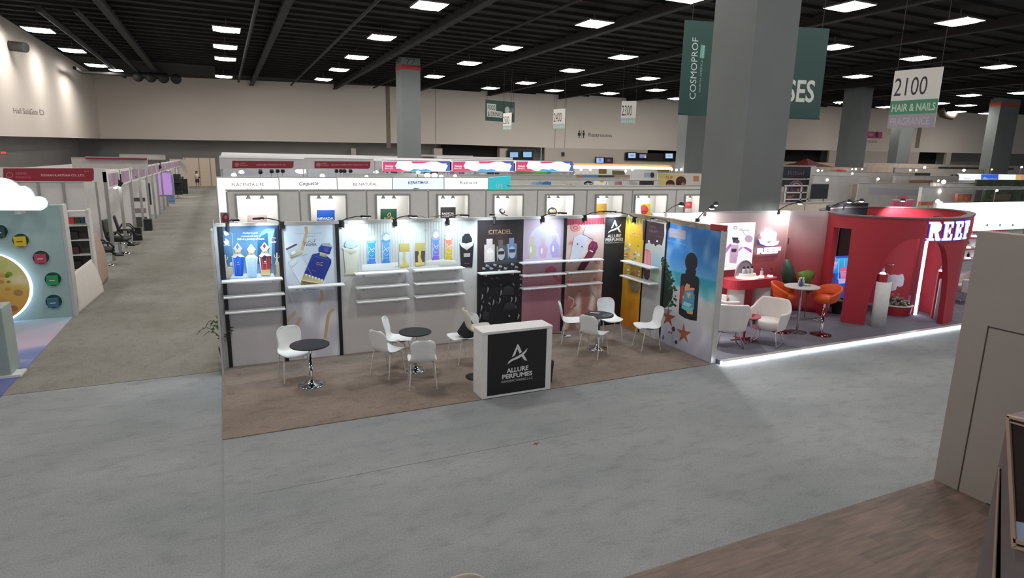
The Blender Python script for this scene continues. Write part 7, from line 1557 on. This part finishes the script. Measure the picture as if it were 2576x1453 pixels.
def scr(x0, x1):
    def f(a):
        w = x1 - x0; X = lambda t: x0 + w * t
        a.P([(x0, 406), (x1, 406), (x1, 430), (x0, 430)], 'f2eef4'); a.P([(x0, 406), (X(.22), 406), (X(.18), 418), (X(.30), 428), (X(.4), 430), (x0, 430)], 'c03c78', 'd84c68'); a.P([(X(.42), 406), (X(.72), 406), (X(.6), 410), (X(.45), 411)], 'd04070')
        a.P([(X(.8), 406), (x1, 406), (x1, 430), (X(.93), 430), (X(.97), 416)], '4450a8', '3c6cb8'); a.P([(X(.4), 430), (X(.46), 425), (X(.58), 427), (X(.64), 425), (X(.74), 430)], '4c9cd0'); a.P([(X(.2), 412), (X(.95), 411), (X(.94), 424), (X(.2), 424)], 'fdfdfd')
        a.T('Beauty', X(.04), 419, X(.16), 419, 4, 'f4e8f0', .03); a.T('BRAZIL', X(.03), 425, X(.16), 425, 3.6, 'f4d8e4', .02)
    return f
for x0, x1, l in ((963, 1132, 'left'), (1138, 1292, 'middle'), (1298, 1441, 'right')):
    fb('pink_lightbox', l + ' of the three glowing pink, white and blue header boxes', 'lightbox', x0, 405, x1, 430, 38, 'f0e8f0', emit=.5, art=scr(x0, x1), group='pink and blue header boxes')
def under(a):
    rr = random.Random(4)
    for i in range(34): x = rr.uniform(962, 1428); w = rr.uniform(4, 18); y = rr.uniform(431, 436); a.P([(x, y), (x + w, y), (x + w, y + rr.uniform(3, 7)), (x, y + 5)], rr.choice(['3c3c40', '5a5c62', '8c98ac', 'c8d4e4', '4c4844', '7c8490', 'e0e4ec', '6c7a94']))
    a.P([(1298, 431), (1385, 431), (1385, 438), (1298, 438)], '5c9c58'); a.P([(1340, 431), (1375, 431), (1375, 437), (1340, 437)], '7cb85c')
fb('stand_interior', 'grey stand interiors cluttered with goods below the pink boxes', 'stand', 955, 430, 1440, 446, 40, '8f9298', floor=True, art=under)
fb('grey_fascia', 'long grey fascia directly behind the glowing white boxes', 'fascia', 872, 440, 1440, 447, 31, '908f8c', depth=.3)
for i, (x, y, s) in enumerate(((1075, 441, .35), (1093, 441, .35), (1110, 444, .25), (922, 444, .2), (1052, 433, .25), (1145, 442, .2))):
    p = atY(x, y, 30); o = thing('glowing_bulb', 'glowing bulb just above the white header boxes, %s' % ['left of the twin glows', 'right of the twin glows', 'small one right of the twins', 'far left one', 'square one under the pink boxes', 'low one above radiant'][i], 'lamp', p, 0, 'bulbs above the white header boxes'); b = B(); b.ball((0, 0, 0), s * .42, sq=(1, 1, .8)); b.build('bulb', M_SB, o); b = B(); b.cyl((0, .1, -p.z), (0, .1, 0), .02, n=6); b.build('stem', M_BLK2, o)
# orange topped stand
fb('orange_stand', 'long stand with orange top edge and white light line', 'stand', 1444, 413, 1692, 419, 46, 'a87040', var=.1)
fb('light_line', 'long white light line below the orange edge', 'lamp', 1445, 418.5, 1690, 423, 45.8, 'ffffff', emit=5, edge=False)
def ow(a):
    a.P([(1506, 424), (1526, 424), (1526, 437), (1506, 437)], '6c5c24'); a.P([(1540, 428), (1573, 430), (1573, 441), (1540, 439)], '5c5a34'); a.P([(1620, 434), (1645, 434), (1645, 446), (1620, 446)], 'a8bcc4'); a.E(1641, 440, 5, 7, '2c3c4c'); a.P([(1655, 430), (1690, 430), (1690, 445), (1655, 445)], 'b8b4a4'); a.P([(1650, 424), (1690, 425), (1690, 431), (1655, 431)], '9c8434')
fb('stand_wall', 'pale stand wall with olive pictures under the white light line', 'wall', 1444, 423, 1690, 449, 48, 'b9bab8', floor=True, art=ow)
for i, (x, y) in enumerate(((1462, 426), (1485, 426), (1591, 426), (1574, 430), (1690, 426), (1702, 427), (1714, 426), (1434, 443), (1445, 441))):
    p = atY(x, y, 44); o = thing('glowing_bulb', 'round glowing bulb of the orange edged stand, %s' % ['far left', 'second from the left', 'large middle one', 'small one left of the large middle one', 'at the light line end', 'middle of the right trio', 'last of the right trio', 'low left of a pair', 'low right of a pair'][i], 'lamp', p, 0, 'bulbs of the orange edged stand'); b = B(); b.ball((0, 0, 0), .10); b.build('bulb', M_SB, o); b = B(); b.cyl((0, .08, 0), (0, .08, -p.z), .02, n=6); b.build('stem', M_NF, o)
def st(a):
    for x0, x1, c in ((1450, 1465, 'b06c54'), (1465, 1505, '5c84ac'), (1505, 1545, '3c4450'), (1545, 1582, 'a88c78'), (1385, 1420, '4c6c44'), (1340, 1384, '6c6444')): a.P([(x0, 440), (x1, 441), (x1, 446), (x0, 446)], c)
fb('counter_row', 'low counter row with coloured edges in front of the orange stand', 'counter', 1320, 440, 1585, 449, 36.5, '8f908d', floor=True, art=st)
# row of printed stand walls
def rm(a):
    a.E(1345, 463, 10, 6, '8cb0d0'); a.E(1358, 463, 9, 7, '6c98c8'); a.E(1375, 463, 12, 7, '3c78b8'); a.P([(1366, 457), (1386, 457), (1386, 470), (1370, 470)], '3474b4')
    a.T('Curly', 1424, 468, 1440, 467, 6, '5c5c5c', .01, .2); a.T('Girl', 1445, 467, 1456, 467, 6, '8c8c94', 0, .2)
    a.E(1480, 461, 11, 6, '1c1c1e'); a.T('algas', 1473, 464, 1489, 463, 5, 'f0f0f0', .01); a.P([(1494, 455), (1530, 456), (1530, 469), (1494, 469)], 'ececec'); a.T('1 Perfume', 1496, 470, 1524, 470, 6, '2c2c2c', .03); a.P([(1508, 455), (1514, 460), (1520, 455), (1514, 453)], 'd0a840'); a.L([(1527, 456), (1524, 466), (1531, 466)], 1.2, '3c3c34')
    a.P([(1546, 456), (1564, 456), (1564, 467), (1546, 467)], '9c8c98'); a.P([(1556, 456), (1564, 456), (1564, 467), (1556, 467)], 'b85870'); a.P([(1582, 455), (1600, 456), (1606, 468), (1584, 466)], 'a8a4a8')
def rm2(a):
    a.P([(1655, 436), (1762, 440), (1762, 469), (1655, 468)], 'c8b478'); a.P([(1655, 436), (1684, 437), (1684, 447), (1655, 447)], 'b8ac70'); a.T('SUP', 1675, 450, 1693, 450, 8, 'b04c2c', .01); a.P([(1724, 437), (1762, 438), (1762, 469), (1724, 469)], 'c4c0bc')
    a.E(1686, 462, 11, 10, '2c2422'); a.P([(1677, 462), (1695, 462), (1692, 468), (1678, 468)], '9c6050'); a.E(1713, 456, 13, 13, '4c2428'); a.P([(1700, 458), (1724, 458), (1724, 467), (1701, 467)], '2c2020'); a.P([(1714, 460), (1721, 458), (1724, 467), (1714, 467)], 'a87058'); a.P([(1744, 442), (1758, 442), (1758, 456), (1744, 456)], 'b87c4c')
fb('printed_wall', 'row of pale stand walls printed with blue swirl and lettering', 'wall', 1285, 453, 1655, 479, 30, 'a6a5a0', floor=True, art=rm)
fb('printed_wall', 'yellow poster wall reading sup with two dark haired heads', 'wall', 1655, 436, 1765, 478, 30.2, 'bcb6a4', floor=True, art=rm2)
o = fb('black_awning', 'black sloping shelf object with brown top in front of the printed walls', 'shelf', 1612, 455, 1644, 468, 28, '1f1d1d'); 
o = thing('wall_ball', 'dark green round lamp shade peeking over the niche row', 'lamp', atY(1047, 478, 21.6)); b = B(); b.ball((0, 0, -.02), .16, sq=(1, 1, .6)); b.build('shade', mat('dark_green', '1f3a3c', .5), o); b = B(); b.cyl((0, 0, -2.4), (0, 0, 0), .02); b.build('stem', M_BLK2, o)
o = fb('pale_fascia', 'pale grey fascia along the top behind the niche row', 'fascia', 1285, 468, 1765, 477, 26, 'b2b1ab', depth=.4)
# ------------------------------------------------------------------ background right of the massive pillar
fb('booth_partition', 'beige backs of shell booths with dark joints behind the red stand', 'wall', 1882, 512, 2095, 545, 15.8, 'b4ab9c', depth=.1, floor=True, art=lambda a: [a.L([(x, 513), (x - 2, 540)], 2, '7c7870') for x in (1915, 1956, 2025, 2086)])
fb('black_poster', 'black poster with faint script lettering beside the massive pillar', 'poster', 1970, 419, 2037, 447, 30, '1f1f28', art=lambda a: (a.T('Ribal', 1982, 440, 2022, 440, 12, '6c6068', -.012), a.L([(1984, 443), (1996, 443)], 1, '6c3848')))
fb('black_poster', 'lower black poster with pink ring pattern above the goods rack', 'poster', 1968, 452, 2034, 469, 29.5, '211f27', art=lambda a: [a.E(2003, 468, r, r * .8, c, a0=0, a1=180) for r, c in ((18, '8c4c64'), (14, '3c3c44'), (11, '8c8c94'), (7, '2c2c34'))])
fb('poster_partition', 'white frame wall around the two black posters', 'wall', 1962, 417, 2042, 514, 30.5, 'a5a19d', floor=True)
o = fb('goods_rack', 'white rack with dark goods below the black ring poster', 'rack', 1974, 467, 2030, 512, 27, '3a3436', var=.4)
b = B(); pl = Plane((-60, 27), (120, 27))
for x in (1974, 2013, 2030): u = pl.uv(x, 490)[0]; b.prect(pl, u - .05, pl.uv(x, 512)[1], u + .05, pl.uv(x, 467)[1], .01, .06)
for y in (467, 484, 501): b.prect(pl, pl.uv(1974, y)[0], pl.uv(1990, y)[1] - .04, pl.uv(2030, y)[0], pl.uv(1990, y)[1] + .04, .01, .06)
local(b.build('rack_frame', M_RACK), o)
def dgoods(a):
    rr = random.Random(8)
    for i in range(26): x = rr.uniform(1977, 2008); y = rr.choice([481, 498, 510]); a.P([(x, y - rr.uniform(4, 10)), (x + 4, y - rr.uniform(4, 10)), (x + 4, y), (x, y)], rr.choice(['6c4c5c', '8c7c80', '4c4448', 'a86470', '5c5c74', '242024']))
pa_ = Art(pl, 1, .004); dgoods(pa_); local(pa_.build('goods_print', PRINT), o)
fb('black_cabinet', 'black cabinet block to the right of the goods rack', 'cabinet', 2042, 463, 2081, 500, 26, '202125')
fb('grey_wall', 'wide plain grey stand wall behind the black cabinet', 'wall', 2040, 443, 2178, 505, 29, 'a3a09e', floor=True)
fb('wall_strip', 'narrow brown grey strip between two grey stand walls', 'panel', 2141, 464, 2153, 496, 27.5, '84796f')
fb('pale_wall', 'pale stand wall with long lighter window band', 'wall', 2153, 462, 2330, 520, 28, 'a29e9a', floor=True, art=lambda a: a.P([(2186, 471), (2316, 478), (2314, 492), (2185, 489)], 'aeabb4'))
fb('lips_poster', 'pink lips shaped decoration above the red drum', 'decoration', 2247, 504, 2296, 520, 20, 'b44060', art=lambda a: (a.E(2272, 498, 14, 6, 'c05068'), a.P([(2260, 504), (2284, 504), (2280, 508), (2264, 508)], 'b8b4b0')))
fb('orange_goods', 'orange goods shelf behind the drum lamp', 'goods', 2316, 508, 2346, 517, 22, 'b8603c', var=.3)
fb('orange_goods', 'bright orange display pile on a white wall', 'goods', 2407, 489, 2442, 506, 23.4, 'b8684c', var=.4)
fb('stand_wall', 'pale stand wall around the orange display pile', 'wall', 2316, 473, 2470, 520, 25, 'a8a5a2', floor=True, art=lambda a: (a.P([(2390, 496), (2404, 496), (2404, 505), (2390, 505)], '8c7058'), a.P([(2318, 496), (2348, 496), (2348, 500), (2318, 500)], 'b86c58')))
fb('green_panel', 'dark green leafy panel at the right edge, lower one', 'panel', 2475, 477, 2600, 512, 23, '36402c', var=.6, art=lambda a: (a.P([(2490, 489), (2545, 488), (2540, 503), (2500, 502)], '6c5c48'), a.P([(2456, 478), (2472, 478), (2466, 508), (2449, 508)], '4c4844')))
fb('green_panel', 'dark green leafy header at the right edge, upper one', 'panel', 2455, 453, 2600, 471, 30, '3a432e', var=.6)
def lbb(a): a.P([(2468, 438), (2512, 438), (2511, 452), (2468, 453)], '2c58c4'); a.P([(2470, 453), (2475, 444), (2482, 447), (2490, 453)], '7c9ce0'); a.P([(2556, 438), (2600, 438), (2600, 455), (2554, 455)], 'c8a050'); a.E(2573, 447, 5, 8, 'b88470'); a.T('COSMETICS', 2484, 451, 2508, 451, 3, 'a8bce8', 0); a.T('Skin', 2424, 451, 2440, 451, 5, 'a8a8a8', 0, .2)
fb('glowing_header', 'glowing white and blue header box at the right', 'lightbox', 2410, 438, 2600, 453, 36, 'f4f6fa', emit=.9, art=lbb)
fb('face_poster', 'small dark poster with a pale face left of the glowing blue header', 'poster', 2393, 439, 2410, 452, 35.8, '4c4644', art=lambda a: a.E(2401, 445, 5, 6, 'b8a090'))
for i, (x0, x1, y0, y1, Y, c) in enumerate(((2178, 2340, 434, 441, 40, '232a26'), (2180, 2245, 421, 424, 52, '33302e'), (2363, 2550, 421, 425, 50, '2a2625'), (2290, 2345, 453, 461, 33, '6c4c34'))):
    fb('dark_fascia', ['dark green header band with small triangle above the pale stands', 'thin dark band under the centre right pillar', 'long thin black band at the far right', 'short brown band above the pale window wall'][i], 'fascia', x0, y0, x1, y1, Y, c, edge=False, art=(lambda a: a.P([(2197, 438), (2203, 431), (2211, 438)], '6c8c7c')) if i == 0 else None)
for i, (x0, x1, y0, y1, Y, c) in enumerate(((2040, 2180, 421, 430, 44, 'aba398'), (2040, 2300, 434, 444, 37, 'a6a29e'), (2250, 2580, 426, 433, 45, '9c948c'), (2250, 2410, 443, 462, 34, '9a9591'), (2345, 2460, 461, 473, 30.5, 'b8b4b0'), (2178, 2600, 446, 453, 39, 'a29c97'), (2320, 2600, 470.5, 476.5, 24, 'b8b6b2'), (1962, 2110, 408, 419, 56, 'a29385'), (2110, 2600, 414, 421, 50.5, 'a8988a'))):
    fb('far_booths', 'grey white far booth row, %s' % ['left of the centre right pillar top', 'behind the black cabinet', 'under the far right pillar', 'left of the face poster', 'under the face poster', 'long middle band', 'thin nearer rail at the right', 'highest one beside the massive pillar', 'highest one at the right'][i], 'booth', x0, y0, x1, y1, Y, c, floor=True, depth=.2, var=.12)
fb('red_goods', 'small red lit sign in the far booths under the centre right pillar', 'sign', 2108, 427, 2129, 435, 43.4, 'c8404c', art=lambda a: a.T('CO', 2111, 433, 2126, 433, 4, 'e8a0a8', .02))
for i, (x, y, s, Y) in enumerate(((2058, 429, .16, 42), (2068, 429, .1, 42), (2153, 425, .14, 43), (2144, 425, .1, 43), (2169, 425, .1, 43), (2144, 436, .12, 36), (2081, 452, .12, 28), (2209, 450, .12, 28), (2326, 421, .22, 48), (2290, 428, .14, 42), (2305, 428, .14, 42), (2425, 428, .2, 40), (2495, 426, .12, 42), (2374, 457, .22, 30), (2361, 454, .1, 30), (2364, 481, .14, 24), (2508, 479, .10, 22), (2359, 506, .14, 19), (2368, 510, .09, 19), (2570, 420, .15, 40), (2113, 257, .35, 60), (2104, 258, .2, 60))):
    p = atY(x, y, Y); up_ = y < 300; o = thing('glowing_bulb', 'round glowing bulb %s' % ['left of a near pair above the black poster row', 'right small one above the black poster row', 'brightest of the cluster under the centre right pillar', 'left in the cluster under the centre right pillar', 'right in the cluster under the centre right pillar', 'just below that cluster', 'on the plain grey stand wall', 'on the printed grey band', 'high above the dark green band', 'at the left of the dark green band top', 'at the middle of the dark green band top', 'above the glowing blue header, left', 'above the glowing blue header, right', 'large cluster left of the leafy header', 'small one beside the large cluster', 'on the pale wall left of the orange pile', 'over the lower leafy panel', 'behind the long lamp arm of the drum', 'small one behind the long lamp arm', 'at the far right edge of the booths', 'high in the ceiling left of the dark pillar', 'small high one in the ceiling'][i], 'lamp', p, 0, 'scattered far bulbs')
    b = B(); b.ball((0, 0, 0), s * .7, 10, 7); b.build('bulb', M_SB, o); b = B(); b.cyl((0, .08, s * .3), (0, .08, (Z_CEIL if up_ else 0) - p.z), .02, n=5); b.build('stem', M_NF, o)
# red tent
p = atY(2028, 420, 52); o = thing('red_tent', 'dark red peaked canopy tent far behind the massive pillar', 'tent', (p.x, 52, 0)); hw = (atY(2065, 421, 52).x - atY(1992, 421, 52).x) / 2; zt_ = atY(2028, 398, 52).z; ze = atY(2028, 420, 52).z
b = B(); b.add([(-hw, -hw, ze), (hw, -hw, ze), (hw, hw, ze), (-hw, hw, ze), (0, 0, zt_), (-hw * .4, -hw * .4, ze + (zt_ - ze) * .42), (hw * .4, -hw * .4, ze + (zt_ - ze) * .42), (hw * .4, hw * .4, ze + (zt_ - ze) * .42), (-hw * .4, hw * .4, ze + (zt_ - ze) * .42)], [(0, 1, 6, 5), (1, 2, 7, 6), (2, 3, 8, 7), (3, 0, 5, 8), (5, 6, 4), (6, 7, 4), (7, 8, 4), (8, 5, 4)]); b.build('canopy', mat('tent_red', '8c2a28', .7, var=.3), o)
for sx in (-1, 1):
    for sy in (-1, 1): b = B(); b.cyl((sx * hw * .95, sy * hw * .95, 0), (sx * hw * .95, sy * hw * .95, ze), .04, n=6); b.build('leg', M_BLK2, o)
# red exit light far left
p = LW.at(10, 385, .0); o = thing('exit_sign', 'tiny red lit exit sign under the dark band at the far left', 'sign', at(9, 384, 3.4)); b = B(); b.box(-.1, -.03, -.06, .1, .03, .06); b.build('sign_glow', mat('red_glow', 'e03040', .4, emit=1.5, var=0), o); b = B(); b.box(-.12, .03, -.08, .12, .05, .08); b.build('sign_case', M_BLKP, o)
# ------------------------------------------------------------------ right: grey stand wall, near cabinet, chair top
M_RG = mat('warm_grey_panel', 'a39a94', .7, var=.03, scale=1.5, bump=.05)
o = thing('stand_wall', 'tall plain grey wall with a faint door outline at the right edge', 'wall', (7.5, 1.5, .03)); ZG = 2.94
b = B(); b.box(7.3, -6, .03, 7.5, 3.858, ZG); local(b.build('wall_core', M_RG), o)
PG = Plane((7.3, 3.858), (7.3, -6))
b = B(); uL_, vL = PG.uv(2416, 1240); u2, v2 = PG.uv(2487, 820)
b.prect(PG, u2 - .006, .03, u2 + .006, v2, .0, .004); b.prect(PG, u2, v2 - .012, PG.len, v2, 0, .004); local(b.build('door_outline', mat('dark_joint', '4a433f', .9)), o)
b = B(); b.box(7.302, -6, .03, 7.31, 3.4, .045); b.box(7.286, -6, .03, 7.2995, 3.3, .04); local(b.build('base_gap', mat('dark_joint')), o)
o = thing('timber_frame', 'orange brown timber lying on the far side of the grey wall top', 'timber', (8.6, 3.5, ZG)); b = B(); b.box(8.05, 3.2, .03, 8.2, 3.8, ZG + .03); b.box(7.5, 2.6, ZG - .1, 9.5, 2.75, ZG + .0); local(b.build('timber', mat('orange_wood', 'a06848', .6)), o)
# cabinet beside the near edge
ZK = 2.2; q = at(2537, 1042, ZK); XK = q.x
PK2 = Plane((XK, q.y), (XK, q.y - 4))
o = thing('window_cabinet', 'grey cabinet with a pale wooden framed dark window at the right bottom corner', 'cabinet', (XK + .4, q.y - 1, .03))
b = B(); b.box(XK, q.y - 2.2, .03, XK + .9, q.y, ZK - .002); local(b.build('body', mat('mauve_grey', '7e7376', .7)), o)
M_FR = mat('pale_wood_frame', 'b49a88', .6, var=.08)
def fr(pts, m, o0, o1, nm):
    b = B(); b.ppoly(PK2, [PK2.uv(*p) for p in pts], o0, o1); local(b.build(nm, m), o)
fr([(2537, 1042), (2545, 1043), (2563, 1372), (2551, 1374)], M_FR, .002, .03, 'frame_stile')
fr([(2537, 1042), (2640, 1066), (2640, 1075), (2546, 1050)], M_FR, .002, .03, 'frame_rail')
fr([(2546, 1057), (2640, 1082), (2640, 1088), (2547, 1060)], M_FR, .002, .03, 'frame_rail')
fr([(2555, 1350), (2640, 1374), (2640, 1385), (2557, 1361)], M_FR, .002, .03, 'frame_rail')
fr([(2551, 1374), (2563, 1370), (2640, 1392), (2640, 1400)], M_FR, .002, .03, 'frame_rail')
fr([(2546, 1046), (2640, 1070), (2640, 1396), (2562, 1374)], mat('dark_glass', '2e2320', .2), .001, .012, 'dark_pane')
fr([(2559, 1309), (2640, 1325), (2640, 1372), (2561, 1352)], mat('pale_blue_paper', 'a8b8d8', .6), .012, .018, 'pale_sheet')
M_BRB = mat('brown_board', '6a4a38', .7, var=.25, scale=5)
top_ = PK2.uv(2514, 1176); bots = []
for bx in (2465, 2482, 2498, 2514):
    q_ = PK2.uv(bx, 1453); k = (top_[1] - .03) / (top_[1] - q_[1]); bots.append((top_[0] + (q_[0] - top_[0]) * k, .03))
for k in range(3):
    b = B(); b.ppoly(PK2, [top_, (top_[0] + .01, top_[1]), bots[k + 1], bots[k]][::-1], -.06 + .015 * k, -.03 + .015 * k); local(b.build('edge_board', M_BRB), o)
    b = B(); b.ppoly(PK2, [top_, (top_[0] + .006, top_[1]), (bots[k][0] + .03, .03), bots[k]][::-1], -.03 + .015 * k, -.018 + .015 * k); local(b.build('edge_strip', M_FR), o)
# top of a beige chair at the bottom edge
p = at(1155, 1447, .80)
o = thing('beige_chair', 'beige rounded chair back just entering at the bottom edge', 'chair', (p.x, p.y - .28, 0))
b = B(); b.grid(lambda u, v: ((u - .5) * .46 * (1 - .35 * v ** 4), .20 + .07 * v - .05 * (2 * u - 1) ** 2, .45 + .36 * v - .03 * (2 * u - 1) ** 4), 12, 10); b.build('backrest', mat('beige_shell', 'b8ac98', .5), o, [('sol', .02)])
b = B(); b.box(-.22, -.22, .42, .22, .22, .46, .02); b.build('seat', mat('beige_shell'), o)
for sx in (-1, 1):
    for sy in (-1, 1): b = B(); b.tube([(sx * .15, sy * .15, .42), (sx * .2, sy * .2, 0)], .012, 6); b.build('leg', M_TUBE, o)
# small red tape mark and scraps on the floor
p = at(1350, 1115); o = thing('tape_scrap', 'small red strip of tape stuck on the grey carpet', 'tape', (p.x, p.y, 0), .3); b = B(); b.box(-.06, -.008, 0, .05, .008, .003); b.box(-.02, -.03, .0, .0, .03, .003); b.build('strip', mat('red_tape', 'a0444c', .7), o)
